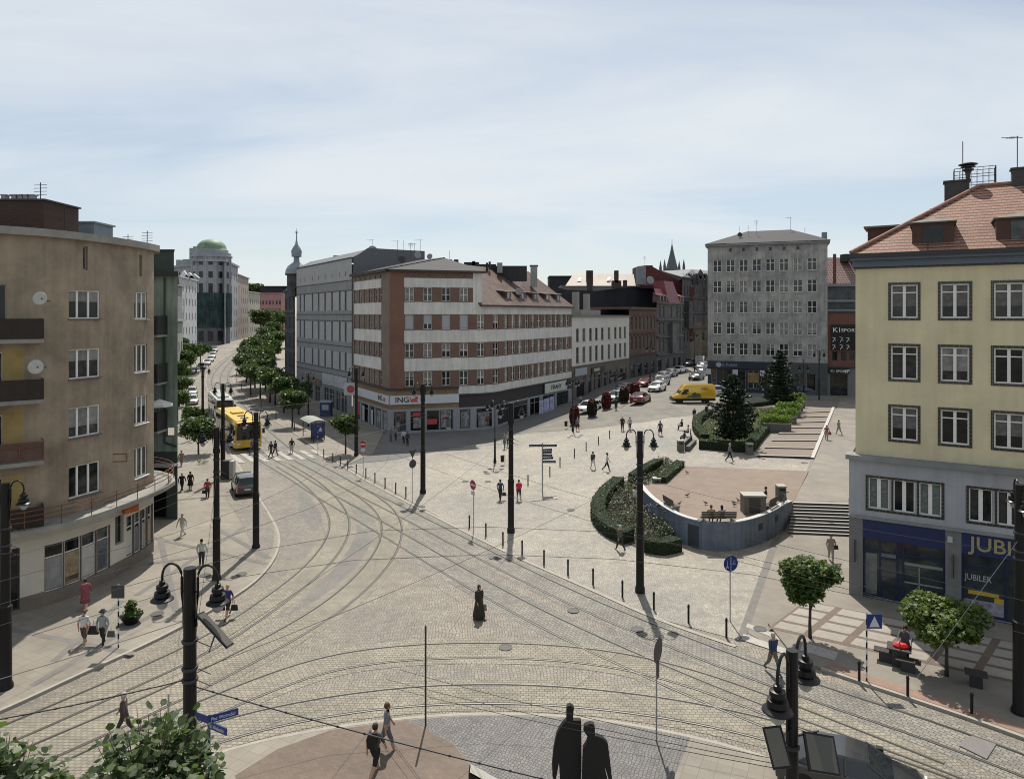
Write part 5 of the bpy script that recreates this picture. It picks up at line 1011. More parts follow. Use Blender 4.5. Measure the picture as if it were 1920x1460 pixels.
mb = MB(); slab(mb, pG6, 0, pG6.px(1466), 6.5, 7.7, .35, 0); mb.build('fascia_sign', mat('bank_fascia_dark', (.012, .018, .035), .4, .1, 1), B14)
facetext(B14, pG6, pG6.px(1362), 6.85, 'Bank Polski', .75, flat((.16, .2, .28)), .37, name='bank_lettering')
mb = MB().lathe([(.42, 0), (.42, .04), (.3, .04), (.3, .01), (.01, .01)], (0, 0, 0), 14); p = pG6.at(pG6.px(1348)); o = mb.build('bank_emblem', flat((.3, .34, .4)), B14, org=(0, 0, 0), loc=(p.x-42-.14, p.y-116-.36, 7.1-2.4)); o.rotation_euler = (pi/2, 0, atan2(dgp.y, dgp.x))
mb = MB()
for x in (1330, 1380, 1431): p = pG6.at(pG6.px(x)); mb.ob((p.x-.3, p.y-.55, 5.9), (.85, .08, .9), atan2(dgp.y, dgp.x))
mb.build('logo_panel', flat((.42, .43, .44)), B14)
mb = MB(); slab(mb, pG6, pG6.px(1402), pG6.px(1423), 4.2, 5.9, .03, 0); mb.build('lit_poster', mat('poster_amber', (.20, .14, .06), .5, .5, 2), B14)
for i, (px, y0, y1, kk) in enumerate(((1387, 424, 446, 0), (1403, 423, 441, 0), (1418, 413, 438, 2), (1482, 407, 438, 1), (1509, 427, 446, 0))):
    D = 119; x, y = P(px, D); antenna('antenna', ORD[i]+' aerial from the left on the grey six storey house', (x, y, Z(y1, D)-.3), Z(y0, D)-Z(y1, D)+.3, kind=kk)
x, y = P(1387, 118.7); dish('dark round satellite dish on the grey six storey house', (x, y, Z(446, 118)-.3), .42, 0, .9, darkm)
# brown sports shop
pK = Path2([Vector(P(1545, 112)), Vector(P(1545, 112))+dgp*12]); B15 = bld('brown_shop_building', (54, 110, 2.4), 'low brown building with a black sports shop billboard', 'shop')
kbr = mat('brown_panel', (.15, .07, .052), .85, .12, 1, stain=.15)
hs = [(pK.px(a), pK.px(b), 8.1, 9.6, 'plain') for a, b in ((1560, 1571), (1576, 1587), (1592, 1604))]+[(pK.px(1556), pK.px(1590), 2.2, 6.0, 'plain')]
facade(B15, pK, 1.5, 15.8, hs, [kbr, mat('grey_panel_low', (.16, .16, .155), .8, .1, 1)], lambda u, z: 1 if z < 7.0 else 0, cuts_z=(7.0,), depth=.6, inset=.5)
mb = MB(); slab(mb, pK, -.1, pK.L, 15.8, 16.1, .15, 10); slab(mb, pK, 0, pK.L, 7.0, 7.2, .3, 0); mb.build('parapet', darkm, B15)
signboard('billboard', B15, pK, pK.px(1558), pK.px(1603)+1.2, 9.9, 13.9, black, .25, .2); facetext(B15, pK, pK.px(1561), 12.75, 'K1', 1.0, whitep, .265, 1.1, align='LEFT', name='shop_lettering'); facetext(B15, pK, pK.px(1577), 12.8, 'SPORT', .68, whitep, .265, 1.2, align='LEFT', name='shop_lettering')
mb = MB()
for i, x in enumerate((1564, 1578, 1590)):
    for j, z_ in enumerate((11.6, 10.4)):
        p = pK.at(pK.px(x)); q = (p.x-.1, p.y-.28)
        s_ = .28; hx, hz = q[0], z_
        mb.tube([(hx, q[1], hz+.35*s_*3), (hx+.05, q[1], hz), (hx-.25, q[1], hz-.45)], .05, 4); mb.tube([(hx+.05, q[1], hz), (hx+.3, q[1], hz-.35+.1*j)], .05, 4); mb.tube([(hx-.35, q[1], hz+.25+.1*(i % 2)), (hx+.3, q[1], hz+.15)], .04, 4)
mb.build('sport_figures', whitep, B15)
signboard('shop_sign', B15, pK, pK.px(1553), pK.px(1592), 6.1, 7.0, black, .4, .1); facetext(B15, pK, pK.px(1557), 6.3, 'K1 SPORT', .55, whitep, .42, 1.0, align='LEFT', name='shop_lettering'); facetext(B15, pK, pK.px(1581), 6.25, '4F', .75, whitep, .42, 1.3, align='LEFT', name='shop_lettering')
B16 = bld('red_tiled_house', (62, 135, 0), 'dark house with a red tiled roof glimpsed between the grey house and the yellow one'); D = 132
tred = brick('old_red_tiles', (.17, .06, .05), (.13, .05, .042), (.28, .22, .2), .5, .35, .07, (1, 0), 1, .8, .3, 0, gain=.3)
mb = MB(); bb(1548, 1625, 535, 700, D, 8, 0); bb(1552, 1610, 532, 537, D-.5, .5, 1); bb(1552, 1610, 562, 566, D-.5, .5, 1); bb(1552, 1610, 580, 584, D-.5, .5, 1); mb.build('wall', [mat('dark_house_wall', (.09, .10, .105), .85, .25, .7, stain=.3), cg], B16)
roof(B16, [[fx(1548, D-.2, 536), fx(1640, D-.2, 536), fx(1640, D+6, 483), fx(1548, D+6, 483)]], tred); mb = MB(); bb(1564, 1568, 476, 535, D-.4, .5, 0); bb(1584, 1600, 476, 490, D+3, 2, 1); bb(1603, 1625, 474, 500, D+3, 2, 1); mb.build('chimney', [flat((.12, .03, .03)), MATS['tar_black']], B16)
# ---------------------------------------------------------------- yellow house on the right
y0_ = Vector((18.57, 38.2)); dy = Vector((.857, -.515)).normalized(); ny = Vector((-dy.y, dy.x)); py_ = Path2([y0_, y0_+dy*13.5]); B17 = bld('yellow_house', (24, 40, 0), 'yellow corner house with black tiled window surrounds and a jeweller on the ground floor')
yel = mat('yellow_render', (.63, .56, .365), .9, .06, .5, bump=.25, stain=.14, streak=.06); gryb = mat('blue_grey_render', (.36, .37, .39), .9, .05, .6, bump=.2, stain=.16, streak=.1); stnp = mat('pillar_stone', (.17, .17, .17), .8, .12, 2, stain=.15); blu = mat('blue_fascia', (.012, .022, .085), .45, .1, 1)
us_ = Path2([y0_+dy*.32+ny*.0, y0_+dy*13.5])
hs = []
for zt, zb, sty in ((17.1, 15.33, ('t2', 't2c', 't2c', 't2')), (13.82, 12.05, ('t2c', 't2c', 't2c', 't2')), (10.55, 8.8, ('t2', 't2', 't2', 't2'))):
    for i in range(5): u = 2.64+2.285*i; hs.append((u-.62, u+.62, zb, zt, sty[min(i, 3)]))
pyU = Path2([y0_+dy*.3+ny*.25, y0_+dy*13.5+ny*.25]); hsU = [(a-.3, b-.3, c, d, s_) for a, b, c, d, s_ in hs]
facade(B17, pyU, 7.8, 18.0, hsU, yel, depth=.14, inset=.1)
TILEM = lambda: tilem
tilem = brick('black_tile', (.018, .017, .016), (.025, .022, .02), (.12, .115, .10), .28, .2, .012, (dy.x, dy.y), 1, .25, .2, 0, .5, gain=.1)
mb = MB()
for a, b, c, d, s_ in hsU:
    t = .13; mb = MB()
    slab(mb, pyU, a-t, b+t, d, d+t, .03, 0); slab(mb, pyU, a-t, b+t, c-t, c, .03, 0); slab(mb, pyU, a-t, a, c, d, .03, 0); slab(mb, pyU, b, b+t, c, d, .03, 0); mb.build('tile_surround', TILEM(), B17)
for a0 in (.85, 5.42, 9.99):
    mb = MB()
    for k in range(3):
        a = a0+.1+k*1.19; b = a+1.0; slab(mb, py_, a-.13 if k == 0 else a-.1, a, 5.0, 6.68, .03, 0)
    slab(mb, py_, a0+.1+2*1.19+1.0, a0+3.61, 5.0, 6.68, .03, 0); slab(mb, py_, a0-.03, a0+3.61, 6.68, 6.8, .03, 0); slab(mb, py_, a0-.03, a0+3.61, 4.88, 5.0, .03, 0); mb.build('tile_surround', tilem, B17)
hs = []
for j, a0 in enumerate((.85, 5.42, 9.99)):
    for k in range(3): a = a0+.1+k*1.19; hs.append((a, a+1.0, 5.0, 6.68, 'twoc' if j == 0 and k != 1 else 'two'))
hs += [(.67, 4.5, .15, 3.35, None), (5.2, 9.6, .15, 3.3, None)]
facade(B17, py_, -.1, 7.6, hs, [gryb, stnp, blu], lambda u, z: (0 if z > 4.45 else (1 if (u < .67 or 4.5 < u < 5.2 or 9.6 < u < 10.2) else 2)), cuts_z=(4.45,), cuts_u=(.67, 4.5, 5.2, 9.6, 10.2), depth=.35, inset=.12)
mb = MB(); slab(mb, py_, -.15, py_.L, 7.6, 7.85, .32, .7); slab(mb, py_, -.05, py_.L, 4.4, 4.55, .12, 0); mb.add([(y0_.x, y0_.y, -.1), (y0_.x+ny.x*20, y0_.y+ny.y*20, -.1), (y0_.x+ny.x*20, y0_.y+ny.y*20, 7.6), (y0_.x, y0_.y, 7.6)], [(0, 1, 2, 3)]); mb.build('ledge', mat('ledge_stone', (.22, .225, .225), .8, .15, 1, stain=.2), B17)
e0y = pyU.p[0]; mb = MB(); mb.add([xw(e0y, 7.8), xw(e0y+ny*20, 7.8), xw(e0y+ny*20, 18), xw(e0y, 18)], [(0, 1, 2, 3)]); mb.build('side_wall', yel, B17)
mb = MB()
for k, (zz_a, zz_b, o1) in enumerate(((18.0, 18.1, .05), (18.1, 18.45, .3), (18.45, 18.6, .5), (18.6, 18.8, .62))): slab(mb, pyU, -.05-o1*.35, pyU.L, zz_a, zz_b, o1, 1, 1 if k == 0 else (2 if k == 3 else 0))
mb.build('cornice', [mat('blue_grey_cornice', (.10, .125, .15), .7, .1, 1), tilem, darkm], B17)
tile = brick('red_roof_tiles', (.32, .165, .115), (.25, .13, .09), (.20, .11, .08), .24, .19, .012, (dy.x, dy.y), rows=(.042, .28), zk=1.0, rough=.7, bump=.6, off=.5, gain=.2)
tile2 = brick('red_roof_tiles_side', (.32, .165, .115), (.25, .13, .09), (.20, .11, .08), .24, .19, .012, (ny.x, ny.y), rows=(.042, .28), zk=1.0, rough=.7, bump=.6, off=.5, gain=.2)
fy = lambda u, n_, z: xw(y0_+dy*u+ny*n_, z)
roof(B17, [[fy(.1, -.25, 18.82), fy(14, -.25, 18.82), fy(14, 6.4, 22.95), fy(6.3, 6.4, 22.95)]], tile); roof(B17, [[fy(.1, -.25, 18.82), fy(6.3, 6.4, 22.95), fy(6.3, 14, 22.95), fy(-.2, 20, 18.82)]], tile2)
mb = MB(); mb.tube([fy(.1, -.25, 18.9), fy(6.3, 6.4, 23.03)], .11, 8); mb.tube([fy(6.3, 6.4, 23.03), fy(14, 6.4, 23.03)], .11, 8); mb.build('ridge_tiles', mat('ridge_tile', (.28, .15, .11), .8, .3, 3), B17)
bdm = mat('dormer_brown', (.075, .038, .03), .8, .15, 2)
for k, (u, n_, ww) in enumerate(((3.95, .5, .95), (7.75, .5, 1.05), (11.6, .5, 1.0))):
    mb = MB(); z0d, z1d = 18.95, 20.35; A2 = [y0_+dy*(u-ww)+ny*n_, y0_+dy*(u+ww)+ny*n_, y0_+dy*(u+ww)+ny*(n_+2.8), y0_+dy*(u-ww)+ny*(n_+2.8)]
    mb.prism([(p.x, p.y) for p in A2], z0d, z1d, 0); B2_ = [y0_+dy*(u-ww-.12)+ny*(n_-.15), y0_+dy*(u+ww+.12)+ny*(n_-.15), y0_+dy*(u+ww+.12)+ny*(n_+2.9), y0_+dy*(u-ww-.12)+ny*(n_+2.9)]; cx = y0_+dy*u+ny*(n_+.9)
    mb.prism([(p.x, p.y) for p in B2_], z1d, z1d+.06, 1); mb.add([xw(p, z1d+.06) for p in B2_]+[xw(cx, z1d+.38), xw(cx+ny*2, z1d+.38)], [(0, 1, 4), (1, 2, 5, 4), (3, 0, 4, 5)], 1)
    q1, q2 = y0_+dy*(u-.45)+ny*(n_-.02), y0_+dy*(u+.45)+ny*(n_-.02); mb.add([xw(q1, z0d+.35), xw(q2, z0d+.35), xw(q2, z1d-.15), xw(q1, z1d-.15)], [(0, 1, 2, 3)], 2); mb.build('dormer', [bdm, mat('dormer_felt', (.15, .14, .12), .8, .1, 2), glass], B17)
mb = MB(); A2 = [y0_+dy*(.7)+ny*3.2, y0_+dy*3.2+ny*3.2, y0_+dy*3.2+ny*5, y0_+dy*.7+ny*5]; mb.prism([(p.x, p.y) for p in A2], 18.8, 20.55, 0); A2 = [y0_+dy*(.5)+ny*3, y0_+dy*3.4+ny*3, y0_+dy*3.4+ny*5.2, y0_+dy*.5+ny*5.2]; mb.prism([(p.x, p.y) for p in A2], 20.55, 20.65, 1); mb.build('dormer', [bdm, MATS['dormer_felt']], B17)
dch = mat('dark_chimney', (.075, .072, .07), .9, .25, 1.5, stain=.3)
def chim(u, n_, w, dd, z0, z1):
    q = y0_+dy*u+ny*n_; mb = MB(); mb.ob((q.x, q.y, (z0+z1)/2), (w, dd, z1-z0), atan2(dy.y, dy.x)); mb.ob((q.x, q.y, z1+.05), (w+.14, dd+.14, .1), atan2(dy.y, dy.x)); return mb.build('chimney', dch, B17)
chim(5.2, 7.0, 1.25, .8, 20.8, 23.4); chim(4.25, 7.6, .7, .5, 20.8, 21.9); chim(8.3, 6.5, .95, .7, 22.5, 23.75)
mb = MB(); q = [y0_+dy*u+ny*n_ for u, n_ in ((5.1, 8), (7.2, 8), (7.2, 9), (5.1, 9))]
for z_ in (23.5, 24.0, 24.4):
    for p, r_ in zip(q, q[1:]+q[:1]): mb.tube([xw(p, z_), xw(r_, z_)], .02, 4)
for p, r_ in zip(q, q[1:]+q[:1]):
    for k in range(7): s_ = p+(r_-p)*k/7; mb.tube([xw(s_, 22.9), xw(s_, 24.4)], .012 if k else .03, 4)
mb.build('roof_railing', darkm, B17)
q = y0_+dy*5.75+ny*6.6; e = empty('siren', (q.x, q.y, 22.6), 'dark mushroom shaped siren on a post at the roof ridge of the yellow house', 'siren'); MB().tube([(0, 0, 0), (0, 0, 1.2)], .07, 8).build('post', darkm, e)
MB().lathe([(.1, .9), (.14, 1.3), (.3, 1.42), (.3, 1.47), (.16, 1.5), (.16, 1.56), (.38, 1.58), (.38, 1.62), (.18, 1.65), (.48, 1.72), (.5, 1.76), (.2, 1.86), (.02, 1.88)], (0, 0, 0), 16).build('horn', darkm, e)
q = y0_+dy*5.5+ny*6.9; antenna('antenna', 'long slanted whip aerial above the siren on the yellow house', (q.x, q.y, 23.2), 2.6); q = y0_+dy*8.1+ny*6.5; antenna('antenna', 'branched television aerial on the right chimney of the yellow house', (q.x, q.y, 23.8), 1.9, kind=1)
# shopfronts of the jeweller
mb = MB(); gl = 3
blm = flat((.012, .02, .06), .4, name='blue_frame')
def fr_(u0, u1, z0, z1, out=-.22, t=.05): slab(mb, py_, u0, u1, z0, z1, out, -out+t)
for u in (.67, 1.45, 2.28, 2.55, 4.44): fr_(u, u+.09, .15, 3.35)
for z_ in (.15, 2.62, 3.27): fr_(.67, 4.5, z_, z_+.08, -.225)
fr_(1.5, 2.3, 2.28, 2.36, -.23)
for u in (5.2, 7.05, 9.5): fr_(u, u+.1, .15, 3.3)
for z_ in (.15, 2.55, 3.22): fr_(5.2, 9.6, z_, z_+.08, -.225)
mb.build('shop_frame', blm, B17)
mb = MB(); slab(mb, py_, .7, 4.48, .16, 3.33, -.27, .3); slab(mb, py_, 5.25, 9.55, .16, 3.28, -.27, .3); mb.build('shop_glass', mat('shop_glass', (.03, .04, .045), .08, .5, .8, spec=.6), B17)
mb = MB(); 
DSP = [flat((.20, .23, .22)), mat('display_grey', (.13, .14, .13), .6, .4, 3), mat('display_poster', (.24, .22, .28), .6, .5, 4), flat((.45, .30, .03))]
for u0, u1, z0, z1, k in ((2.65, 4.4, 2.15, 2.3, 0), (2.65, 4.4, 1.2, 1.28, 0), (1.55, 2.25, 2.4, 2.6, 1), (3.3, 3.36, .3, 2.1, 0), (.8, 1.35, .3, 2.5, 1), (5.3, 7.0, .3, .95, 2), (5.5, 6.8, 1.22, 1.42, 3), (6.6, 7.0, .95, 1.2, 3)): mb = MB(); slab(mb, py_, u0, u1, z0, z1, -.255, .26); mb.build('window_display', DSP[k], B17)
gold = flat((.30, .26, .14), .5); text('lettering', 'JUBILER', gold, B17, (0, 0, 0), 1.0, 0).location = (0, 0, 0)
o = [c for c in B17.children if c.name.startswith('lettering')][-1]; p = py_.at(5.55); o.location = (p.x+dy.y*.0-B17.location.x-ny.x*.03, p.y-B17.location.y-ny.y*.03, 3.55); o.rotation_euler[2] = atan2(dy.y, dy.x)
p = py_.at(5.35); text('lettering', 'JUBILER', flat((.33, .34, .36)), B17, (p.x-B17.location.x+ny.x*.22, p.y-B17.location.y+ny.y*.22, 1.95), .42, atan2(dy.y, dy.x), .01, sx=.8)
p = py_.at(5.4); text('lettering', '20 %', blk, B17, (p.x-B17.location.x+ny.x*.24, p.y-B17.location.y+ny.y*.24, .36), .3, atan2(dy.y, dy.x), .01)
mb = MB(); p = py_.at(4.7)-ny*.1; mb.ob((p.x, p.y, 3.95), (.22, .2, .28), atan2(dy.y, dy.x), 0)
for u in (.3, 4.85): p = py_.at(u)-ny*.12; mb.ob((p.x, p.y, 2.6), (.06, .1, 1.2), atan2(dy.y, dy.x), 1)
mb.build('alarm_box', [flat((.4, .4, .4)), darkm], B17)
# ---------------------------------------------------------------- far end of the left street
def box_house(name, label, pxs, D0, D1, ztop, m, rows_, ncol, st='dark', zb=2, extra=None, winh=2.0, w=.9, roofm=None):
    pth = Path2([Vector(P(pxs[0], D0)), Vector(P(pxs[1], D1))]); B = bld(name, (pth.p[0].x, pth.p[0].y, zb), label); hs = []
    for z_ in rows_:
        for k in range(ncol): u = pth.L*(k+.5)/ncol; hs.append((u-w/2, u+w/2, z_, z_+winh, st))
    facade(B, pth, zb, ztop, hs, m); d = pth.dir(0); n = Vector((-d.y, d.x)); a, b = pth.p; mb = MB()
    for q in (a, b): mb.add([xw(q, zb), xw(q+n*11, zb), xw(q+n*11, ztop), xw(q, ztop)], [(0, 1, 2, 3)])
    mb.build('side_wall', m, B)
    mb = MB(); slab(mb, pth, -.1, pth.L+.1, ztop, ztop+.4, .45, 11); mb.build('cornice', m, B); return B, pth
gdome = mat('pale_stone', (.30, .315, .34), .85, .12, .6, stain=.2); D = 236
cx, cy = P(397, D); B20 = bld('domed_bank_house', (cx, cy, 5.8), 'large grey stone corner building with a green dome and dark netting over its middle floors')
ring = Path2([(cx+6.1*cos(radians(t)), cy+6.1*sin(radians(t))) for t in range(185, 366, 15)]); hs = []
for zt, hh in ((33.6, 1.6), (30, 2.3), (26, 3.6)):
    for k in (1, 3, 5, 6.0, 7, 9, 11): u = ring.L*(k)/12; hs.append((u-.75, u+.75, zt-hh, zt, 'plain')) if k != 6.0 and k in (1, 3, 5, 7, 9, 11) else None
facade(B20, ring, 22.5, 35, hs, gdome)
facade(B20, ring, 5, 11.3, [(ring.L*k/12-1, ring.L*k/12+1, 6.5, 10.2, 'plain') for k in (3, 5, 7, 9)], mat('base_stone_dark', (.12, .125, .135), .85, .15, .7))
mb = MB(); rg = Path2([(cx+6.6*cos(radians(t)), cy+6.6*sin(radians(t))) for t in range(180, 371, 10)]); 
for u0 in range(1): slab(mb, rg, 0, rg.L, 11.3, 22.8, 0, .02)
mb.build('scaffold_net', mat('scaffold_netting', (.03, .058, .056), .9, .6, .3, streak=.5), B20)
mb = MB(); mb.lathe([(6.1, 0), (6.6, .1), (6.6, .6), (6.2, .7), (6.2, 1.5), (5.3, 1.5), (5.3, 2.6), (4.9, 2.7)], (cx, cy, 34.8), 32)
for k in range(7): t = radians(185+30.17*k); mb.lathe([(.4, 0), (.4, 12)], (cx+6.1*cos(t), cy+6.1*sin(t), 22.8), 8)
mb.build('drum', gdome, B20)
mb = MB(); mb.lathe([(5.1, 0), (5.1, .5), (4.8, .6), (4.7, 1.4), (4.2, 2.6), (3.2, 3.5), (1.7, 4.1), (.3, 4.3), (.02, 4.4)], (cx, cy, 36.9), 32); mb.build('dome', mat('copper_green', (.17, .25, .17), .6, .25, .8, streak=.3), B20, smooth=True)
for pts_, zt, nn in (((P(421, 231), P(446, 262)), 33.2, 5), ((P(322, 250), P(365, 238)), 32.3, 7)):
    pth = Path2(pts_); hs = []
    for z_ in (7, 11, 15, 19, 23.3, 28):
        for k in range(nn): u = pth.L*(k+.5)/nn; hs.append((u-.6, u+.6, z_, z_+2.5, 'dark'))
    facade(B20, pth, 5, zt, hs, gdome); mb = MB(); slab(mb, pth, 0, pth.L, zt, zt+.7, .6, 10); mb.build('cornice', gdome, B20)
mb = MB(); bb(355, 362, 465, 500, 244, 2); bb(362, 385, 462, 500, 244, 4); bb(369, 378, 459, 465, 243, 3); bb(342, 365, 486, 500, 246, 3); bb(330, 338, 487, 500, 248, 3); mb.build('roof_block', gdome, B20)
box_house('white_ornate_house', 'bright white ornate gabled house left of the domed building', (334, 369), 184, 208, 25.5, mat('white_stucco', (.48, .49, .51), .8, .1, .7, stain=.2), (6, 10, 14, 18, 21.8), 6, zb=3)
mb = MB(); o = [o for o in bpy.data.objects if o.name == 'white_ornate_house'][0]
for x, w, h in ((344, 3, 2.2), (354, 3, 1.6), (363, 3, 1.2)):
    q = P(x, 196); mb.add([(q[0]-w/2, q[1], 25.9), (q[0]+w/2, q[1], 25.9), (q[0], q[1], 25.9+h), (q[0]-w/2, q[1]+1, 25.9), (q[0]+w/2, q[1]+1, 25.9), (q[0], q[1]+1, 25.9+h)], [(0, 1, 2), (3, 4, 5), (1, 4, 5, 2), (0, 3, 5, 2)])
mb.build('gable', MATS['white_stucco'], o)
box_house('grey_gable_house', 'plain blue grey house just beyond the green corner house', (300, 342), 150, 176, 22.5, gA, (), 1, zb=1)
box_house('small_pale_house', 'small pale house with a pitched roof above the left street trees', (322, 343), 128, 140, 14.2, mat('pale_green_render', (.33, .35, .31), .85, .1, 1), (4.5, 8.2), 4, zb=1)
box_house('tan_ornate_house', 'tan tenement with gables right of the domed building', (446, 466), 262, 292, 30.5, mat('tan_stucco', (.34, .29, .25), .85, .15, .7, stain=.25), (8, 12, 16, 20, 24), 5, zb=5, winh=2.2)
box_house('cream_house', 'pale cream tenement at the far end of the left street', (463, 487), 294, 320, 25.2, mat('cream_stucco', (.40, .38, .33), .85, .1, .7, stain=.15), (8, 12, 16, 20), 6, zb=5)
box_house('pink_block', 'pink apartment block closing the left street', (484, 528), 345, 345, 26.0, mat('pink_render', (.36, .205, .20), .85, .08, .7, stain=.12), (8.5, 12.5, 16.5, 20.5), 7, 'dark', zb=5)
box_house('dark_roofed_block', 'dark flat topped block behind the pink apartments', (488, 538), 372, 372, 30.5, tar, (), 1, zb=5)
box_house('far_dark_block', 'dark low block on the skyline behind the ribbed red roof', (1030, 1075), 230, 230, 28, tar, (), 1, zb=3)
# ---------------------------------------------------------------- terrace, stairs, planters
tz = 1.62
front = smooth2(spline(GL((1198, 936), (1210, 958), (1232, 985), (1276, 1018), (1330, 1033), (1385, 1031), (1440, 1013), (1472, 990), (1484, 968)), .5), 4)
ztop = lambda p: None
tb = [tuple(p) for p in front]+[tuple(G(1487, 946)[:2])]
def GT(px, py, z=tz): D = (H-z)*F/(py-YH); return ((px-960)*D/F, D)
back_ = [GT(1516, 883), GT(1400, 878), GT(1276, 873), GT(1238, 903)]
tpoly = tb+back_
mb = MB(); mb.prism(tpoly, -.2, tz, 0); tag(mb.build('terrace', mterr), kind='structure')
wallm = mat('blue_grey_wall', (.14, .17, .215), .85, .12, .7, bump=.3, stain=.25, streak=.25)
e = bld('retaining_wall', (front[14].x, front[14].y, 0), 'curved blue grey retaining wall of the terrace with a small door and pale coping', 'wall')
fp = Path2(list(front)); mb = MB(); slab(mb, fp, 0, fp.L, -.15, 1.85, .05, .28); mb.build('wall', wallm, e)
mb = MB(); slab(mb, fp, 0, fp.L*.5, 1.85, 1.9, .07, .3); slab(mb, fp, fp.L*.62, fp.L, 1.85, 1.9, .07, .3); mb.build('coping', flat((.42, .43, .42), .7), e)
mb = MB(); u = fp.px(1300); slab(mb, fp, u-.4, u+.42, 0, 1.5, .07, 0); mb.build('door', flat((.035, .045, .06), .6), e)
mb = MB()
for x, z_ in ((1425, .95), (1455, 1.0)): u = fp.px(x); slab(mb, fp, u-.25, u+.25, z_, z_+.42, .065, 0)
mb.build('vent_grille', black, e)
# stairs beside the terrace
s0, s1 = G(1478, 1001), G(1592, 1006); s2, s3 = GT(1487, 940), GT(1592, 943)
n_ = 10; v0, v1 = Vector(s0[:2]), Vector(s1[:2]); b0, b1 = Vector(s2), Vector(s3); e = bld('stone_stairs', (v0.x, v0.y, 0), 'broad flight of pale stone steps with dark risers beside the terrace wall', 'stairs'); mb = MB()
for k in range(n_):
    t, t2 = k/n_, 1.0; A, B = v0+(b0-v0)*t, v1+(b1-v1)*t; z_ = tz*(k+1)/n_
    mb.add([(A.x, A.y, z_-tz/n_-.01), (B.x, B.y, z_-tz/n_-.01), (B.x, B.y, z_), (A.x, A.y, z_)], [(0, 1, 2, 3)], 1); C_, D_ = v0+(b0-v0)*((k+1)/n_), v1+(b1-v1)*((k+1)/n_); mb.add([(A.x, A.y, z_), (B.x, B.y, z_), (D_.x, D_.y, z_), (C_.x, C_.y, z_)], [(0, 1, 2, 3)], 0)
mb.add([(v0.x, v0.y, 0), (b0.x, b0.y, 0), (b0.x, b0.y, tz)], [(0, 1, 2)], 1)
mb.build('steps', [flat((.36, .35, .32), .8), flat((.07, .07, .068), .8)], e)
sheet('upper_path', [tuple(b0), tuple(b1)]+[GT(1600, 900), GT(1608, 800, 2.2), tuple(G(1620, 742)[:2]), tuple(G(1575, 742)[:2]), tuple(G(1570, 765)[:2]), GT(1517, 884)], .05, mslab2)
# parapet block by the yellow house
q = GT(1594, 940); MBq = MB(); MBq.ob((q[0]+.55, q[1]-.2, 1.1), (1.1, 3.2, 2.3), -.54); tag(MBq.build('low_wall', flat((.33, .33, .31), .8, name='pale_block'), org=(q[0], q[1], 0)), 'short pale wall block at the top of the steps by the yellow house', 'wall')
# wide terraced steps
A0, A1 = Vector(GT(1419, 856)), Vector(GT(1519, 859)); E0, E1 = Vector(G(1506, 768)[:2]), Vector(G(1560, 765)[:2]); e = bld('wide_steps', (A0.x, A0.y, 1.5), 'eight wide shallow terraced steps with dark risers beside the planters', 'stairs'); mb = MB(); N8 = 8
for k in range(N8):
    t, t2 = k/N8, (k+1)/N8; A, B, C_, D_ = A0+(E0-A0)*t, A1+(E1-A1)*t, A0+(E0-A0)*t2, A1+(E1-A1)*t2; z_ = max(g(*((A+B)/2)), g(*((C_+D_)/2)))+.06+.10*k*0
    z0_ = g(*((A+B)/2))-.2; zt = z_+.04; dv = (C_-A).normalized()*.32
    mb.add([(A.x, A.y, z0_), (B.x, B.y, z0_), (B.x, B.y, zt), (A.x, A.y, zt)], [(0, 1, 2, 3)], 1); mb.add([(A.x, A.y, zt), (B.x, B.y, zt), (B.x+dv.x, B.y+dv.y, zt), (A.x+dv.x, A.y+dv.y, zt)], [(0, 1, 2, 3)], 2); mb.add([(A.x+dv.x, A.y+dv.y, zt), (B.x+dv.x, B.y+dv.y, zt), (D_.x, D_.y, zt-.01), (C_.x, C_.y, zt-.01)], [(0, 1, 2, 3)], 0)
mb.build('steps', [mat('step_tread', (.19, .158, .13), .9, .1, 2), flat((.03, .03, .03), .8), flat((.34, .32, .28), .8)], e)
mb = MB(); q = [A1+(E1-A1)*t for t in [k/12 for k in range(13)]]; strip(mb, [p+Vector((.2, 0)) for p in q], .34, .14, 0, .3); mb.build('side_kerb', flat((.42, .40, .36), .8), e)
# ---------------------------------------------------------------- tram poles with lamps
lampglass = flat((.30, .30, .29), .15, name='lamp_glass')
def lamp_head(): 
    a = MB(); a.lathe([(.03, .62), (.09, .6), (.09, .5), (.17, .48), (.18, .38), (.13, .36), (.13, .3), (.22, .28), (.24, .16), (.2, .13), (.33, .05), (.34, .02), (.2, .02)], (0, 0, 0), 16); m1 = a.mesh('lamp_hood', black, smooth='a')
    a = MB(); a.lathe([(.17, .02), (.18, -.06), (.14, -.2), (.06, -.27), (.01, -.28)], (0, 0, 0), 12); return m1, a.mesh('lamp_globe', lampglass, smooth=True)
LH, LG_ = lamp_head()
LH.transform(Matrix.Scale(.84, 4)); LG_.transform(Matrix.Scale(.84, 4))
def arm_mesh():
    a = MB(); pts = [(.17, 0, -1.15), (.22, 0, -.3), (.22, 0, .1)]+[(.22+.27*(1-cos(t)), 0, .1+.34*sin(t)) for t in [pi*k/10 for k in range(1, 11)]]+[(.76, 0, -.02)]
    a.tube(pts, .032, 8); a.tube([(0, 0, -.25), (.22, 0, -.25)], .025, 6); a.tube([(0, 0, -1.05), (.19, 0, -1.05)], .025, 6); return a.mesh('lamp_arm', black, smooth='a')
AM = arm_mesh()
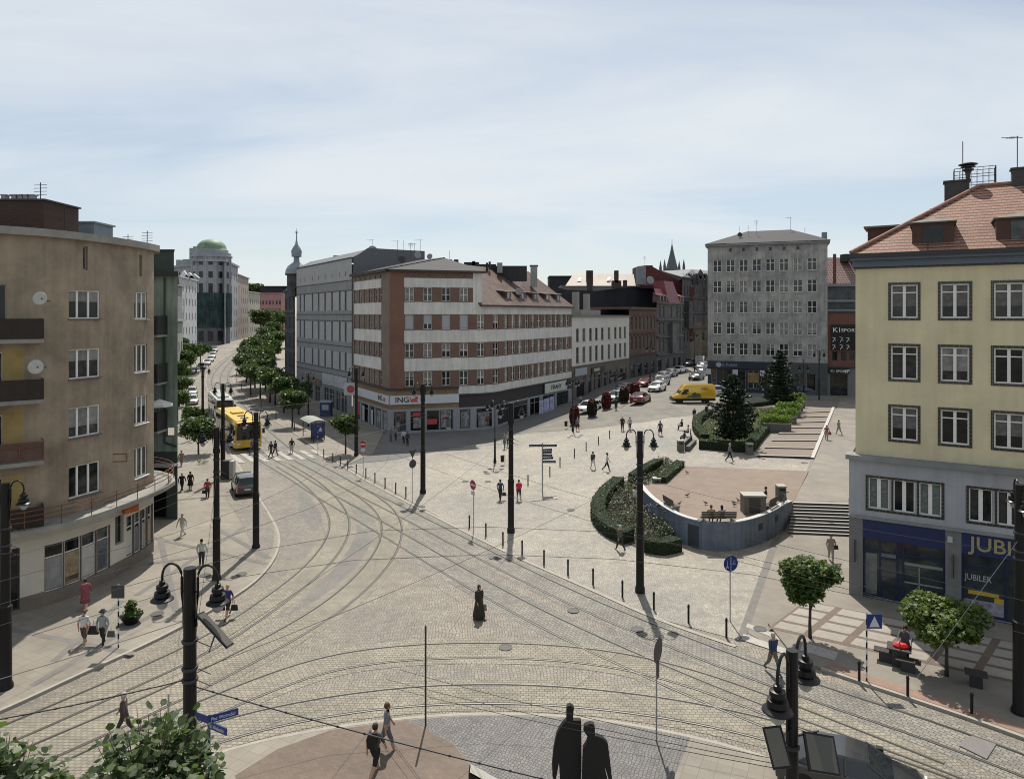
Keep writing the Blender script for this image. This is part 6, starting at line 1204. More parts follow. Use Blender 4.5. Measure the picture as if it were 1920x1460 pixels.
def tram_pole(px, base_y, top_y, label, D=None, lamps=1, r=.15, rz=0, x=None):
    if D: x, y = P(px, D); z = g(x, y)
    else: v = G(px, base_y); x, y, z = v
    h = Z(top_y, y)-z; e = empty('tram_pole', (x, y, z), label, 'tram pole', 'black tram poles with curved lamps', rz)
    a = MB(); a.lathe([(r*1.55, 0), (r*1.55, .25), (r*1.25, .4), (r*1.22, h*.38), (r*1.3, h*.38+.05), (r*1.3, h*.38+.25), (r, h*.38+.3), (r*.9, h), (.01, h)], (0, 0, 0), 14); a.build('post', black, e, smooth='a')
    a = MB(); 
    for z_ in (h-2.6, h-2.9, h-1.9): a.lathe([(r*1.15, 0), (r*1.2, .04), (r*1.15, .08)], (0, 0, z_), 12); a.tube([(r, 0, z_+.04), (r+.35, .1, z_-.15)], .012, 4)
    a.build('wire_clamp', darkm, e)
    if lamps:
        for s in (0, pi):
            A_ = obj('lamp_arm', AM, e, (0, 0, h-.35), s); hd = obj('lamp_hood', LH, A_, (.76, 0, -.53)); obj('lamp_globe', LG_, A_, (.76, 0, -.53))
    return e
TP = {}
for key, px, by, ty, D, lab, rz, r in (('p1', 10, 1295, 905, None, 'at the left edge of the picture before the beige house', 0, .19), ('p2', 356, 0, 1064, 17.8, 'closest at lower left, carrying the tilted solar panel', -.12, .17), ('p3', 406, 1090, 801, None, 'at the kerb in front of the parked hatchback', .1, .17), ('p4', 418, 0, 719, 65.5, 'directly behind the pole by the hatchback', 0, .17),
    ('p5', 480, 1030, 773, None, 'on the rounded kerb corner left of the rails', 0, .17), ('p6', 380, 0, 686, 88, 'beside the left street trees and parked cars', .2, .16), ('p7', 668, 855, 690, None, 'beside the bank corner and the red no entry sign', 0, .17), ('p8', 793, 925, 720, None, 'on the plaza before the bank front', .1, .18),
    ('p9', 958, 998, 755, None, 'mid plaza beside the walking couple in blue and red', 0, .18), ('p10', 1200, 1110, 808, None, 'in front of the rose bed', 0, .18), ('p11', 1485, 0, 1218, 13.5, 'closest at lower right with two solar panels', .85, .125), ('p12', 1913, 0, 908, 26.8, 'at the right edge before the jeweller', 1.2, .2)):
    TP[key] = tram_pole(px, by, ty, 'black two lamp tram pole '+lab, D, 1, r, rz)
# solar panels
def panel(name, label, c, w, h, rz, tilt, parent_pole):
    e = empty(name, c, label, 'solar panel', 'solar panels on the poles', rz); a = MB(); a.box(-w/2, w/2, -.02, .02, -h/2, h/2, 1)
    a.box(-w/2+.04, w/2-.04, -.026, -.02, -h/2+.04, h/2-.04, 0); a.box(-w/2+.04, w/2-.04, .02, .024, -h/2+.04, h/2-.04, 2); o = a.build('panel', [flat((.075, .072, .06), .6), black, flat((.012, .014, .03), .2)], e); o.rotation_euler = (tilt, 0, 0)
    MB().tube([(0, 0, -.05), (parent_pole.location.x-c[0], parent_pole.location.y-c[1], -.35)] if rz == 0 else [(0, 0, 0), (0, .3, -.3)], .02, 5).build('bracket', darkm, e); return e
v = P(400, 17.6); panel('solar_panel', 'solar panel seen from its underside tilted off the left foreground pole', (v[0]+.04, v[1], Z(1180, 17.6)), .62, 1.15, 0, 0, TP['p2']); Lz = Vector((-.66, .1, .62)).normalized(); vv = Vector((-.43, 1, -.46)).normalized(); xx = (vv-Lz*vv.dot(Lz)).normalized(); xx.rotate(Matrix.Rotation(radians(-16), 3, Lz)); yy = Lz.cross(xx)
bpy.data.objects['solar_panel'].rotation_euler = Matrix((xx, yy, Lz)).transposed().to_euler()
v = P(1460, 13.2); panel('solar_panel', 'narrow solar panel left of the right foreground pole', (v[0]-.03, v[1], Z(1400, 13.2)), .36, .7, -.2, radians(-38), TP['p11']); bpy.data.objects['solar_panel.001'].rotation_euler = (0, radians(-14), -.2); v = P(1540, 13.2); panel('solar_panel', 'wide solar panel back right of the right foreground pole', (v[0], v[1], Z(1412, 13.2)), .66, .66, .15, radians(-38), TP['p11']); bpy.data.objects['solar_panel.002'].rotation_euler = (0, radians(14), .15)
# ornate multi-arm lamps
def ornate(px, by, ty, label, D=None, arms=4, group='ornate street lamps on the plaza'):
    if D: x, y = P(px, D); z = g(x, y)
    else: x, y, z = G(px, by)
    h = Z(ty, y)-z; e = empty('street_lamp', (x, y, z), label, 'street lamp', group); a = MB(); a.lathe([(.16, 0), (.16, .3), (.11, .5), (.1, h*.32), (.13, h*.33), (.055, h*.35), (.045, h), (.01, h+.05)], (0, 0, 0), 10); a.build('post', black, e, smooth='a')
    for k in range(arms):
        t = 2*pi*k/arms+.4; q = empty if 0 else None; b = MB(); b.tube([(0, 0, h-1.3), (.35*cos(t), .35*sin(t), h-.95), (.7*cos(t), .7*sin(t), h-.8), (.85*cos(t), .85*sin(t), h-1.0)], .03, 6)
        A_ = b.build('lamp_arm', black, e); hd = obj('lamp_hood', LH, A_, (.85*cos(t), .85*sin(t), h-1.55)); gl_ = obj('lamp_globe', LG_, A_, (.85*cos(t), .85*sin(t), h-1.55))
    return e
ornate(928, 868, 737, 'tall thin lamp post with four lamps before the bank shop windows'); ornate(1074, 0, 698, 'four armed lamp post beside the red flower towers and the curtain shop', 88); ornate(1155, 0, 688, 'four armed lamp post among the parked cars', 104); ornate(1219, 0, 640, 'four armed lamp post before the brown brick house', 125); ornate(1302, 0, 618, 'slender lamp near the mouth of the side street', 150); ornate(1507, 0, 674, 'four armed lamp at the foot of the grey six storey house', 108)
def two_lamp(px, by, ty, label, D=None):
    e = tram_pole(px, by, ty, label, D, 1, .09); e.name = 'street_lamp'; e['category'] = 'street lamp'; e['group'] = 'thin double lamps'; return e
two_lamp(578, 0, 700, 'thin double hooked lamp before the grey strip window house', 96); two_lamp(1536, 0, 657, 'thin double hooked lamp at the right end of the grey six storey house', 106)
for i, (px, by, ty) in enumerate(((1540, 700, 0),)): pass
# ---------------------------------------------------------------- signs
red_ = flat((.42, .02, .03), .4, name='sign_red'); blue_ = flat((.01, .03, .15), .4, name='sign_blue'); sg = flat((.06, .06, .062), .5, .3, name='sign_back'); swh = flat((.62, .62, .6), .4, name='sign_white')
def sign(label, px, by, ty, kind, rz=0, D=None, pr_=.03, polem=None):
    if D: x, y = P(px, D); z = g(x, y)
    else: x, y, z = G(px, by)
    h = Z(ty, y)-z; e = empty('traffic_sign', (x, y, z), label, 'traffic sign', 'traffic signs', rz); a = MB(); a.tube([(0, 0, 0), (0, 0, h)], pr_, 8); a.build('post', polem or chrome, e)
    def disc(z_, r, m, yo=-.05, sx=1): o = MB().lathe([(.01, 0), (r, 0), (r, .015), (.01, .015)], (0, 0, 0), 24, 0, sx).build('sign_face', m, e, loc=(0, yo, z_)); o.rotation_euler = (pi/2, 0, 0); return o
    def plate(z_, w, hh, m, yo=-.05, dx=0): return MB().box(dx-w/2, dx+w/2, yo-.015, yo, z_-hh/2, z_+hh/2).build('sign_plate', m, e)
    if kind == 'noentry': disc(h-.32, .36, swh); disc(h-.32, .335, red_, -.056); plate(h-.32, .5, .13, swh, -.074); plate(h-.9, .42, .28, swh)
    if kind == 'round_back': disc(h-.42, .44, sg); plate(h-1.1, .22, .62, sg)
    if kind == 'tri_round': MB().add([(-.4, -.06, h), (.4, -.06, h), (0, -.06, h-.68), (-.4, -.04, h), (.4, -.04, h), (0, -.04, h-.68)], [(0, 1, 2), (3, 4, 5), (0, 1, 4, 3), (1, 2, 5, 4), (2, 0, 3, 5)]).build('sign_plate', sg, e); disc(h-1.15, .36, sg)
    if kind == 'cross_back': plate(h-.35, .6, .6, blue_); MB().add([(-.22, -.072, h-.57), (.22, -.072, h-.57), (0, -.072, h-.13)], [(0, 1, 2)]).build('sign_symbol', swh, e)
    if kind == 'blue_round': disc(h-.38, .4, blue_); plate(h-.38, .03, .66, swh, -.067); a = MB(); a.tube([(-.2, -.07, h-.3), (-.2, -.07, h-.5), (-.27, -.07, h-.62)], .02, 4); a.tube([(-.2, -.07, h-.5), (-.12, -.07, h-.6)], .02, 4); a.lathe([(.035, 0), (.035, .01)], (-.2, -.07, h-.24), 8); a.tube([(.1, -.07, h-.42), (.2, -.07, h-.26), (.27, -.07, h-.42), (.1, -.07, h-.42)], .014, 4); a.build('sign_symbol', swh, e)
    return e
sign('red and white no entry sign with a small plate in the middle of the plaza', 888, 1000, 900, 'noentry', -.9); sign('red and white no entry sign beside the bank corner', 681, 893, 826, 'noentry', -.05)
sign('grey backs of a triangular and a round sign on one post on the plaza', 773, 942, 843, 'tri_round', .8)
sign('blue round pedestrian and bicycle path sign by the white stripes', 1369, 1165, 1041, 'blue_round', .25)
sign('round sign turned edge on above a narrow plate, in front at the bottom', 1231, 1395, 1196, 'round_back', 1.02)
sign('tall thin post with a sign turned edge on at the bottom pavement', 798, 1366, 1172, 'none', 0, None, .035, darkm)
sign('white topped slim post with an edge on plate before the foreground branches', 316, 1385, 1300, 'none')
for px, by, ty, lab, kd in ((222, 1218, 1094, 'crossing sign seen from behind on a striped post on the left pavement', 0), (1625, 1281, 1148, 'blue crossing sign on a black and white striped post by the benches', 1), (596, 852, 798, 'pedestrian crossing sign on a striped post by the bus shelter', 1)):
    x, y, z = G(px, by); h = Z(ty, y)-z; e = empty('traffic_sign', (x, y, z), lab, 'traffic sign', 'traffic signs'); n = 12
    a = MB()
    for k in range(n): a.tube([(0, 0, h*k/n), (0, 0, h*(k+1)/n)], .035, 8, k % 2, False)
    a.build('post', [black, swh], e); MB().box(-.02 if kd else -.3, .62 if kd else .3, -.05, -.03, h-.65, h-.05).build('sign_plate', blue_ if kd else sg, e)
    if kd: MB().add([(.08, -.056, h-.58), (.52, -.056, h-.58), (.3, -.056, h-.12)], [(0, 1, 2)]).build('sign_symbol', swh, e)
# finger post
x, y, z = G(1017, 922); h = Z(830, y)-z; e = empty('finger_post', (x, y, z), 'grey direction post with stacked dark blue finger boards on the plaza', 'signpost'); MB().tube([(0, 0, 0), (0, 0, h)], .06, 10).build('post', chrome, e)
dkblue = flat((.012, .018, .05), .5, name='finger_blue')
for k, (z_, rz, ln) in enumerate(((h-.22, pi+.12, 1.15), (h-.25, .1, 1.25), (h-.62, .2, .85), (h-.85, .3, .85), (h-1.08, .05, .85), (h-1.32, .15, .95), (h-1.62, .0, 1.15))):
    a = MB(); a.box(.06, ln, -.03, .03, z_-.1, z_+.1, 0)
    for q in range(int(ln/.16)-1): a.box(.14+q*.16, .24+q*.16, -.036, -.03, z_-.04, z_+.03, 1); a.box(.14+q*.16, .24+q*.16, .03, .036, z_-.04, z_+.03, 1)
    o = a.build('finger_board', [dkblue, flat((.28, .28, .3))], e); o.rotation_euler = (0, 0, rz)
# blue street name sign
x, y = P(392, 16.6); zt = Z(1348, 16.6); e = empty('street_name_sign', (x, y, 0), 'blue street name plates crossing on a post at the lower left', 'street sign'); MB().tube([(0, 0, 0), (0, 0, zt+.1)], .035, 8).build('post', blue_, e)
for rz, z_, s_, ln in ((.55, zt+.0, 'Plac Wolności', .66), (-.5, zt-.12, 'ul. Wolności', .62), (pi-.45, zt-.02, 'ul. Dworcowa', .45)):
    a = MB(); a.box(0, ln, -.015, .015, -.085, .085, 0); o = a.build('name_plate', blue_, e, loc=(0, 0, z_)); o.rotation_euler = (0, 0, rz)
    if rz < 2: text('lettering', s_, swh, o, (.04, -.017, -.045), .12, 0, .002, sx=.78)
MB().box(-.14, .02, -.02, .0, zt-.75, zt-.55).build('name_plate', flat((.4, .4, .42)), e)
# bollards
bm_ = MB(); bm_.lathe([(.055, 0), (.055, .78), (.065, .8), (.065, .86), (.05, .9), (.03, .95), (.01, .96)], (0, 0, 0), 10); BO = bm_.mesh('bollard', black, smooth='a')
rowA = [(607, 858), (624, 866), (638, 873), (652, 880), (668, 888), (686, 896), (703, 905), (722, 915), (742, 925), (761, 933), (880, 990), (911, 1006), (943, 1023), (979, 1040), (1020, 1059), (1065, 1078), (1112, 1096), (1167, 1120), (1226, 1143), (1291, 1168), (1362, 1195)]
def bol(px, py, lab, grp):
    v = G(px, py); o = obj('bollard', BO, None, (v.x, v.y, v.z+.01)); return tag(o, lab, 'bollard', grp)
for i, (px, py) in enumerate(rowA):
    if i < 10: lab = 'slim black bollard, %s from the striped crossing post' % ORD[i]
    else: lab = 'slim black bollard by the tram tracks, %s rightwards from the no entry sign' % ORD[i-10]
    bol(px, py, lab, 'bollards along the tram tracks')
for i, (px, py) in enumerate(((1611, 1281), (1702, 1310), (1822, 1343), (1925, 1385))): bol(px, py, 'black bollard on the right kerb by the benches, %s from the left' % ORD[i], 'bollards on the right kerb')
for i, (px, py) in enumerate(((1031, 893), (990, 910), (1050, 875), (1077, 858), (1099, 845), (1122, 834), (1143, 822))): bol(px, py, 'slim black bollard crossing the middle of the plaza, %s from the finger post' % ORD[i], 'bollards across the plaza')
for i, t in enumerate([.02, .09, .16, .23, .3, .37, .44, .51, .58, .65]):
    p = kr[int(t*(len(kr)-1))+6]; n = Vector((.9, .4)); o = obj('bollard', BO, None, (p.x+.6, p.y+.1, g(p.x, p.y)+.06)); tag(o, 'black bollard on the tree lined kerb, %s up the street from the crossing' % ORD[i], 'bollard', 'bollards along the tree lined kerb')
# bins
def bin_(px, py, lab, pale=0):
    v = G(px, py); e = empty('litter_bin', tuple(v), lab, 'litter bin', 'litter bins'); m_ = flat((.12, .115, .10), .8) if pale else black
    MB().box(-.3, .3, -.3, .3, 0, 1.05).build('body', m_, e); MB().box(-.33, .33, -.33, .33, 1.05, 1.16).build('lid', flat((.34, .33, .3), .7) if pale else darkm, e); MB().box(-.2, .2, -.31, -.3, .8, .95).build('opening', black, e)
def bin2(px, py, lab):
    v = G(px, py); e = empty('litter_bin', tuple(v), lab, 'litter bin', 'litter bins'); MB().lathe([(.17, .35), (.2, .95), (.2, 1.0), (.16, 1.0)], (0, 0, 0), 12).build('bucket', black, e); MB().tube([(.26, 0, 0), (.26, 0, 1.05), (.1, 0, 1.05)], .025, 6).build('stand', black, e)
bin2(1061, 804, 'small black hanging bin left of the first red flower tower'); bin2(942, 872, 'black post bin on the plaza behind the central pole')
bin_(1276, 846, 'stone litter bin in front of the people by the bicycles', 1); bin_(1405, 852, 'stone litter bin at the corner of the hedge and wide steps', 1); bin_(1231, 921, 'stone litter bin at the left bench of the terrace', 1); bin_(1464, 938, 'stone litter bin at the right end of the terrace', 1)
# kiosk box on terrace
x, y = GT(1412, 961); e = empty('utility_box', (x, y, tz), 'squat tan utility box with a dark door and pale lid on the terrace', 'utility box', rz=-.05); MB().box(-.75, .75, -.5, .5, 0, 1.25).build('body', mat('box_tan', (.14, .12, .10), .8, .1, 3), e); MB().box(-.8, .8, -.56, .56, 1.25, 1.34).build('lid', flat((.33, .32, .3)), e); MB().box(-.42, .35, -.52, -.5, .15, 1.15).build('door', flat((.06, .05, .045)), e)
x, y, z = G(421, 900); e = empty('switch_cabinet', (x+.3, y, z+.12), 'dark electrical cabinet with a pale side behind the parked hatchback', 'cabinet'); MB().box(-.45, .25, -.3, .3, 0, 1.75).build('body', darkm, e); MB().box(.25, .62, -.3, .3, 0, 1.7).build('side_cabinet', flat((.38, .38, .36)), e)
# benches and table on the right pavement
slat = mat('dark_bench_slats', (.05, .045, .038), .7, .3, 6)
def bench_block(px, py, lab, w=.95, d_=.5, hh=.48, rz=-.54, cat='bench', name='bench'):
    v = G(px, py); e = empty(name, (v.x, v.y, v.z+.12), lab, cat, None, rz); a = MB()
    for k in range(5): a.box(-w/2, w/2, -d_/2+k*d_/5+.01, -d_/2+(k+1)*d_/5-.01, hh-.06, hh)
    a.build('seat' if name == 'bench' else 'table_top', slat, e); MB().box(-w*.28, w*.28, -d_*.4, d_*.4, 0, hh-.06).build('base', darkm, e); return e
bench_block(1661, 1243, 'slatted stool bench left of the small table on the right pavement'); bench_block(1703, 1262, 'slatted stool bench right of the small table where a person stands'); bench_block(1686, 1250, 'small dark table with a red bag on it', .95, .8, .78, -.54, 'table', 'table')
v = G(1688, 1228); o = MB().lathe([(.02, 0), (.3, .0), (.34, .08), (.22, .17), (.02, .2)], (0, 0, 0), 10, 0, 1, .6).build('bag', flat((.62, .02, .03), .5), loc=(G(1686, 1250).x+.05, G(1686, 1250).y-.05, .12+.79)); o.rotation_euler = (0, 0, -.4); tag(o, 'bright red bag lying on the small table', 'bag')
bench_block(1830, 1290, 'dark block seat in the shade under the right street tree', .8, .6, .55)
# curved terrace benches with backs
def bench(x, y, z, rz, lab, w=2.0):
    e = empty('bench', (x, y, z), lab, 'bench', 'dark slatted benches on the terrace edge', rz); a = MB(); bk = MB()
    for k in range(4): a.box(-w/2, w/2, .06+k*.11, .15+k*.11, .42, .46); bk.box(-w/2, w/2, -.02-.015*k, .01-.015*k, .5+k*.11, .59+k*.11)
    a.build('seat', slat, e); bk.build('backrest', slat, e); lg = MB(); [lg.box(sx-.04, sx+.04, -.05, .5, 0, .42) for sx in (-w*.4, w*.4)]; lg.build('legs', conc, e); return e
def on_wall(px, back=.25): u = fp.px(px); p = fp.at(u); d = fp.dir(u); n = Vector((-d.y, d.x)); return p+n*back, atan2(d.y, d.x)
p, a_ = on_wall(1350); bench(p.x, p.y, tz, a_, 'dark slatted bench at the middle of the terrace wall with two people seated', 2.3)
p, a_ = on_wall(1246, .3); bench(p.x, p.y, tz, a_, 'dark slatted bench at the left of the terrace wall above the roses', 1.7); p, a_ = on_wall(1458, .3); bench(p.x, p.y, tz, a_, 'dark slatted bench at the right end of the terrace wall', 1.6)
# plaza bench group left of the hedge
x, y, z = G(1295, 838); e = empty('bench', (x, y, z), 'long stone bench with a bicycle and seated people left of the pines', 'bench', rz=1.15); MB().box(-2.2, 2.2, -.25, .25, 0, .45).build('seat', flat((.09, .085, .08), .7), e); MB().box(-2.2, 2.2, .2, .25, .45, .85).build('backrest', slat, e)
# bicycles
def bicycle(x, y, z, rz, lab):
    e = empty('bicycle', (x, y, z), lab, 'bicycle', 'bicycles on the plaza', rz)
    for s in (-.52, .52):
        a = MB(); r_ = .33; a.tube([(s+r_*cos(t), 0, r_+r_*sin(t)) for t in [2*pi*k/18 for k in range(19)]], .018, 5, 0, False)
        for k in range(6): a.tube([(s, 0, r_), (s+r_*cos(k*pi/3), 0, r_+r_*sin(k*pi/3))], .005, 3)
        a.build('wheel', black, e)
    a = MB(); a.tube([(-.52, 0, .33), (-.15, 0, .85), (.38, 0, .88), (.52, 0, .33)], .022, 6); a.tube([(-.15, 0, .85), (-.05, 0, .32), (.38, 0, .82)], .022, 6); a.tube([(-.05, 0, .32), (-.52, 0, .33)], .018, 6); a.build('frame', flat((.10, .11, .12), .4), e)
    MB().tube([(.38, -.28, 1.02), (.4, 0, .98), (.38, .28, 1.02)], .02, 6).build('handlebar', black, e); MB().box(-.3, -.05, -.07, .07, .88, .94).build('saddle', black, e)
v = G(1283, 830); bicycle(v.x, v.y, v.z, .9, 'dark bicycle leaning at the plaza bench behind the stone bin'); v = G(1293, 822); bicycle(v.x+.2, v.y+.3, v.z, 1.4, 'second dark bicycle further back at the plaza bench'); x, y = GT(1478, 950); bicycle(x-.3, y, tz, 1.0, 'bicycle leaning at the right end of the terrace')
# bus shelter
v = G(588, 822); e = empty('bus_shelter', tuple(v), 'bus shelter with a curved pale roof on the tree lined pavement', 'bus shelter', rz=-.98+pi/2*0)
e.rotation_euler = (0, 0, atan2(33.8, -20)+0); a = MB(); n = 10
for k in range(n): t0, t1_ = -1+2*k/n, -1+2*(k+1)/n; f = lambda t: 2.55-.32*t*t; a.add([(-2.3, t0*1.15, f(t0)), (2.3, t0*1.15, f(t0)), (2.3, t1_*1.15, f(t1_)), (-2.3, t1_*1.15, f(t1_)), (-2.3, t0*1.15, f(t0)+.06), (2.3, t0*1.15, f(t0)+.06), (2.3, t1_*1.15, f(t1_)+.06), (-2.3, t1_*1.15, f(t1_)+.06)], [(0, 1, 2, 3), (4, 5, 6, 7), (0, 3, 7, 4), (1, 2, 6, 5), (0, 1, 5, 4), (2, 3, 7, 6)])
a.build('roof', flat((.26, .27, .24), .6), e)
for sx in (-2, 2):
    for sy in (-.8, .8): MB().tube([(sx, sy, 0), (sx, sy, 2.4)], .05, 6).build('post', darkm, e)
MB().box(-2.0, 2.0, -.84, -.8, .25, 2.1).build('rear_panel', flat((.05, .055, .06), .15), e); MB().box(-2.04, -2.0, -.75, .75, .3, 2.2).build('poster_case', mat('blue_poster', (.025, .04, .12), .4, .6, 2), e)
v = G(585, 790); e = empty('kiosk', (v.x+1, v.y+4, v.z), 'dark blue ticket kiosk behind the bus shelter', 'kiosk'); MB().box(-.8, .8, -.6, .6, 0, 2.3).build('body', flat((.03, .05, .12), .5), e); MB().box(-.95, .95, -.75, .75, 2.3, 2.45).build('roof', flat((.25, .3, .36)), e); MB().box(-.5, .5, -.63, -.6, 1.2, 2.0).build('display', flat((.32, .34, .36)), e)
# dark box with pale top at the bottom edge and the two silhouette figures
x, y = P(905, 20.5); e = empty('map_stand', (x, y, 0), 'dark metal information stand with a pale sloping face at the bottom edge', 'map stand'); MB().add([(-.42, 0, 0), (.5, 0, 0), (.5, .5, 0), (-.42, .5, 0), (-.42, 0, 1.95), (.5, 0, 1.45), (.5, .5, 1.4), (-.42, .5, 1.9)], [(0, 1, 2, 3), (0, 1, 5, 4), (1, 2, 6, 5), (2, 3, 7, 6), (3, 0, 4, 7), (4, 5, 6, 7)]).build('body', black, e); MB().add([(-.38, .03, 1.97), (.48, .03, 1.5), (.48, .47, 1.46), (-.38, .47, 1.93)], [(0, 1, 2, 3)]).build('map_face', flat((.33, .32, .28), .6), e)
statm = flat((.008, .008, .008), .75, name='blackened_steel')
def statue(px0, D, pts, lab, th=.16):
    e = empty('statue', (P(px0, D)[0], D, 0), lab, 'statue', 'pair of flat black steel figures'); k = D/F; vs = [((x-px0)*k, (YH+0)*0-th/2, Z(y, D)) for x, y in pts]; n = len(vs); vs += [(x, th/2, z) for x, _, z in vs]
    MB().add(vs, [tuple(range(n)), tuple(range(n, 2*n))[::-1]]+[(i, (i+1) % n, n+(i+1) % n, n+i) for i in range(n)]).build('figure', statm, e); MB().box(-.5, .5, -.3, .3, 0, .06).build('base_plate', statm, e)
Ds = 20.9; fl = YH+H*F/Ds-2
statue(1065, Ds, [(1036, 1455), (1042, 1458), (1048, 1425), (1050, 1460), (1048, fl-30), (1040, fl), (1064, fl), (1069, 1470), (1074, fl), (1095, fl), (1086, fl-30), (1090, 1430), (1089.5, 1349), (1087, 1347), (1074, 1347), (1075, 1330), (1076, 1324), (1069, 1319), (1063, 1321), (1062, 1328), (1062, 1346), (1057, 1351), (1049, 1362), (1043, 1375), (1038, 1400), (1035, 1430)], 'tall flat black steel statue of a man, left of the pair at the bottom')
statue(1117, Ds-.2, [(1093, 1400), (1091, 1460), (1094, fl-30), (1088, fl), (1112, fl), (1117, 1475), (1121, fl), (1146, fl), (1137, fl-30), (1138, 1455), (1133, 1432), (1142, 1462), (1147, 1456), (1143, 1420), (1139, 1390), (1130, 1381), (1119, 1376), (1115, 1376), (1115, 1362), (1114, 1355), (1106, 1353), (1096, 1357), (1094, 1367), (1099, 1374), (1103, 1379), (1100, 1388)], 'shorter flat black steel statue, right of the pair at the bottom')
# ---------------------------------------------------------------- overhead wires
wirem = flat((.03, .03, .032), .5, .4, name='wire_dark'); wirel = flat((.22, .22, .21), .35, .8, name='wire_steel')
def wire(pts, r=.009, m=wirem, lab='thin black overhead wire', cat='wire', n=4, sag=0, knots=0, name='overhead_wire', grp='overhead wires'):
    P_ = []
    for a, b in zip(pts, pts[1:]):
        a, b = Vector(a), Vector(b); k = 10 if sag else 1
        for i in range(k): t = i/k; q = a.lerp(b, t); q.z -= sag*4*t*(1-t); P_.append(q)
    P_.append(Vector(pts[-1])); mb = MB(); mb.tube(P_, r, n)
    if knots:
        L_ = 0
        for a, b in zip(P_, P_[1:]):
            for t in (.0, .5): q = a.lerp(b, t); mb.tube([q-(b-a).normalized()*.025, q+(b-a).normalized()*.025], r*1.8, 5)
    return tag(mb.build(name, m, org=tuple(P_[0])), lab, cat, grp)
nm = ['outer straight track', 'inner straight track', 'inner left curve', 'outer left curve', 'upper front curve', 'lower front curve']
for i, t in enumerate(TR):
    pts = [(p.x, p.y, 5.7+g(p.x, p.y)) for p in t[::8] if p.y > 8]
    wire(pts, .009, wirem, 'thin contact wire above the '+nm[i], n=4)
def tip(k, z): l = TP[k].location; return (l.x, l.y, l.z+z)
def wp(px, py, D): x, y = P(px, D); return (x, y, Z(py, D))
sp_ = [('p2', 'p3', 6.2, 6.3), ('p5', 'p8', 6.5, 6.5), ('p4', 'p7', 6.6, 6.8), ('p5', 'p9', 6.4, 6.4), ('p2', 'p10', 6.3, 6.6),  ('p6', 'p7', 6.4, 6.6), ('p10', 'p12', 6.4, 6.3), ('p2', 'p9', 6.6, 6.9), ('p1', 'p3', 6.0, 6.2), ('p7', 'p8', 6.2, 6.3), ('p1', 'p3', 5.5, 5.7)]
wn = dict(p1='left edge', p2='left foreground', p3='hatchback', p4='rear hatchback', p5='kerb corner', p6='left street', p7='bank corner', p8='bank front', p9='mid plaza', p10='rose bed', p11='right foreground', p12='jeweller')
for a, b, za_, zb_ in sp_: wire([tip(a, za_), tip(b, zb_)], .008, wirel if (a, b) in (('p4', 'p7'), ('p5', 'p8')) else wirem, 'span wire from the %s pole to the %s pole' % (wn[a], wn[b]), sag=.35)
l2 = TP['p2'].location; l11 = TP['p11'].location
wire([(l2.x, l2.y, Z(1284, 17.8)), (l11.x, l11.y, 5.35)], .015, wirem, 'thick black knotted cable slung across the bottom foreground', 'cable', 6, .12, 1)
wire([(l2.x, l2.y, Z(1272, 17.8)), wp(-260, 1390, 15)], .014, wirem, 'thick knotted cable running left from the left foreground pole', 'cable', 6, .1, 1)
wire([(l2.x, l2.y, Z(1160, 17.8)), wp(-200, 1330, 14.5)], .01, wirel, 'thin pale wire running left from the left foreground pole', sag=.05)
for k, (px, py) in enumerate(((1300, 1385), (1285, 1368), (1310, 1350))): wire([(l11.x, l11.y, Z(1445-8*k, 13.5)), wp(px-560, py-95, 26)], .008, wirem, ['lowest', 'middle', 'upper'][k]+' of three wires leaving the right foreground pole to the left', sag=.1)
wire([tip('p12', 6.9), wp(1720, 1269, 24)], .012, wirel, 'pale stay wire slanting down across the right street tree', sag=0)
# small clamps where wires cross
clm = MB(); clm.tube([(-.18, 0, 0), (.18, 0, .02)], .018, 5); clm.tube([(0, 0, 0), (.05, .02, .14)], .018, 5); CLM = clm.mesh('wire_clamp', black)
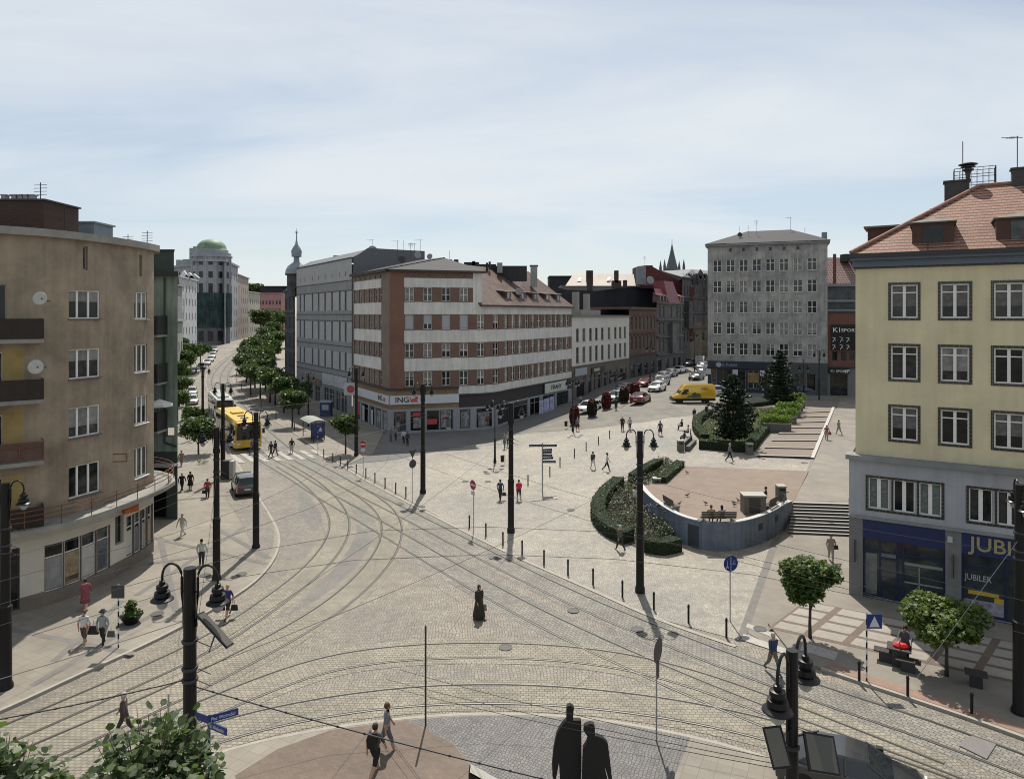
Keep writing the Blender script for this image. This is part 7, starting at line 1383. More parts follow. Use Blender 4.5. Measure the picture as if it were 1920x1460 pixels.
# ---------------------------------------------------------------- vehicles (local +X is forward)
cglass = flat((.015, .018, .02), .06, spec=.6, name='car_glass'); tyre = flat((.012, .012, .012), .8, name='tyre'); rimm = flat((.28, .28, .29), .35, .7, name='alloy_rim')
redl = flat((.35, .012, .012), .25, name='tail_light'); headl = flat((.55, .55, .56), .12, name='headlight_glass'); plate = flat((.55, .55, .52), .5, name='number_plate')
def paint(c): return mat('car_%d_%d_%d' % tuple(int(x*255) for x in c), c, .28, .02, 3, 0, .25 if max(c) < .6 else 0, coat=.8)
CARM = {}
def car_meshes(kind):
    if kind in CARM: return CARM[kind]
    L, Wd, Hh = {'hatch': (4.15, 1.76, 1.50), 'sedan': (4.6, 1.8, 1.44), 'estate': (4.6, 1.8, 1.50), 'mpv': (4.3, 1.8, 1.62)}[kind]
    hw = Wd/2; fx_, bx = L/2, -L/2
    hood = {'hatch': .92, 'sedan': .90, 'estate': .92, 'mpv': 1.0}[kind]; tail = {'hatch': 1.02, 'sedan': 1.04, 'estate': 1.0, 'mpv': 1.05}[kind]
    st = [(bx, .42, .80, .78), (bx+.06, .28, tail*.93, .90), (bx+.35, .22, tail, .97), (bx+1.0, .2, .98, 1), (0, .2, .96, 1.0), (fx_-1.45, .2, .95, 1), (fx_-.95, .2, hood, .985), (fx_-.35, .22, hood-.12, .93), (fx_-.08, .26, hood-.28, .84), (fx_, .36, hood-.42, .74)]
    rings = []
    for x, zb, zt, k in st:
        w = hw*k; zm = zb+(zt-zb)*.55
        rings.append([(x, -w*.80, zb), (x, -w*.97, zb+.1), (x, -w, zm), (x, -w*.97, zt-.06), (x, -w*.86, zt), (x, 0, zt+.035), (x, w*.86, zt), (x, w*.97, zt-.06), (x, w, zm), (x, w*.97, zb+.1), (x, w*.80, zb), (x, 0, zb)])
    a = MB(); a.loft(rings); body = a.mesh('body', black, smooth='a')
    # greenhouse: base rail z=.95, roof
    gx = {'hatch': (bx+.12, bx+.62, .42, fx_-1.02), 'sedan': (bx+.62, bx+1.35, .45, fx_-1.1), 'estate': (bx+.1, bx+.45, .45, fx_-1.1), 'mpv': (bx+.08, bx+.45, .75, fx_-.75)}[kind]
    zr_ = Hh-.03; a = MB(); r_ = []
    for x, z, w in ((gx[0], tail-.06, hw*.84), (gx[1], zr_-.03, hw*.68), ((gx[1]+gx[2])/2, zr_, hw*.70), (gx[2], zr_-.04, hw*.69), (gx[3], .93, hw*.84)): r_.append((x, z, w))
    # side glass prism built as loft of bottom and top
    def ring(x, zb, z, w, wb): return [(x, -wb, zb), (x, -w, z), (x, 0, z+.03), (x, w, z), (x, wb, zb)]
    rings = [ring(gx[0]-.01, tail-.12, tail-.08, hw*.82, hw*.86), ring(gx[1], .9, zr_-.03, hw*.66, hw*.88), ring((gx[1]+gx[2])/2, .9, zr_, hw*.69, hw*.90), ring(gx[2], .9, zr_-.04, hw*.67, hw*.88), ring(gx[3]+.01, .88, .92, hw*.82, hw*.85)]
    a.loft(rings); green = a.mesh('windows', cglass, smooth='a')
    a = MB(); o_ = .012                      # roof skin
    rp = []
    for x, z, w in ((gx[1]-.05, zr_-.045, hw*.66), (gx[1]+.15, zr_-.005, hw*.67), ((gx[1]+gx[2])/2, zr_+.012, hw*.70), (gx[2]-.1, zr_-.012, hw*.675), (gx[2]+.06, zr_-.055, hw*.66)): rp.append([(x, -w-.02, z-.05), (x, -w*.93, z+.015), (x, 0, z+.04), (x, w*.93, z+.015), (x, w+.02, z-.05), (x, 0, z-.02)])
    a.loft(rp)
    for s in (-1, 1):
        a.tube([(gx[1], s*hw*.67, zr_-.03), (gx[0]+.02, s*hw*.835, tail-.06)], .045, 5); a.tube([(gx[2], s*hw*.68, zr_-.05), (gx[3], s*hw*.83, .93)], .04, 5); xm = (gx[1]+gx[2])/2+.05; a.tube([(xm, s*hw*.71, zr_-.02), (xm, s*hw*.9, .95)], .035, 5)
        if kind != 'sedan': a.tube([(gx[1]+.55, s*hw*.70, zr_-.02), (gx[1]+.4, s*hw*.89, .97)], .05, 5)
    roofm = a.mesh('roof', black, smooth='a')
    a = MB()
    for s in (-1, 1): a.box(gx[3]-.42, gx[3]-.2, s*(hw-.02)-.0, s*(hw+.17), .98, 1.1) if s > 0 else a.box(gx[3]-.42, gx[3]-.2, -hw-.17, -hw+.02, .98, 1.1)
    mir = a.mesh('mirrors', black)
    wa = MB(); wr = .315; wa.lathe([(wr*.62, -.1), (wr*.95, -.11), (wr, -.06), (wr, .06), (wr*.95, .11), (wr*.62, .1)], (0, 0, 0), 20, 0); wa.lathe([(.01, .08), (wr*.25, .085), (wr*.64, .06), (wr*.64, -.09), (.01, -.08)], (0, 0, 0), 14, 1); wheel = wa.mesh('wheel', [tyre, rimm], smooth='a')
    wheel.transform(Matrix.Rotation(-pi/2, 4, 'X'))
    ar = MB(); ar.lathe([(.37, -.01), (.37, .01), (.01, .01)], (0, 0, 0), 18, 0); arch = ar.mesh('wheel_arch', black); arch.transform(Matrix.Rotation(-pi/2, 4, 'X'))
    CARM[kind] = dict(L=L, hw=hw, body=body, green=green, roof=roofm, mir=mir, wheel=wheel, arch=arch, hood=hood, tail=tail, wb=L*.29)
    a = MB(); a.box(-.02, .05, -.16, .16, -.06, .07); CARM[kind]['hl'] = a.mesh('headlight', headl); a = MB(); a.box(-.05, .03, -.13, .13, -.09, .1); CARM[kind]['tl'] = a.mesh('tail_light', redl)
    a = MB(); a.box(-.01, .01, -.26, .26, -.055, .055); CARM[kind]['np'] = a.mesh('number_plate', plate); a = MB(); a.box(-.04, .03, -.5, .5, -.1, .1); CARM[kind]['gr'] = a.mesh('grille', black)
    return CARM[kind]
def car(kind, col, px, py, head, label, at=None, detail=1, group='cars parked and driving', name='car', sc=1):
    if at is None and px > 1100 and 'pine' not in label: sc = 1.12; head -= 16 if px < 1330 else 0
    c = car_meshes(kind); v = at or tuple(G(px, py)); e = empty(name, (v[0], v[1], v[2]+.02), label, 'car', group, radians(head)); e.scale = (sc, sc, sc); L, hw = c['L'], c['hw']; pm = paint(col)
    def add(nm, me, loc=(0, 0, 0), m=None, rz=0):
        o = obj(nm, me, e, loc, rz)
        if m: o.material_slots[0].link = 'OBJECT'; o.material_slots[0].material = m
        return o
    add('body', c['body'], m=pm); add('windows', c['green']); add('roof', c['roof'], m=pm); add('mirrors', c['mir'], m=pm)
    for x in (-L*.30, L*.31):
        for s in (-1, 1): add('wheel', c['wheel'], (x, s*(hw-.1), .315)); add('wheel_arch', c['arch'], (x, s*(hw-.004), .36))
    if detail:
        for s in (-1, 1): add('headlight', c['hl'], (L/2-.14, s*hw*.60, c['hood']-.30)); add('tail_light', c['tl'], (-L/2+.03, s*hw*.74, .82))
        add('number_plate', c['np'], (L/2+.012, 0, .42)); add('number_plate', c['np'], (-L/2-.012, 0, .66)); add('grille', c['gr'], (L/2-.02, 0, .5))
    return e
WH, SI, BK, RD, GY, BL = (.60, .60, .60), (.30, .31, .32), (.02, .021, .024), (.13, .007, .011), (.10, .10, .105), (.02, .03, .08)
hdL = degrees_ = 120
x, y, z = G(441, 936); car('mpv', (.055, .05, .048), 0, 0, 118, 'grey brown hatchback with red tail lights parked on the left setts', at=(x, y+2.0, z+.12))
# right street
def head_to(px, py, qx, qy): a, b = G(px, py), G(qx, qy); return math.degrees(atan2(b.y-a.y, b.x-a.x))
hr_ = head_to(1210, 745, 1300, 690)
car('estate', WH, 1104, 772, hr_+180, 'white car parked behind the first two red flower towers', at=None)
car('hatch', SI, 1157, 752, hr_+180, 'silver car half hidden behind the third red flower tower'); car('hatch', BK, 1172, 737, hr_+180, 'dark car behind the fourth red flower tower')
car('sedan', RD, 1201, 755, hr_+10, 'dark red car driving away from the viewer in the middle of the street'); car('sedan', (.2, .012, .022), 1212, 724, hr_+180, 'red car parked at the shaded kerb by the lamp post')
car('sedan', WH, 1232, 733, hr_+188, 'white saloon facing the viewer beside the dark red car'); car('estate', SI, 1240, 722, hr_+186, 'silver grey car just behind the white saloon'); car('hatch', (.42, .42, .42), 1243, 712, hr_+184, 'pale car third in the queue of oncoming cars')
car('hatch', SI, 1257, 706, hr_+184, 'silver car fourth in the queue of oncoming cars'); car('sedan', WH, 1273, 699, hr_+184, 'white saloon at the back of the queue of oncoming cars'); car('hatch', BK, 1292, 686, hr_+184, 'black car at the mouth of the side street')
car('sedan', BK, 1306, 712, hr_+185, 'black saloon parked before the corner of the grey house'); car('hatch', GY, 1314, 704, hr_+185, 'grey car behind the black saloon at the corner of the grey house'); car('hatch', SI, 1316, 692, hr_+185, 'silver hatchback furthest back at the corner of the grey house')
car('estate', WH, 1346, 742, -12, 'white car parked behind the yellow van'); car('estate', BL, 1508, 739, 172, 'dark blue estate car parked in the shade of the grey house')
x, y, z = G(1313, 684); e = empty('delivery_van', (x, y, z), 'pale grey panel van far up the side street', 'van', rz=radians(hr_)); 
def van(e, col, L=6.2, Wd=2.0, Hh=2.65, logo=0):
    hw = Wd/2; pm = paint(col); st = [(-L/2, .45, Hh-.06, .97), (-L/2+.05, .4, Hh, 1), (0, .4, Hh, 1), (L/2-2.1, .4, Hh, 1), (L/2-1.75, .4, Hh-.12, .98), (L/2-1.0, .4, 1.42, .96), (L/2-.35, .42, 1.16, .9), (L/2-.04, .45, .98, .82), (L/2, .5, .8, .74)]
    rings = []
    for x, zb, zt, k in st: w = hw*k; rings.append([(x, -w*.94, zb), (x, -w, zb+.1), (x, -w, zb+(zt-zb)*.5), (x, -w*(.93 if zt > 1.5 else .96), zt-.1), (x, -w*.86, zt), (x, 0, zt+.03), (x, w*.86, zt), (x, w*(.93 if zt > 1.5 else .96), zt-.1), (x, w, zb+(zt-zb)*.5), (x, w, zb+.1), (x, w*.94, zb)])
    MB().loft(rings).build('body', pm, e, smooth='a')
    MB().add([(L/2-1.02, -hw*.84, 1.45), (L/2-1.02, hw*.84, 1.45), (L/2-1.72, hw*.8, Hh-.3), (L/2-1.72, -hw*.8, Hh-.3)], [(0, 1, 2, 3)]).build('windscreen', cglass, e).location = (.035, 0, .02)
    for s in (-1, 1):
        MB().add([(L/2-1.25, s*(hw+.004), 1.38), (L/2-2.3, s*(hw+.004), 1.38), (L/2-2.3, s*(hw*.965+.01), 2.1), (L/2-1.72, s*(hw*.965+.01), 2.1)], [(0, 1, 2, 3)]).build('side_window', cglass, e)
        MB().box(-L/2, L/2-.1, s*hw-.02, s*hw+.015, .38, .72).build('side_moulding', black, e); MB().box(L/2-1.45, L/2-1.25, min(s*hw, s*(hw+.28)), max(s*hw, s*(hw+.28)), 1.35, 1.65).build('mirror', black, e)
        MB().box(L/2-.12, L/2-.02, s*hw*.6-.18, s*hw*.6+.18, .85, 1.05).build('headlight', headl, e)
        for x in (-L*.3, L*.32): o = obj('wheel', car_meshes('hatch')['wheel'], e, (x, s*(hw-.1), .35)); o.scale = (1.12, 1, 1.12)
    MB().box(L/2-.1, L/2+.03, -hw*.85, hw*.85, .36, .82).build('bumper', black, e); MB().box(L/2+.03, L/2+.045, -.27, .27, .45, .57).build('number_plate', plate, e)
    if logo:
        for s in (-1, 1):
            a = MB(); pts = [(-1.6, .8), (-1.6, 1.2), (-1.3, 1.5), (-1.0, 1.4), (-.8, 1.65), (-.4, 1.55), (-.1, 1.25), (.2, 1.2), (.5, .95), (.9, .85)]; a.add([(x+.6, s*(hw+.012), z) for x, z in pts], [tuple(range(len(pts)))]); a.build('green_graphic', mat('van_graphic', (.06, .10, .05), .5, .8, 2.5), e)
            o = text('lettering', 'DHL', flat((.35, .01, .01), .5), e, (-1.7 if s < 0 else -1.0, s*(hw*.955+.03), 2.02), .38, 0 if s < 0 else pi, .004, sx=1.5)
van(e, (.42, .42, .42), 5.4, 1.95, 2.3)
a_, b_ = G(1288, 757), G(1340, 745); hv = 180+math.degrees(atan2(b_.y-a_.y, b_.x-a_.x)); x, y, z = G(1302, 757); e = empty('delivery_van', (x, y+1.2, z+.02), 'yellow high roofed delivery van turning before the pines', 'van', rz=radians(183)); van(e, (.58, .36, .02), 6.3, 2.0, 2.7, 1)
# left street cars
for i, (px, py, k, c, lab) in enumerate(((361, 757, 'estate', WH, 'white car nearest in the left row of parked cars'), (360, 741, 'hatch', WH, 'white car second in the left row of parked cars'), (366, 701, 'hatch', SI, 'silver car third in the left row, under the street trees'), (378, 692, 'sedan', GY, 'grey car fourth in the left row of parked cars'), (388, 684, 'sedan', WH, 'white car fifth in the left row of parked cars'), (394, 678, 'hatch', WH, 'white car sixth in the left row of parked cars'), (398, 671, 'hatch', WH, 'white car seventh in the left row of parked cars'), (399, 665, 'hatch', SI, 'silver car eighth in the left row of parked cars'), (402, 659, 'hatch', WH, 'white car furthest away in the left row of parked cars'))):
    q = head_to(px, py+6, 402 if px > 380 else 384, 655 if px > 380 else 690); car(k, c, px, py, q+180 if i != 2 else q+180, lab, detail=i < 3)
car('hatch', BK, 1155, 708, hr_, 'dummy') if 0 else None
# foreground dark car and the roof of another
x, y = 11.0, 22.5; car('sedan', (.03, .032, .036), 0, 0, -24, 'black saloon passing behind the solar panels at the bottom right', at=(x, y, .03)); car('sedan', (.028, .028, .03), 0, 0, -24, 'dark car of which only the roof shows at the bottom edge on the right', at=(15.9, 20.1, .03), sc=.93)
# buses
def bus(name, label, head, at, L, rooft, frontc, grp='buses in the tram street', white=0):
    e = empty(name, at, label, 'bus', grp, head); hw = 1.27; Hh = 3.0; pm = paint(frontc); st = [(-L/2, .95), (-L/2+.15, 1), (L/2-.5, 1), (L/2-.12, .97), (L/2, .9)]; rings = []
    for x, k in st: w = hw*k; t = 0 if k > .95 else .08; rings.append([(x, -w, .32), (x, -w, 1.1), (x, -w*.985, Hh-.35), (x, -w*.9, Hh-.05-t), (x, 0, Hh-t), (x, w*.9, Hh-.05-t), (x, w*.985, Hh-.35), (x, w, 1.1), (x, w, .32)])
    MB().loft(rings).build('body', pm, e, smooth='a')
    for s in (-1, 1):
        a = MB(); n = int(L/1.5)
        for k in range(n): x0 = -L/2+.4+k*(L-.9)/n; a.box(x0+.03, x0+(L-.9)/n-.04, min(s*hw*.99, s*(hw+.015)), max(s*hw*.99, s*(hw+.015)), 1.15 if k % 3 else .5, Hh-.42)
        a.build('side_windows', cglass, e)
        for x in (-L*.28, L*.29): o = obj('wheel', car_meshes('hatch')['wheel'], e, (x, s*(hw-.12), .46)); o.scale = (1.45, 1.2, 1.45)
        MB().box(L/2+.0, L/2+.3, min(s*hw, s*(hw+.2)), max(s*hw, s*(hw+.2)), 1.7, 2.2).build('mirror', black, e); MB().box(L/2-.06, L/2+.02, s*hw*.72-.16, s*hw*.72+.16, .62, .8).build('headlight', headl, e)
    MB().box(L/2-.08, L/2+.025, -hw*.86, hw*.86, 1.12, Hh-.5).build('windscreen', cglass, e); MB().box(L/2-.05, L/2+.03, -hw*.8, hw*.8, Hh-.48, Hh-.2).build('destination_display', black, e)
    a = MB(); a.box(-L/2+.3, L/2-.5, -hw*.86, hw*.86, Hh-.03, Hh+.02, 0)
    rt = rooft
    if white:
        for k in range(4): a.box(-L/2+1+k*2.6, -L/2+3+k*2.6, -.75, .75, Hh+.02, Hh+.28, 0)
    else: a.box(-1.4, .4, -.55, .55, Hh+.02, Hh+.2, 0); a.box(2.2, 2.9, -.35, .35, Hh+.02, Hh+.08, 1); a.box(4.2, 4.9, -.35, .35, Hh+.02, Hh+.08, 1)
    a.build('roof', [rt, darkm], e); 
    return e
ax = atan2(-33.8, 20.5)
f1 = Vector((-30.1, 79.2)); dv = Vector((cos(ax), sin(ax))); L1 = 14.0; c_ = f1-dv*(L1/2); yb = mat('bus_yellow_roof', (.50, .34, .06), .5, .08, 1)
bus('city_bus', 'yellow city bus with a yellow roof waiting at the crossing', ax, (c_.x, c_.y, g(c_.x, c_.y)), L1, yb, (.52, .33, .02)).scale = (1, 1.18, 1.12)
c2_ = Vector(P(413, 106)); bus('city_bus', 'white roofed bus right behind the yellow bus', ax-.05, (c2_.x, c2_.y, g(c2_.x, c2_.y)), 12.5, flat((.42, .43, .41), .6), (.30, .30, .27), white=1)
x, y, z = G(468, 664); bus('tram', 'small tram or bus far up the street under the trees', atan2(-1, .25), (x, y+5, z), 12, flat((.35, .33, .22)), (.10, .09, .06))
# ---------------------------------------------------------------- people
pe_ = person
PG = 'people crossing the square'
pe_(158, 1212, 180, 'carry', 'person in a white top and patterned shorts carrying a dark jacket on the left pavement', (.52, .50, .48), (.09, .06, .05), 'brown', longp=0, sleeves=0)
pe_(193, 1212, 180, 'carry', 'person in a pale green top and cap with a net bag on the left pavement', (.25, .28, .26), (.02, .022, .025), 'dark', hat=(.03, .03, .03))
pe_(160, 1146, 20, 'walk', 'person in a red flowered dress by the chemist window', (.22, .06, .07), (.16, .05, .06), 'dark', skirt=(.2, .05, .06), longp=0)
pe_(427, 1158, 170, 'walk', 'person in a blue shirt and dark shorts with bags stepping off the left kerb', (.02, .03, .12), (.015, .015, .018), 'fair', sleeves=0, skirt=None, longp=0)
pe_(378, 1062, 15, 'stand', 'person in a pale shirt standing behind the hatchback pole', (.42, .44, .38), (.03, .03, .03), 'dark', longp=1)
pe_(342, 1008, 165, 'walk', 'person all in white walking by the green house', (.40, .38, .34), (.58, .56, .52), 'grey')
pe_(389, 935, 15, 'stand', 'person in a red top beside the parked hatchback', (.30, .05, .04), (.03, .03, .035), 'dark')
pe_(341, 923, 0, 'walk', 'person in black with a white cap, left of a pair on the left pavement', (.015, .015, .018), (.02, .02, .02), 'grey'); pe_(357, 920, 0, 'stand', 'person in a black dress, right of a pair on the left pavement', (.015, .015, .018), (.02, .02, .02), 'dark', skirt=(.015, .015, .018), longp=0, sleeves=0); pe_(340, 876, 10, 'walk', 'person in tan clothes close to the green house corner', (.18, .13, .1), (.16, .13, .1), 'brown')
pe_(233, 1385, 100, 'walk', 'person with white hair in a brown jacket behind the foreground branches', (.06, .045, .04), (.04, .035, .03), 'grey')
pe_(703, 1458, -25, 'walk', 'person in black shorts with a black backpack in front at the bottom', (.06, .06, .065), (.012, .012, .014), 'dark', longp=0, sleeves=0, h=1.85)
pe_(725, 1412, -70, 'walk2', 'person in a grey vest and shorts just behind the backpacker', (.16, .17, .17), (.10, .11, .12), 'brown', longp=0, sleeves=0, h=1.82)
pe_(898, 1159, -150, 'walk', 'person in a long dark olive coat crossing the middle of the setts', (.035, .032, .02), (.02, .018, .015), 'dark', robe=(.035, .032, .018), long=1, h=1.75)
pe_(1449, 1262, -160, 'walk', 'person in a dark blue jacket stepping off the right kerb', (.03, .045, .09), (.15, .125, .1), 'grey', jacket=None, h=1.8)
pe_(1697, 1243, 150, 'bow', 'person in a grey jacket standing over the small table in the shade', (.09, .10, .12), (.02, .022, .03), 'dark', h=1.8)
pe_(1163, 1033, 30, 'walk', 'person in a grey brown jacket below the roses', (.10, .095, .08), (.03, .03, .03), 'grey'); pe_(1558, 1052, 160, 'walk', 'person in a pale patterned outfit at the foot of the stone steps', (.24, .22, .19), (.28, .25, .22), 'dark')
pe_(938, 938, -15, 'carry', 'person in a blue jacket with a dark bag left of the central pole', (.035, .06, .13), (.02, .02, .022), 'dark', h=1.78); pe_(973, 938, 10, 'walk', 'person in a bright red shirt right of the central pole', (.50, .02, .05), (.03, .03, .03), 'dark', longp=0)
pe_(1112, 880, 20, 'walk', 'person in white trousers left of a pair on the plaza', (.05, .05, .05), (.55, .54, .5), 'dark'); pe_(1138, 884, -100, 'walk2', 'person in a white shirt and dark trousers right of a pair on the plaza', (.55, .54, .52), (.02, .02, .02), 'dark', h=1.8)
pe_(1167, 808, 0, 'stand', 'person in black with grey hair standing on the plaza beside a companion', (.012, .012, .014), (.015, .015, .018), 'grey', h=1.82); pe_(1181, 808, 10, 'stand', 'person in a pale top beside the person in black', (.35, .34, .3), (.05, .05, .06), 'dark', h=1.7)
pe_(1238, 817, 15, 'carry', 'person in a dark dress with a bag alone behind the rose bed pole', (.07, .07, .08), (.02, .02, .02), 'dark', skirt=(.05, .05, .06), longp=0); pe_(1302, 790, 10, 'walk', 'person in pale trousers with dark jacket near the van', (.03, .03, .035), (.42, .4, .36), 'grey'); pe_(1325, 783, 20, 'walk', 'dark clothed person beside the first pine', (.03, .03, .035), (.03, .03, .035), 'dark')
pe_(1083, 808, 10, 'walk', 'person with a backpack in front of the first red flower tower', (.16, .15, .13), (.02, .02, .02), 'fair', longp=0); pe_(1089, 760, 20, 'walk', 'person in a pale shirt by the curtain shop', (.2, .21, .22), (.03, .03, .04), 'dark'); pe_(1155, 769, 0, 'stand', 'dark clothed person between two red flower towers', (.02, .02, .02), (.02, .02, .02), 'dark')
pe_(1368, 866, -100, 'walk', 'person in a grey shirt striding below the hedge', (.15, .15, .16), (.02, .02, .022), 'grey', h=1.8); pe_(1550, 825, 160, 'carry', 'person in a pink top with a red bag beside the wide steps', (.22, .09, .10), (.25, .23, .22), 'dark', h=1.65); pe_(1573, 815, 20, 'walk', 'person in grey green clothes on the path by the yellow house', (.20, .22, .18), (.24, .24, .2), 'dark', h=1.7)
pe_(508, 858, -30, 'walk', 'dark clothed person in front of a pair on the crossing', (.02, .02, .022), (.02, .02, .022), 'dark', h=1.82); pe_(516, 855, -25, 'walk2', 'dark clothed person at the back of a pair on the crossing', (.03, .03, .033), (.02, .02, .022), 'dark'); pe_(547, 850, -160, 'carry', 'person in black and white with a bag on the right half of the crossing', (.02, .02, .02), (.3, .29, .27), 'dark'); pe_(473, 851, 60, 'walk', 'thin person hidden behind the kerb pole on the crossing', (.1, .1, .12), (.05, .05, .06), 'brown')
for px, py, lab, tp, bt in ((733, 828, 'person with a grey bag, first of the shaded group at the bank corner', (.15, .15, .16), (.1, .1, .1)), (742, 826, 'person in grey green, second of the shaded group at the bank corner', (.2, .22, .2), (.05, .05, .06)), (757, 832, 'person in white, third of the shaded group at the bank corner', (.5, .5, .5), (.03, .03, .04)), (764, 836, 'person in dark blue, last of the shaded group at the bank corner', (.03, .05, .1), (.02, .02, .03))): pe_(px, py, 160, 'stand', lab, tp, bt, 'dark')
pe_(946, 842, 160, 'walk', 'person in grey with a bag behind the central pole', (.14, .15, .15), (.1, .13, .13), 'fair'); pe_(953, 838, 170, 'walk2', 'person in white stripes close behind the central pole', (.4, .4, .4), (.05, .05, .05), 'grey')
p, a2 = on_wall(1334, .45); pe_(0, 0, math.degrees(a2), 'sit', 'person with bare shoulders seated left on the terrace wall bench', (.42, .25, .17), (.1, .1, .12), 'brown', at=(p.x, p.y, tz-.02), sleeves=0); p, a2 = on_wall(1360, .45); pe_(0, 0, math.degrees(a2), 'sit', 'person in a pale top seated right on the terrace wall bench', (.45, .44, .42), (.1, .1, .12), 'dark', at=(p.x, p.y, tz-.02), long=1)
p, a2 = on_wall(1470, 1.3); pe_(0, 0, 60, 'sit', 'dark clothed person seated at the right end of the terrace', (.02, .02, .022), (.02, .02, .022), 'dark', at=(p.x, p.y, tz)); x, y = GT(1190, 962, 1.3); pe_(0, 0, -60, 'sit', 'person in a pale shirt seated at the left end of the terrace', (.48, .47, .44), (.3, .3, .3), 'dark', at=(P(1190, 52)[0], 52, 1.35))
for px, py, lab, tp, rz in ((1279, 806, 'person seated furthest back at the plaza bench', (.02, .02, .02), 100), (1291, 818, 'person in white and black seated at the plaza bench', (.42, .42, .42), 80), (1284, 829, 'person seated at the near end of the plaza bench', (.05, .05, .055), 60)): pe_(px, py, rz, 'sit', lab, tp, (.04, .04, .05), 'dark')
# things carried
v = G(703, 1458); o = MB().loft([[(-.15, -.02, -.24), (.15, -.02, -.24), (.15, .12, -.24), (-.15, .12, -.24)], [(-.17, -.04, 0), (.17, -.04, 0), (.17, .15, 0), (-.17, .15, 0)], [(-.13, 0, .24), (.13, 0, .24), (.13, .1, .24), (-.13, .1, .24)]]).build('backpack', black, loc=(v.x-.08, v.y-.2, 1.32)); o.rotation_euler = (0, 0, radians(-25)); tag(o, 'black backpack worn by the person in front at the bottom', 'backpack')
def handbag(px, py, dx, dy, z_, c, lab, s=1):
    v = G(px, py); o = MB().loft([[(-.16*s, -.05, -.14*s), (.16*s, -.05, -.14*s), (.16*s, .05, -.14*s), (-.16*s, .05, -.14*s)], [(-.13*s, -.03, .12*s), (.13*s, -.03, .12*s), (.13*s, .03, .12*s), (-.13*s, .03, .12*s)]]).add([(-.01, -.01, .12*s), (.01, -.01, .12*s), (.01, .01, .3*s), (-.01, .01, .3*s)], [(0, 1, 2, 3)]).build('handbag', flat(c, .7), loc=(v.x+dx, v.y+dy, v.z+z_)); tag(o, lab, 'bag', 'bags carried by people')
handbag(158, 1212, .42, 0, .8, (.015, .015, .018), 'dark jacket bundle held by the person in patterned shorts', 1.5); handbag(193, 1212, .38, 0, .62, (.08, .08, .08), 'net bag held by the person in the cap', 1.1); handbag(427, 1158, -.32, 0, .55, (.015, .015, .015), 'black bag in the left hand of the person in the blue shirt', 1.1); handbag(427, 1158, .34, 0, .55, (.015, .015, .015), 'black bag in the right hand of the person in the blue shirt', 1.1); handbag(938, 938, .32, 0, .55, (.012, .012, .012), 'black bag held by the person in the blue jacket', 1.1); handbag(389, 935, -.3, 0, .6, (.05, .02, .02), 'dark bag held by the person in red by the hatchback'); handbag(1550, 825, .32, 0, .75, (.16, .02, .02), 'red bag carried beside the wide steps', 1.2); handbag(1558, 1052, .3, 0, .9, (.02, .02, .02), 'black shoulder bag of the person below the stone steps'); handbag(898, 1159, .2, .1, .55, (.22, .21, .2), 'pale patterned bag of the person in the long coat', 1.3)
# pigeons
pg_ = MB(); pg_.loft([[(0+.0*c, r*cos(t)+0, 0) for t in ()] for c, r in ()], cap=False) if 0 else None
def pigeon_mesh():
    a = MB(); R_ = [(-.17, .012, .10), (-.11, .03, .105), (-.04, .055, .12), (.03, .058, .135), (.08, .04, .165), (.10, .028, .20), (.125, .026, .225), (.15, .012, .222), (.172, .003, .215)]
    a.loft([[(x, r*cos(t), z+r*.9*sin(t)) for t in [2*pi*k/8 for k in range(8)]] for x, r, z in R_])
    for s in (-1, 1): a.tube([(.01, s*.025, .08), (.015, s*.03, .0), (.05, s*.03, .002)], .006, 4); a.add([(.05, s*.058, .15), (-.08, s*.05, .14), (-.16, s*.02, .105), (-.05, s*.062, .09)], [(0, 1, 2, 3)])
    return a.mesh('pigeon', flat((.05, .052, .06), .7, name='pigeon_grey'), smooth=True)
PM = pigeon_mesh()
pl_ = [(1288, 888), (1289, 931), (1274, 947), (1255, 949), (1232, 951), (1220, 951), (1227, 955), (1216, 953), (1263, 956), (1265, 960), (1242, 958), (1246, 963), (1323, 946), (1376, 945), (1377, 949), (1384, 941), (1212, 953), (1236, 947)]
for i, (px, py) in enumerate(pl_):
    x, y = GT(px, py); o = obj('pigeon', PM, None, (x, y, tz+.002), R.uniform(0, 6.3)); o.scale = (1.25,)*3; tag(o, 'grey pigeon on the reddish terrace, %s of the flock counting from the back and left' % ORD[i], 'pigeon', 'pigeons on the terrace')
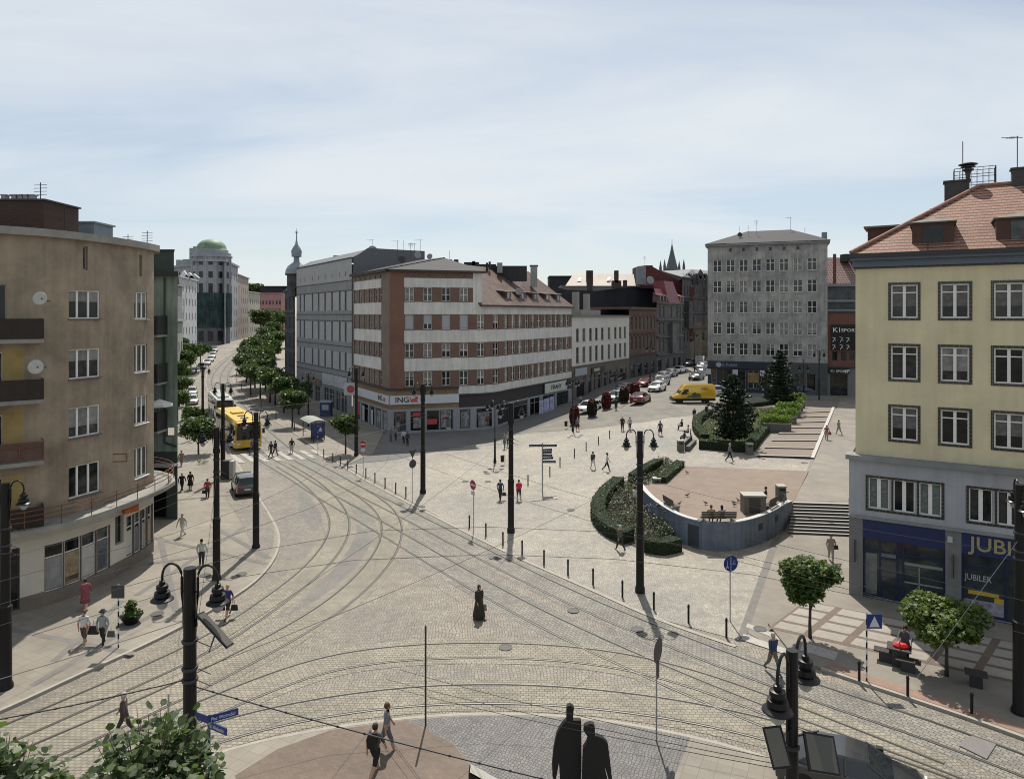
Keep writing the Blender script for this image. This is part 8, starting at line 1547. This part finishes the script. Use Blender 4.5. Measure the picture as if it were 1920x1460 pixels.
# ---------------------------------------------------------------- vegetation
lf1 = leafmat('maple_leaf', (.032, .06, .015), (.10, .15, .035), .35); lf2 = leafmat('street_tree_leaf', (.028, .05, .017), (.078, .115, .036), .28); lfp = leafmat('pine_needles', (.008, .018, .011), (.028, .045, .024), .12); lfh = leafmat('hedge_leaf', (.022, .04, .012), (.06, .09, .024), .2)
lfy = leafmat('lime_leaf', (.09, .14, .03), (.17, .24, .06), .35); lfr = leafmat('red_flower', (.07, .008, .01), (.20, .012, .02), .2); lfl = leafmat('linden_leaf', (.022, .042, .014), (.11, .15, .065), .35); lfs = leafmat('rose_leaf', (.03, .045, .025), (.09, .11, .07), .2)
flw = leafmat('pale_rose', (.35, .27, .26), (.5, .42, .40), .3); bark = mat('bark', (.055, .045, .035), .95, .25, 6, bump=.6)
def leafcloud(mb, pts, size, rr, shape=4, flatness=.5, mi=0):
    for p in pts:
        n = Vector((rr.gauss(0, 1), rr.gauss(0, 1), rr.gauss(0, 1)+flatness*2)).normalized(); a = n.orthogonal().normalized(); a.rotate(Matrix.Rotation(rr.uniform(0, 6.3), 3, n)); b = n.cross(a); s = size*rr.uniform(.65, 1.25); p = Vector(p)
        if shape == 4: vs = [p-a*s*.6, p+b*s*.36, p+a*s*.6, p-b*s*.36]
        elif shape == 6: vs = [p-a*s*.55, p-a*s*.2+b*s*.45, p+a*s*.3+b*s*.36, p+a*s*.62+n*s*.08, p+a*s*.3-b*s*.36, p-a*s*.2-b*s*.45]
        else: vs = [p+(a*cos(t)+b*sin(t))*s*(.62 if k % 2 == 0 else .3)+n*s*(.1 if k % 2 else 0) for k, t in enumerate([2*pi*q/10 for q in range(10)])]
        mb.add(vs, [tuple(range(len(vs)))], mi)
def blob_pts(c, r, n, rr, sq=(1, 1, 1), shell=.55):
    o = []
    for _ in range(n):
        d = Vector((rr.gauss(0, 1), rr.gauss(0, 1), rr.gauss(0, 1))).normalized(); q = r*(shell+(1-shell)*rr.random())*rr.uniform(.9, 1.08); o.append((c[0]+d.x*q*sq[0], c[1]+d.y*q*sq[1], c[2]+d.z*q*sq[2]))
    return o
def crown(name, seed, rad, hgt, zc, nb, nl, size, m, shape=4, sub=.42, flatness=.5):
    rr = random.Random(seed); mb = MB(); mb.leafy = 1; br = []
    for k in range(nb):
        t = 2*pi*k/nb*2.4+rr.uniform(-.4, .4); q = sqrt(rr.random())*.72; h = rr.uniform(-.8, .85); f = sqrt(max(.1, 1-h*h*.8)); c = (rad*q*f*cos(t), rad*q*f*sin(t), zc+h*hgt*.62); r_ = rad*sub*rr.uniform(.7, 1.15)
        leafcloud(mb, blob_pts(c, r_, nl//nb, rr, (1, 1, .8)), size, rr, shape, flatness); br.append(c)
    return mb.mesh(name, m), br
def trunk_mesh(h0, h1, r, br, seed=0, nbr=7):
    rr = random.Random(seed); mb = MB(); mb.tube([(0, 0, 0), (.01, .01, h0*.5), (0, -.01, h0), (.02, 0, h1)], [r*1.25, r, r*.85, r*.3], 9)
    for c in br[:nbr]: z_ = rr.uniform(h0*.85, h0*1.15+.1); mb.tube([(0, 0, z_), (c[0]*.45, c[1]*.45, z_+(c[2]-z_)*.6), (c[0], c[1], c[2])], [r*.5, r*.3, r*.08], 5)
    return mb.mesh('trunk', bark, smooth=True)
TT = []
for sd in range(4):
    cm, br = crown('crown', 20+sd, 1.95, 1.15, 3.35, 30, 3300, .26, lf2, 4, .36); TT.append((cm, trunk_mesh(2.0, 3.8, .085, br, sd)))
def tree(tt, x, y, z, s, rz, lab, grp='round crowned street trees', name='street_tree', cat='tree', sz=None):
    e = empty(name, (x, y, z-.03), lab, cat, grp, rz); e.scale = (s, s, sz or s); obj('crown', tt[0], e); obj('trunk', tt[1], e); return e
# right row along the tram street: crown centres read from the photo (px, py centre, width px)
rowR = [(548, 748, 52), (532, 728, 52), (560, 730, 46), (516, 716, 50), (488, 706, 48), (506, 712, 50), (498, 694, 46), (478, 690, 44), (484, 676, 44), (468, 668, 40), (505, 664, 44), (490, 650, 40), (515, 645, 44), (500, 634, 36), (515, 622, 36), (472, 652, 36), (470, 700, 44), (462, 682, 42), (492, 678, 44)]
for i, (px, py, w) in enumerate(rowR):
    # crown centre sits about 3.7 m over the ground: march down that ray
    k = (py-YH)/F; u = (px-960)/F; yy = 60
    while yy < 300 and H-k*yy > g(u*yy, yy)+3.9: yy += .5
    s = min(1.9, max(1.15, w*yy/F/2.9)); tree(TT[i % 4], u*yy, yy, g(u*yy, yy), s, R.uniform(0, 6), 'street tree right of the tram tracks, %s from the bus shelter up the street' % ORD[i], sz=s*.88)
rowL = [(372, 815, 60), (364, 778, 42), (336, 722, 40), (335, 702, 42), (342, 686, 42), (358, 673, 40), (376, 662, 32), (340, 664, 40), (333, 744, 34)]
for i, (px, py, w) in enumerate(rowL):
    k = (py-YH)/F; u = (px-960)/F; yy = 50; hc = 3.6 if i > 1 else 2.3
    while yy < 300 and H-k*yy > g(u*yy, yy)+hc: yy += .5
    s = min(1.8, max(1.05, w*yy/F/2.9)); tree(TT[(i+1) % 4], u*yy, yy, g(u*yy, yy)-(1.1 if i < 2 else 0), s, R.uniform(0, 6), 'street tree left of the tram tracks, %s up the street from the hatchback' % ORD[i])
v = G(648, 852); tree(TT[0], v.x, v.y, v.z, 1.02, 1.0, 'small round street tree between the bus shelter and the bank corner')
for i in range(8): x, y = P(488+i*6, 262+i*6); tree(TT[i % 4], x, y, 6, 2.6, i, 'far tree before the pink block, %s from the left' % ORD[i], 'far trees at the end of the left street')
x, y = P(476, 420); tree(TT[1], x, y, 16, 4.2, 1, 'distant tree on the skyline right of the domed building')
x, y = P(492, 425); tree(TT[2], x, y, 14, 4.0, 1, 'second distant tree on the skyline above the pink block')
# two street trees on the right pavement
cm, br = crown('crown', 77, 1.5, 1.25, 2.75, 24, 4600, .2, lf1, 10, .38, .9); v = G(1519, 1200); tree((cm, trunk_mesh(1.5, 2.9, .07, br, 5)), v.x, v.y, .12, 1.0, 2.0, 'round maple in sun in front of the jeweller corner', name='maple_tree')
cm, br = crown('crown', 78, 1.95, .8, 2.35, 28, 5600, .2, leafmat('maple_leaf_bright', (.05, .08, .02), (.13, .17, .04), .35), 10, .36, .9); v = G(1775, 1272); tree((cm, trunk_mesh(1.4, 2.5, .07, br, 6)), v.x, v.y, .12, 1.0, .5, 'wide flat maple with yellow green leaves by the benches', name='maple_tree')
# foreground lindens (only tops in view)
def linden(px, D, top_py, rad, seed, lab):
    x, y = P(px, D); zt = Z(top_py, D); rr = random.Random(seed); mb = MB(); mb.leafy = 1; tw = MB()
    tw.tube([(0, 0, 0), (.05, 0, zt*.5), (0, .05, zt-1.2)], [.14, .1, .05], 8)
    for k in range(90):
        t = rr.uniform(0, 6.3); q = sqrt(rr.random())*rad; top = zt-.05-(q/rad)**2*.8-rr.random()*.8; b0 = Vector((q*.25*cos(t), q*.25*sin(t), top-1.3)); b1 = Vector((q*cos(t), q*sin(t), top)); pts = []
        for j in range(15):
            s_ = .25+.75*j/15; p = b0.lerp(b1, s_); pts.append(p+Vector((rr.gauss(0, .09), rr.gauss(0, .09), rr.gauss(0, .06))))
        leafcloud(mb, pts, .125, rr, 6, .9); tw.tube([b0, b1], [.012, .004], 4)
        if k % 4 == 0: tw.tube([(0, 0, zt-1.6), b0], [.04, .012], 5)
    for k in range(30):
        t = rr.uniform(0, 6.3); leafcloud(mb, blob_pts((rad*.7*cos(t), rad*.7*sin(t), zt-1.1-rr.random()*1.2), .5, 60, rr), .115, rr, 6, .9)
    e = empty('linden_tree', (x, y, 0), lab, 'tree', 'linden tops in the foreground'); obj('crown', mb.mesh('crown', lfl), e); tw.build('trunk', bark, e, smooth=True)
linden(280, 10.6, 1312, 1.0, 5, 'pale leaved linden top in the foreground left of the street name post'); linden(-8, 10.0, 1352, .68, 9, 'linden top cut off at the bottom left corner')
# hedges, bushes
def hedge(label, pts, w, h, m=lfh, zf=None, leaf=.11, dens=90, name='hedge', cat='hedge', bushy=.04):
    q = spline(pts, .8) if len(pts) > 2 else spline(pts, 1); e = bld(name, (q[0].x, q[0].y, g(q[0].x, q[0].y)), label, cat); rr = random.Random(len(pts)+int(w*10)); mb = MB(); P2 = Path2(q)
    core = MB(); a, b = offs(q, -w/2), offs(q, w/2); base = lambda x, y: (zf if zf is not None else g(x, y))
    vs = []
    for p, r_ in zip(a, b): vs += [(p.x, p.y, base(p.x, p.y)), (p.x, p.y, base(p.x, p.y)+h), (r_.x, r_.y, base(r_.x, r_.y)+h), (r_.x, r_.y, base(r_.x, r_.y))]
    n = len(q); core.add(vs, [(4*i+k, 4*i+(k+1) % 4, 4*(i+1)+(k+1) % 4, 4*(i+1)+k) for i in range(n-1) for k in range(4)]+[(0, 1, 2, 3), tuple(4*(n-1)+k for k in range(4))], 0)
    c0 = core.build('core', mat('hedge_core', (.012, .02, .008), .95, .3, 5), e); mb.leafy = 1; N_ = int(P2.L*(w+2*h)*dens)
    for _ in range(N_):
        u = rr.uniform(0, P2.L); p = P2.at(u); d = P2.dir(max(0, min(u, P2.L-.01))); nrm = Vector((d.y, -d.x)); t = rr.uniform(-h-w/2, h+w/2)
        if abs(t) < w/2: pt = Vector((p.x+nrm.x*t, p.y+nrm.y*t, h+rr.gauss(0, bushy)))
        else: s = 1 if t > 0 else -1; pt = Vector((p.x+nrm.x*s*(w/2+abs(rr.gauss(0, bushy))), p.y+nrm.y*s*(w/2+abs(rr.gauss(0, bushy))), h-(abs(t)-w/2)))
        pt.z += base(pt.x, pt.y); leafcloud(mb, [pt], leaf, rr, 4, .2)
    mb.build('foliage', m, e); return e
def fill(label, poly, h0, h1, m, n, size, name, cat, zf=None, flowers=0, fm=None, lumps=0, seed=3):
    rr = random.Random(seed); xs = [p[0] for p in poly]; ys = [p[1] for p in poly]; mb = MB(); mb.leafy = 1; pts = []; lump = [(rr.uniform(min(xs), max(xs)), rr.uniform(min(ys), max(ys)), rr.uniform(.5, 1)) for _ in range(lumps)]
    def inside(x, y):
        c = 0
        for (x1, y1), (x2, y2) in zip(poly, poly[1:]+poly[:1]):
            if (y1 > y) != (y2 > y) and x < (x2-x1)*(y-y1)/(y2-y1)+x1: c ^= 1
        return c
    while len(pts) < n:
        x, y = rr.uniform(min(xs), max(xs)), rr.uniform(min(ys), max(ys))
        if not inside(x, y): continue
        hh = rr.uniform(h0, h1)
        if lump: dmin = min(hypot(x-a, y-b)/c for a, b, c in lump); hh = h0+(h1-h0)*max(0, 1-dmin*.8)*rr.random()
        pts.append((x, y, (zf if zf is not None else g(x, y))+hh))
    k = int(n*flowers); leafcloud(mb, pts[k:], size, rr, 4, .6); leafcloud(mb, pts[:k], size*.8, rr, 4, .6, 1)
    o = mb.build(name, [m, fm or m], org=(sum(xs)/len(xs), sum(ys)/len(ys), 0)); return tag(o, label, cat, kind='stuff')
sheet('planting_soil', GL((1120, 950), (1165, 905), (1200, 895), (1232, 925), (1215, 955), (1235, 985), (1270, 1020), (1200, 1030), (1160, 1012), (1125, 985)), .05, mat('soil', (.07, .055, .04), .95, .3, 4))
hedge('clipped hedge curving round the left of the rose bed', GL((1160, 912), (1134, 936), (1121, 962), (1128, 986), (1150, 1006), (1180, 1018)), 1.0, .85); hedge('short clipped hedge below the retaining wall', GL((1215, 1032), (1240, 1037), (1268, 1030)), 1.0, .85)
hedge('clipped hedge running back along the left terrace edge', GL((1187, 905), (1210, 889), (1235, 876)), .9, .8); hedge('clipped hedge on the terrace side behind the left bench', [GT(1240, 905), GT(1262, 885), GT(1275, 873)], .8, .6, zf=1.5)
fill('pale flowering rose bushes inside the curved hedge', GL((1135, 960), (1165, 915), (1200, 900), (1228, 930), (1212, 955), (1235, 985), (1265, 1010), (1200, 1020), (1160, 1005)), .1, 1.25, lfs, 7500, .13, 'rose_bushes', 'rose bed', flowers=.07, fm=flw, lumps=26)
fill('pale rose bushes below the retaining wall by the short hedge', GL((1225, 1022), (1262, 1018), (1270, 1000), (1240, 990)), .2, 1.5, lfs, 1800, .13, 'rose_bushes', 'rose bed', flowers=.07, fm=flw, lumps=5, seed=5)
fill('rose bushes between the hedges at the upper left of the terrace', GL((1195, 905), (1225, 905), (1262, 870), (1240, 868)), .2, 1.1, lfs, 2500, .13, 'rose_bushes', 'rose bed', flowers=.06, fm=flw, lumps=8, seed=6)
# pine bed
sheet('planting_soil', GL((1310, 842), (1405, 850), (1450, 798), (1480, 762), (1400, 764), (1340, 775), (1308, 790), (1306, 812), (1330, 825)), .06, MATS['soil'])
hedge('clipped dark hedge along the front of the pine bed', GL((1312, 840), (1360, 844), (1402, 847)), 1.2, .9); hedge('clipped hedge round the left of the pine bed', GL((1322, 828), (1307, 808), (1310, 792), (1330, 778)), .9, .8); hedge('clipped hedge along the right of the pine bed beside the wide steps', GL((1406, 845), (1424, 822), (1442, 802)), .9, .8); hedge('low hedge at the back of the pine bed', GL((1340, 774), (1400, 764), (1460, 757)), .7, .6)
fill('light green shrubs covering the bed under the pines', GL((1318, 836), (1400, 842), (1440, 798), (1470, 765), (1400, 768), (1335, 782), (1315, 800)), .1, .75, leafmat('shrub_leaf', (.05, .08, .025), (.12, .16, .06), .25), 9000, .17, 'shrub_bed', 'shrub bed', lumps=30, seed=8)
def pine(px, py, top, wpx, lab, seed):
    v = G(px, py); h = Z(top, v.y)-v.z; rr = random.Random(seed); mb = MB(); mb.leafy = 1; tw = MB(); rad = wpx*v.y/F/2; tw.tube([(0, 0, 0), (.05, 0, h*.5), (0, 0, h*.97)], [.2, .13, .03], 8); nW = 17
    for k in range(nW):
        t = k/(nW-1); z0_ = h*(.12+.84*t); rr_ = rad*min(1, .62+t*1.6)*(1-t)**.7*rr.uniform(.65, 1.15)*1.08+.25
        nb = int(8-4*t)
        for j in range(nb):
            a = 2*pi*j/nb+rr.uniform(-.4, .4)+k; L_ = rr_*rr.uniform(.6, 1.12); tip_ = Vector((cos(a)*L_, sin(a)*L_, z0_+L_*.22)); b0 = Vector((0, 0, z0_)); tw.tube([b0, tip_], [.045, .012], 4)
            for q in range(5):
                c = b0.lerp(tip_, .3+.7*q/4); leafcloud(mb, blob_pts(c, .36*(1-.35*t), 22, rr, (1, 1, .75), .1), .26, rr, 4, .6)
    e = empty('pine_tree', tuple(v), lab, 'tree', 'dark pines in the plaza bed'); obj('crown', mb.mesh('crown', lfp), e); tw.build('trunk', bark, e, smooth=True)
pine(1374, 838, 700, 108, 'nearer dark pine on the left of the bed', 3); pine(1462, 772, 655, 84, 'further dark pine before the grey six storey house', 4)
# planters stepping up
plm = flat((.10, .10, .095), .8, name='planter_concrete')
for i, (px, py) in enumerate(((1469, 811), (1482, 797), (1492, 785), (1499, 774), (1505, 765))):
    v = G(px, py); w = 3.1-.28*i; e = empty('planter', (v.x-.6, v.y+.8, v.z), 'grey box planter of lime green grasses, %s from the front up the wide steps' % ORD[i], 'planter', 'box planters beside the wide steps', -.1); a = MB(); a.box(-w/2, w/2, -.75, .75, 0, 1.0); a.build('box', plm, e); a = MB(); a.box(-w/2-.05, w/2+.05, -.8, -.68, 1.0, 1.08); a.box(-w/2-.05, w/2+.05, .68, .8, 1.0, 1.08); a.build('rim', flat((.3, .3, .28), .8), e)
    rr = random.Random(i); mb = MB(); mb.leafy = 1
    for k in range(5): leafcloud(mb, blob_pts((-w/2+.3+k*(w-.5)/4, rr.uniform(-.2, .2), 1.45), .72, 300, rr, (1, 1, .95), .3), .2, rr, 4, 0)
    mb.build('grasses', lfy, e)
# flower towers
for i, (px, py, top, c) in enumerate(((1077, 797, 760, 1), (1110, 782, 748, 0), (1137, 767, 735, 1), (1170, 755, 725, 0), (1190, 741, 717, 1))):
    v = G(px, py); h = Z(top, v.y)-v.z; rr = random.Random(i+50); mb = MB(); mb.leafy = 1; pts = []; fl_ = []; rad = 9*v.y/F
    for _ in range(2600):
        t = rr.random(); r_ = rad*(.82+.2*sin(pi*min(1, t*1.3)))*(1 if t < .86 else (1-(t-.86)*4.2)); a = rr.uniform(0, 6.3); p = (r_*cos(a), r_*sin(a), h*(.12+.88*t)+rr.gauss(0, .03)); (fl_ if (rr.random() < (.75 if c else .22) or t > .88) else pts).append(p)
    leafcloud(mb, pts, .17, rr, 4, .3, 0); leafcloud(mb, fl_, .15, rr, 4, .3, 1)
    e = empty('flower_tower', tuple(v), '%s of five flower towers from the left, %s' % (ORD[i], 'mostly deep red' if c else 'mostly green with red top'), 'flower tower', 'flower towers', 0); mb.build('blooms', [lfp, lfr], e); MB().lathe([(rad*.8, 0), (rad*.85, h*.12), (rad*.6, h*.14), (rad*.6, h*.8), (.05, h*.92)], (0, 0, 0), 12).build('pot', darkm, e)
# trough of flowers on the left pavement
v = G(246, 1172); e = empty('flower_trough', (v.x, v.y, .13), 'dark bowl planter with green shrub and flowers on the left pavement', 'planter'); MB().lathe([(.3, 0), (.52, .38), (.56, .4), (.5, .36), (.02, .34)], (0, 0, 0), 14).build('bowl', black, e); rr = random.Random(4); mb = MB(); mb.leafy = 1; leafcloud(mb, blob_pts((0, 0, .5), .5, 260, rr, (1, 1, .35), .2), .1, rr, 6); leafcloud(mb, blob_pts((0, 0, .82), .34, 240, rr, (.9, .9, 1.15), .2), .13, rr, 6); mb.build('foliage', lf1, e)
v = G(380, 872); fill('sparse weeds round the lamp foot on the left pavement', [(v.x-.5, v.y-.4), (v.x+.5, v.y-.4), (v.x+.5, v.y+.4), (v.x-.5, v.y+.4)], .1, .4, lf1, 120, .12, 'weeds', 'weeds', zf=.1)
# ---------------------------------------------------------------- give each loose piece of a repeated part its own object
def split_loose(o, most=60):
    me = o.data; n = len(me.vertices); par = list(range(n))
    def find(i):
        while par[i] != i: par[i] = par[par[i]]; i = par[i]
        return i
    for p in me.polygons:
        a = find(p.vertices[0])
        for v in p.vertices[1:]: par[find(v)] = a
    isl = {}
    for p in me.polygons: isl.setdefault(find(p.vertices[0]), []).append(p)
    if not 1 < len(isl) <= most: return
    for fs in isl.values():
        ids = sorted({v for p in fs for v in p.vertices}); ix = {v: i for i, v in enumerate(ids)}; m2 = bpy.data.meshes.new(me.name)
        m2.from_pydata([me.vertices[v].co[:] for v in ids], [], [[ix[v] for v in p.vertices] for p in fs])
        for m_ in me.materials: m2.materials.append(m_)
        for q, p in zip(m2.polygons, fs): q.material_index = p.material_index
        c = obj(o.name.split('.')[0], m2, o.parent); c.location = o.location; c.rotation_euler = o.rotation_euler
    bpy.data.objects.remove(o)
for o in [o for o in bpy.data.objects if o.type == 'MESH' and o.parent and not o.children and o.name.split('.')[0] in ('window_poster', 'chimney', 'roof_block', 'logo_panel', 'vent_grille', 'skylight', 'alarm_box', 'cornice', 'ledge', 'eaves', 'tile_surround', 'coping', 'wheel_arch')]: split_loose(o)
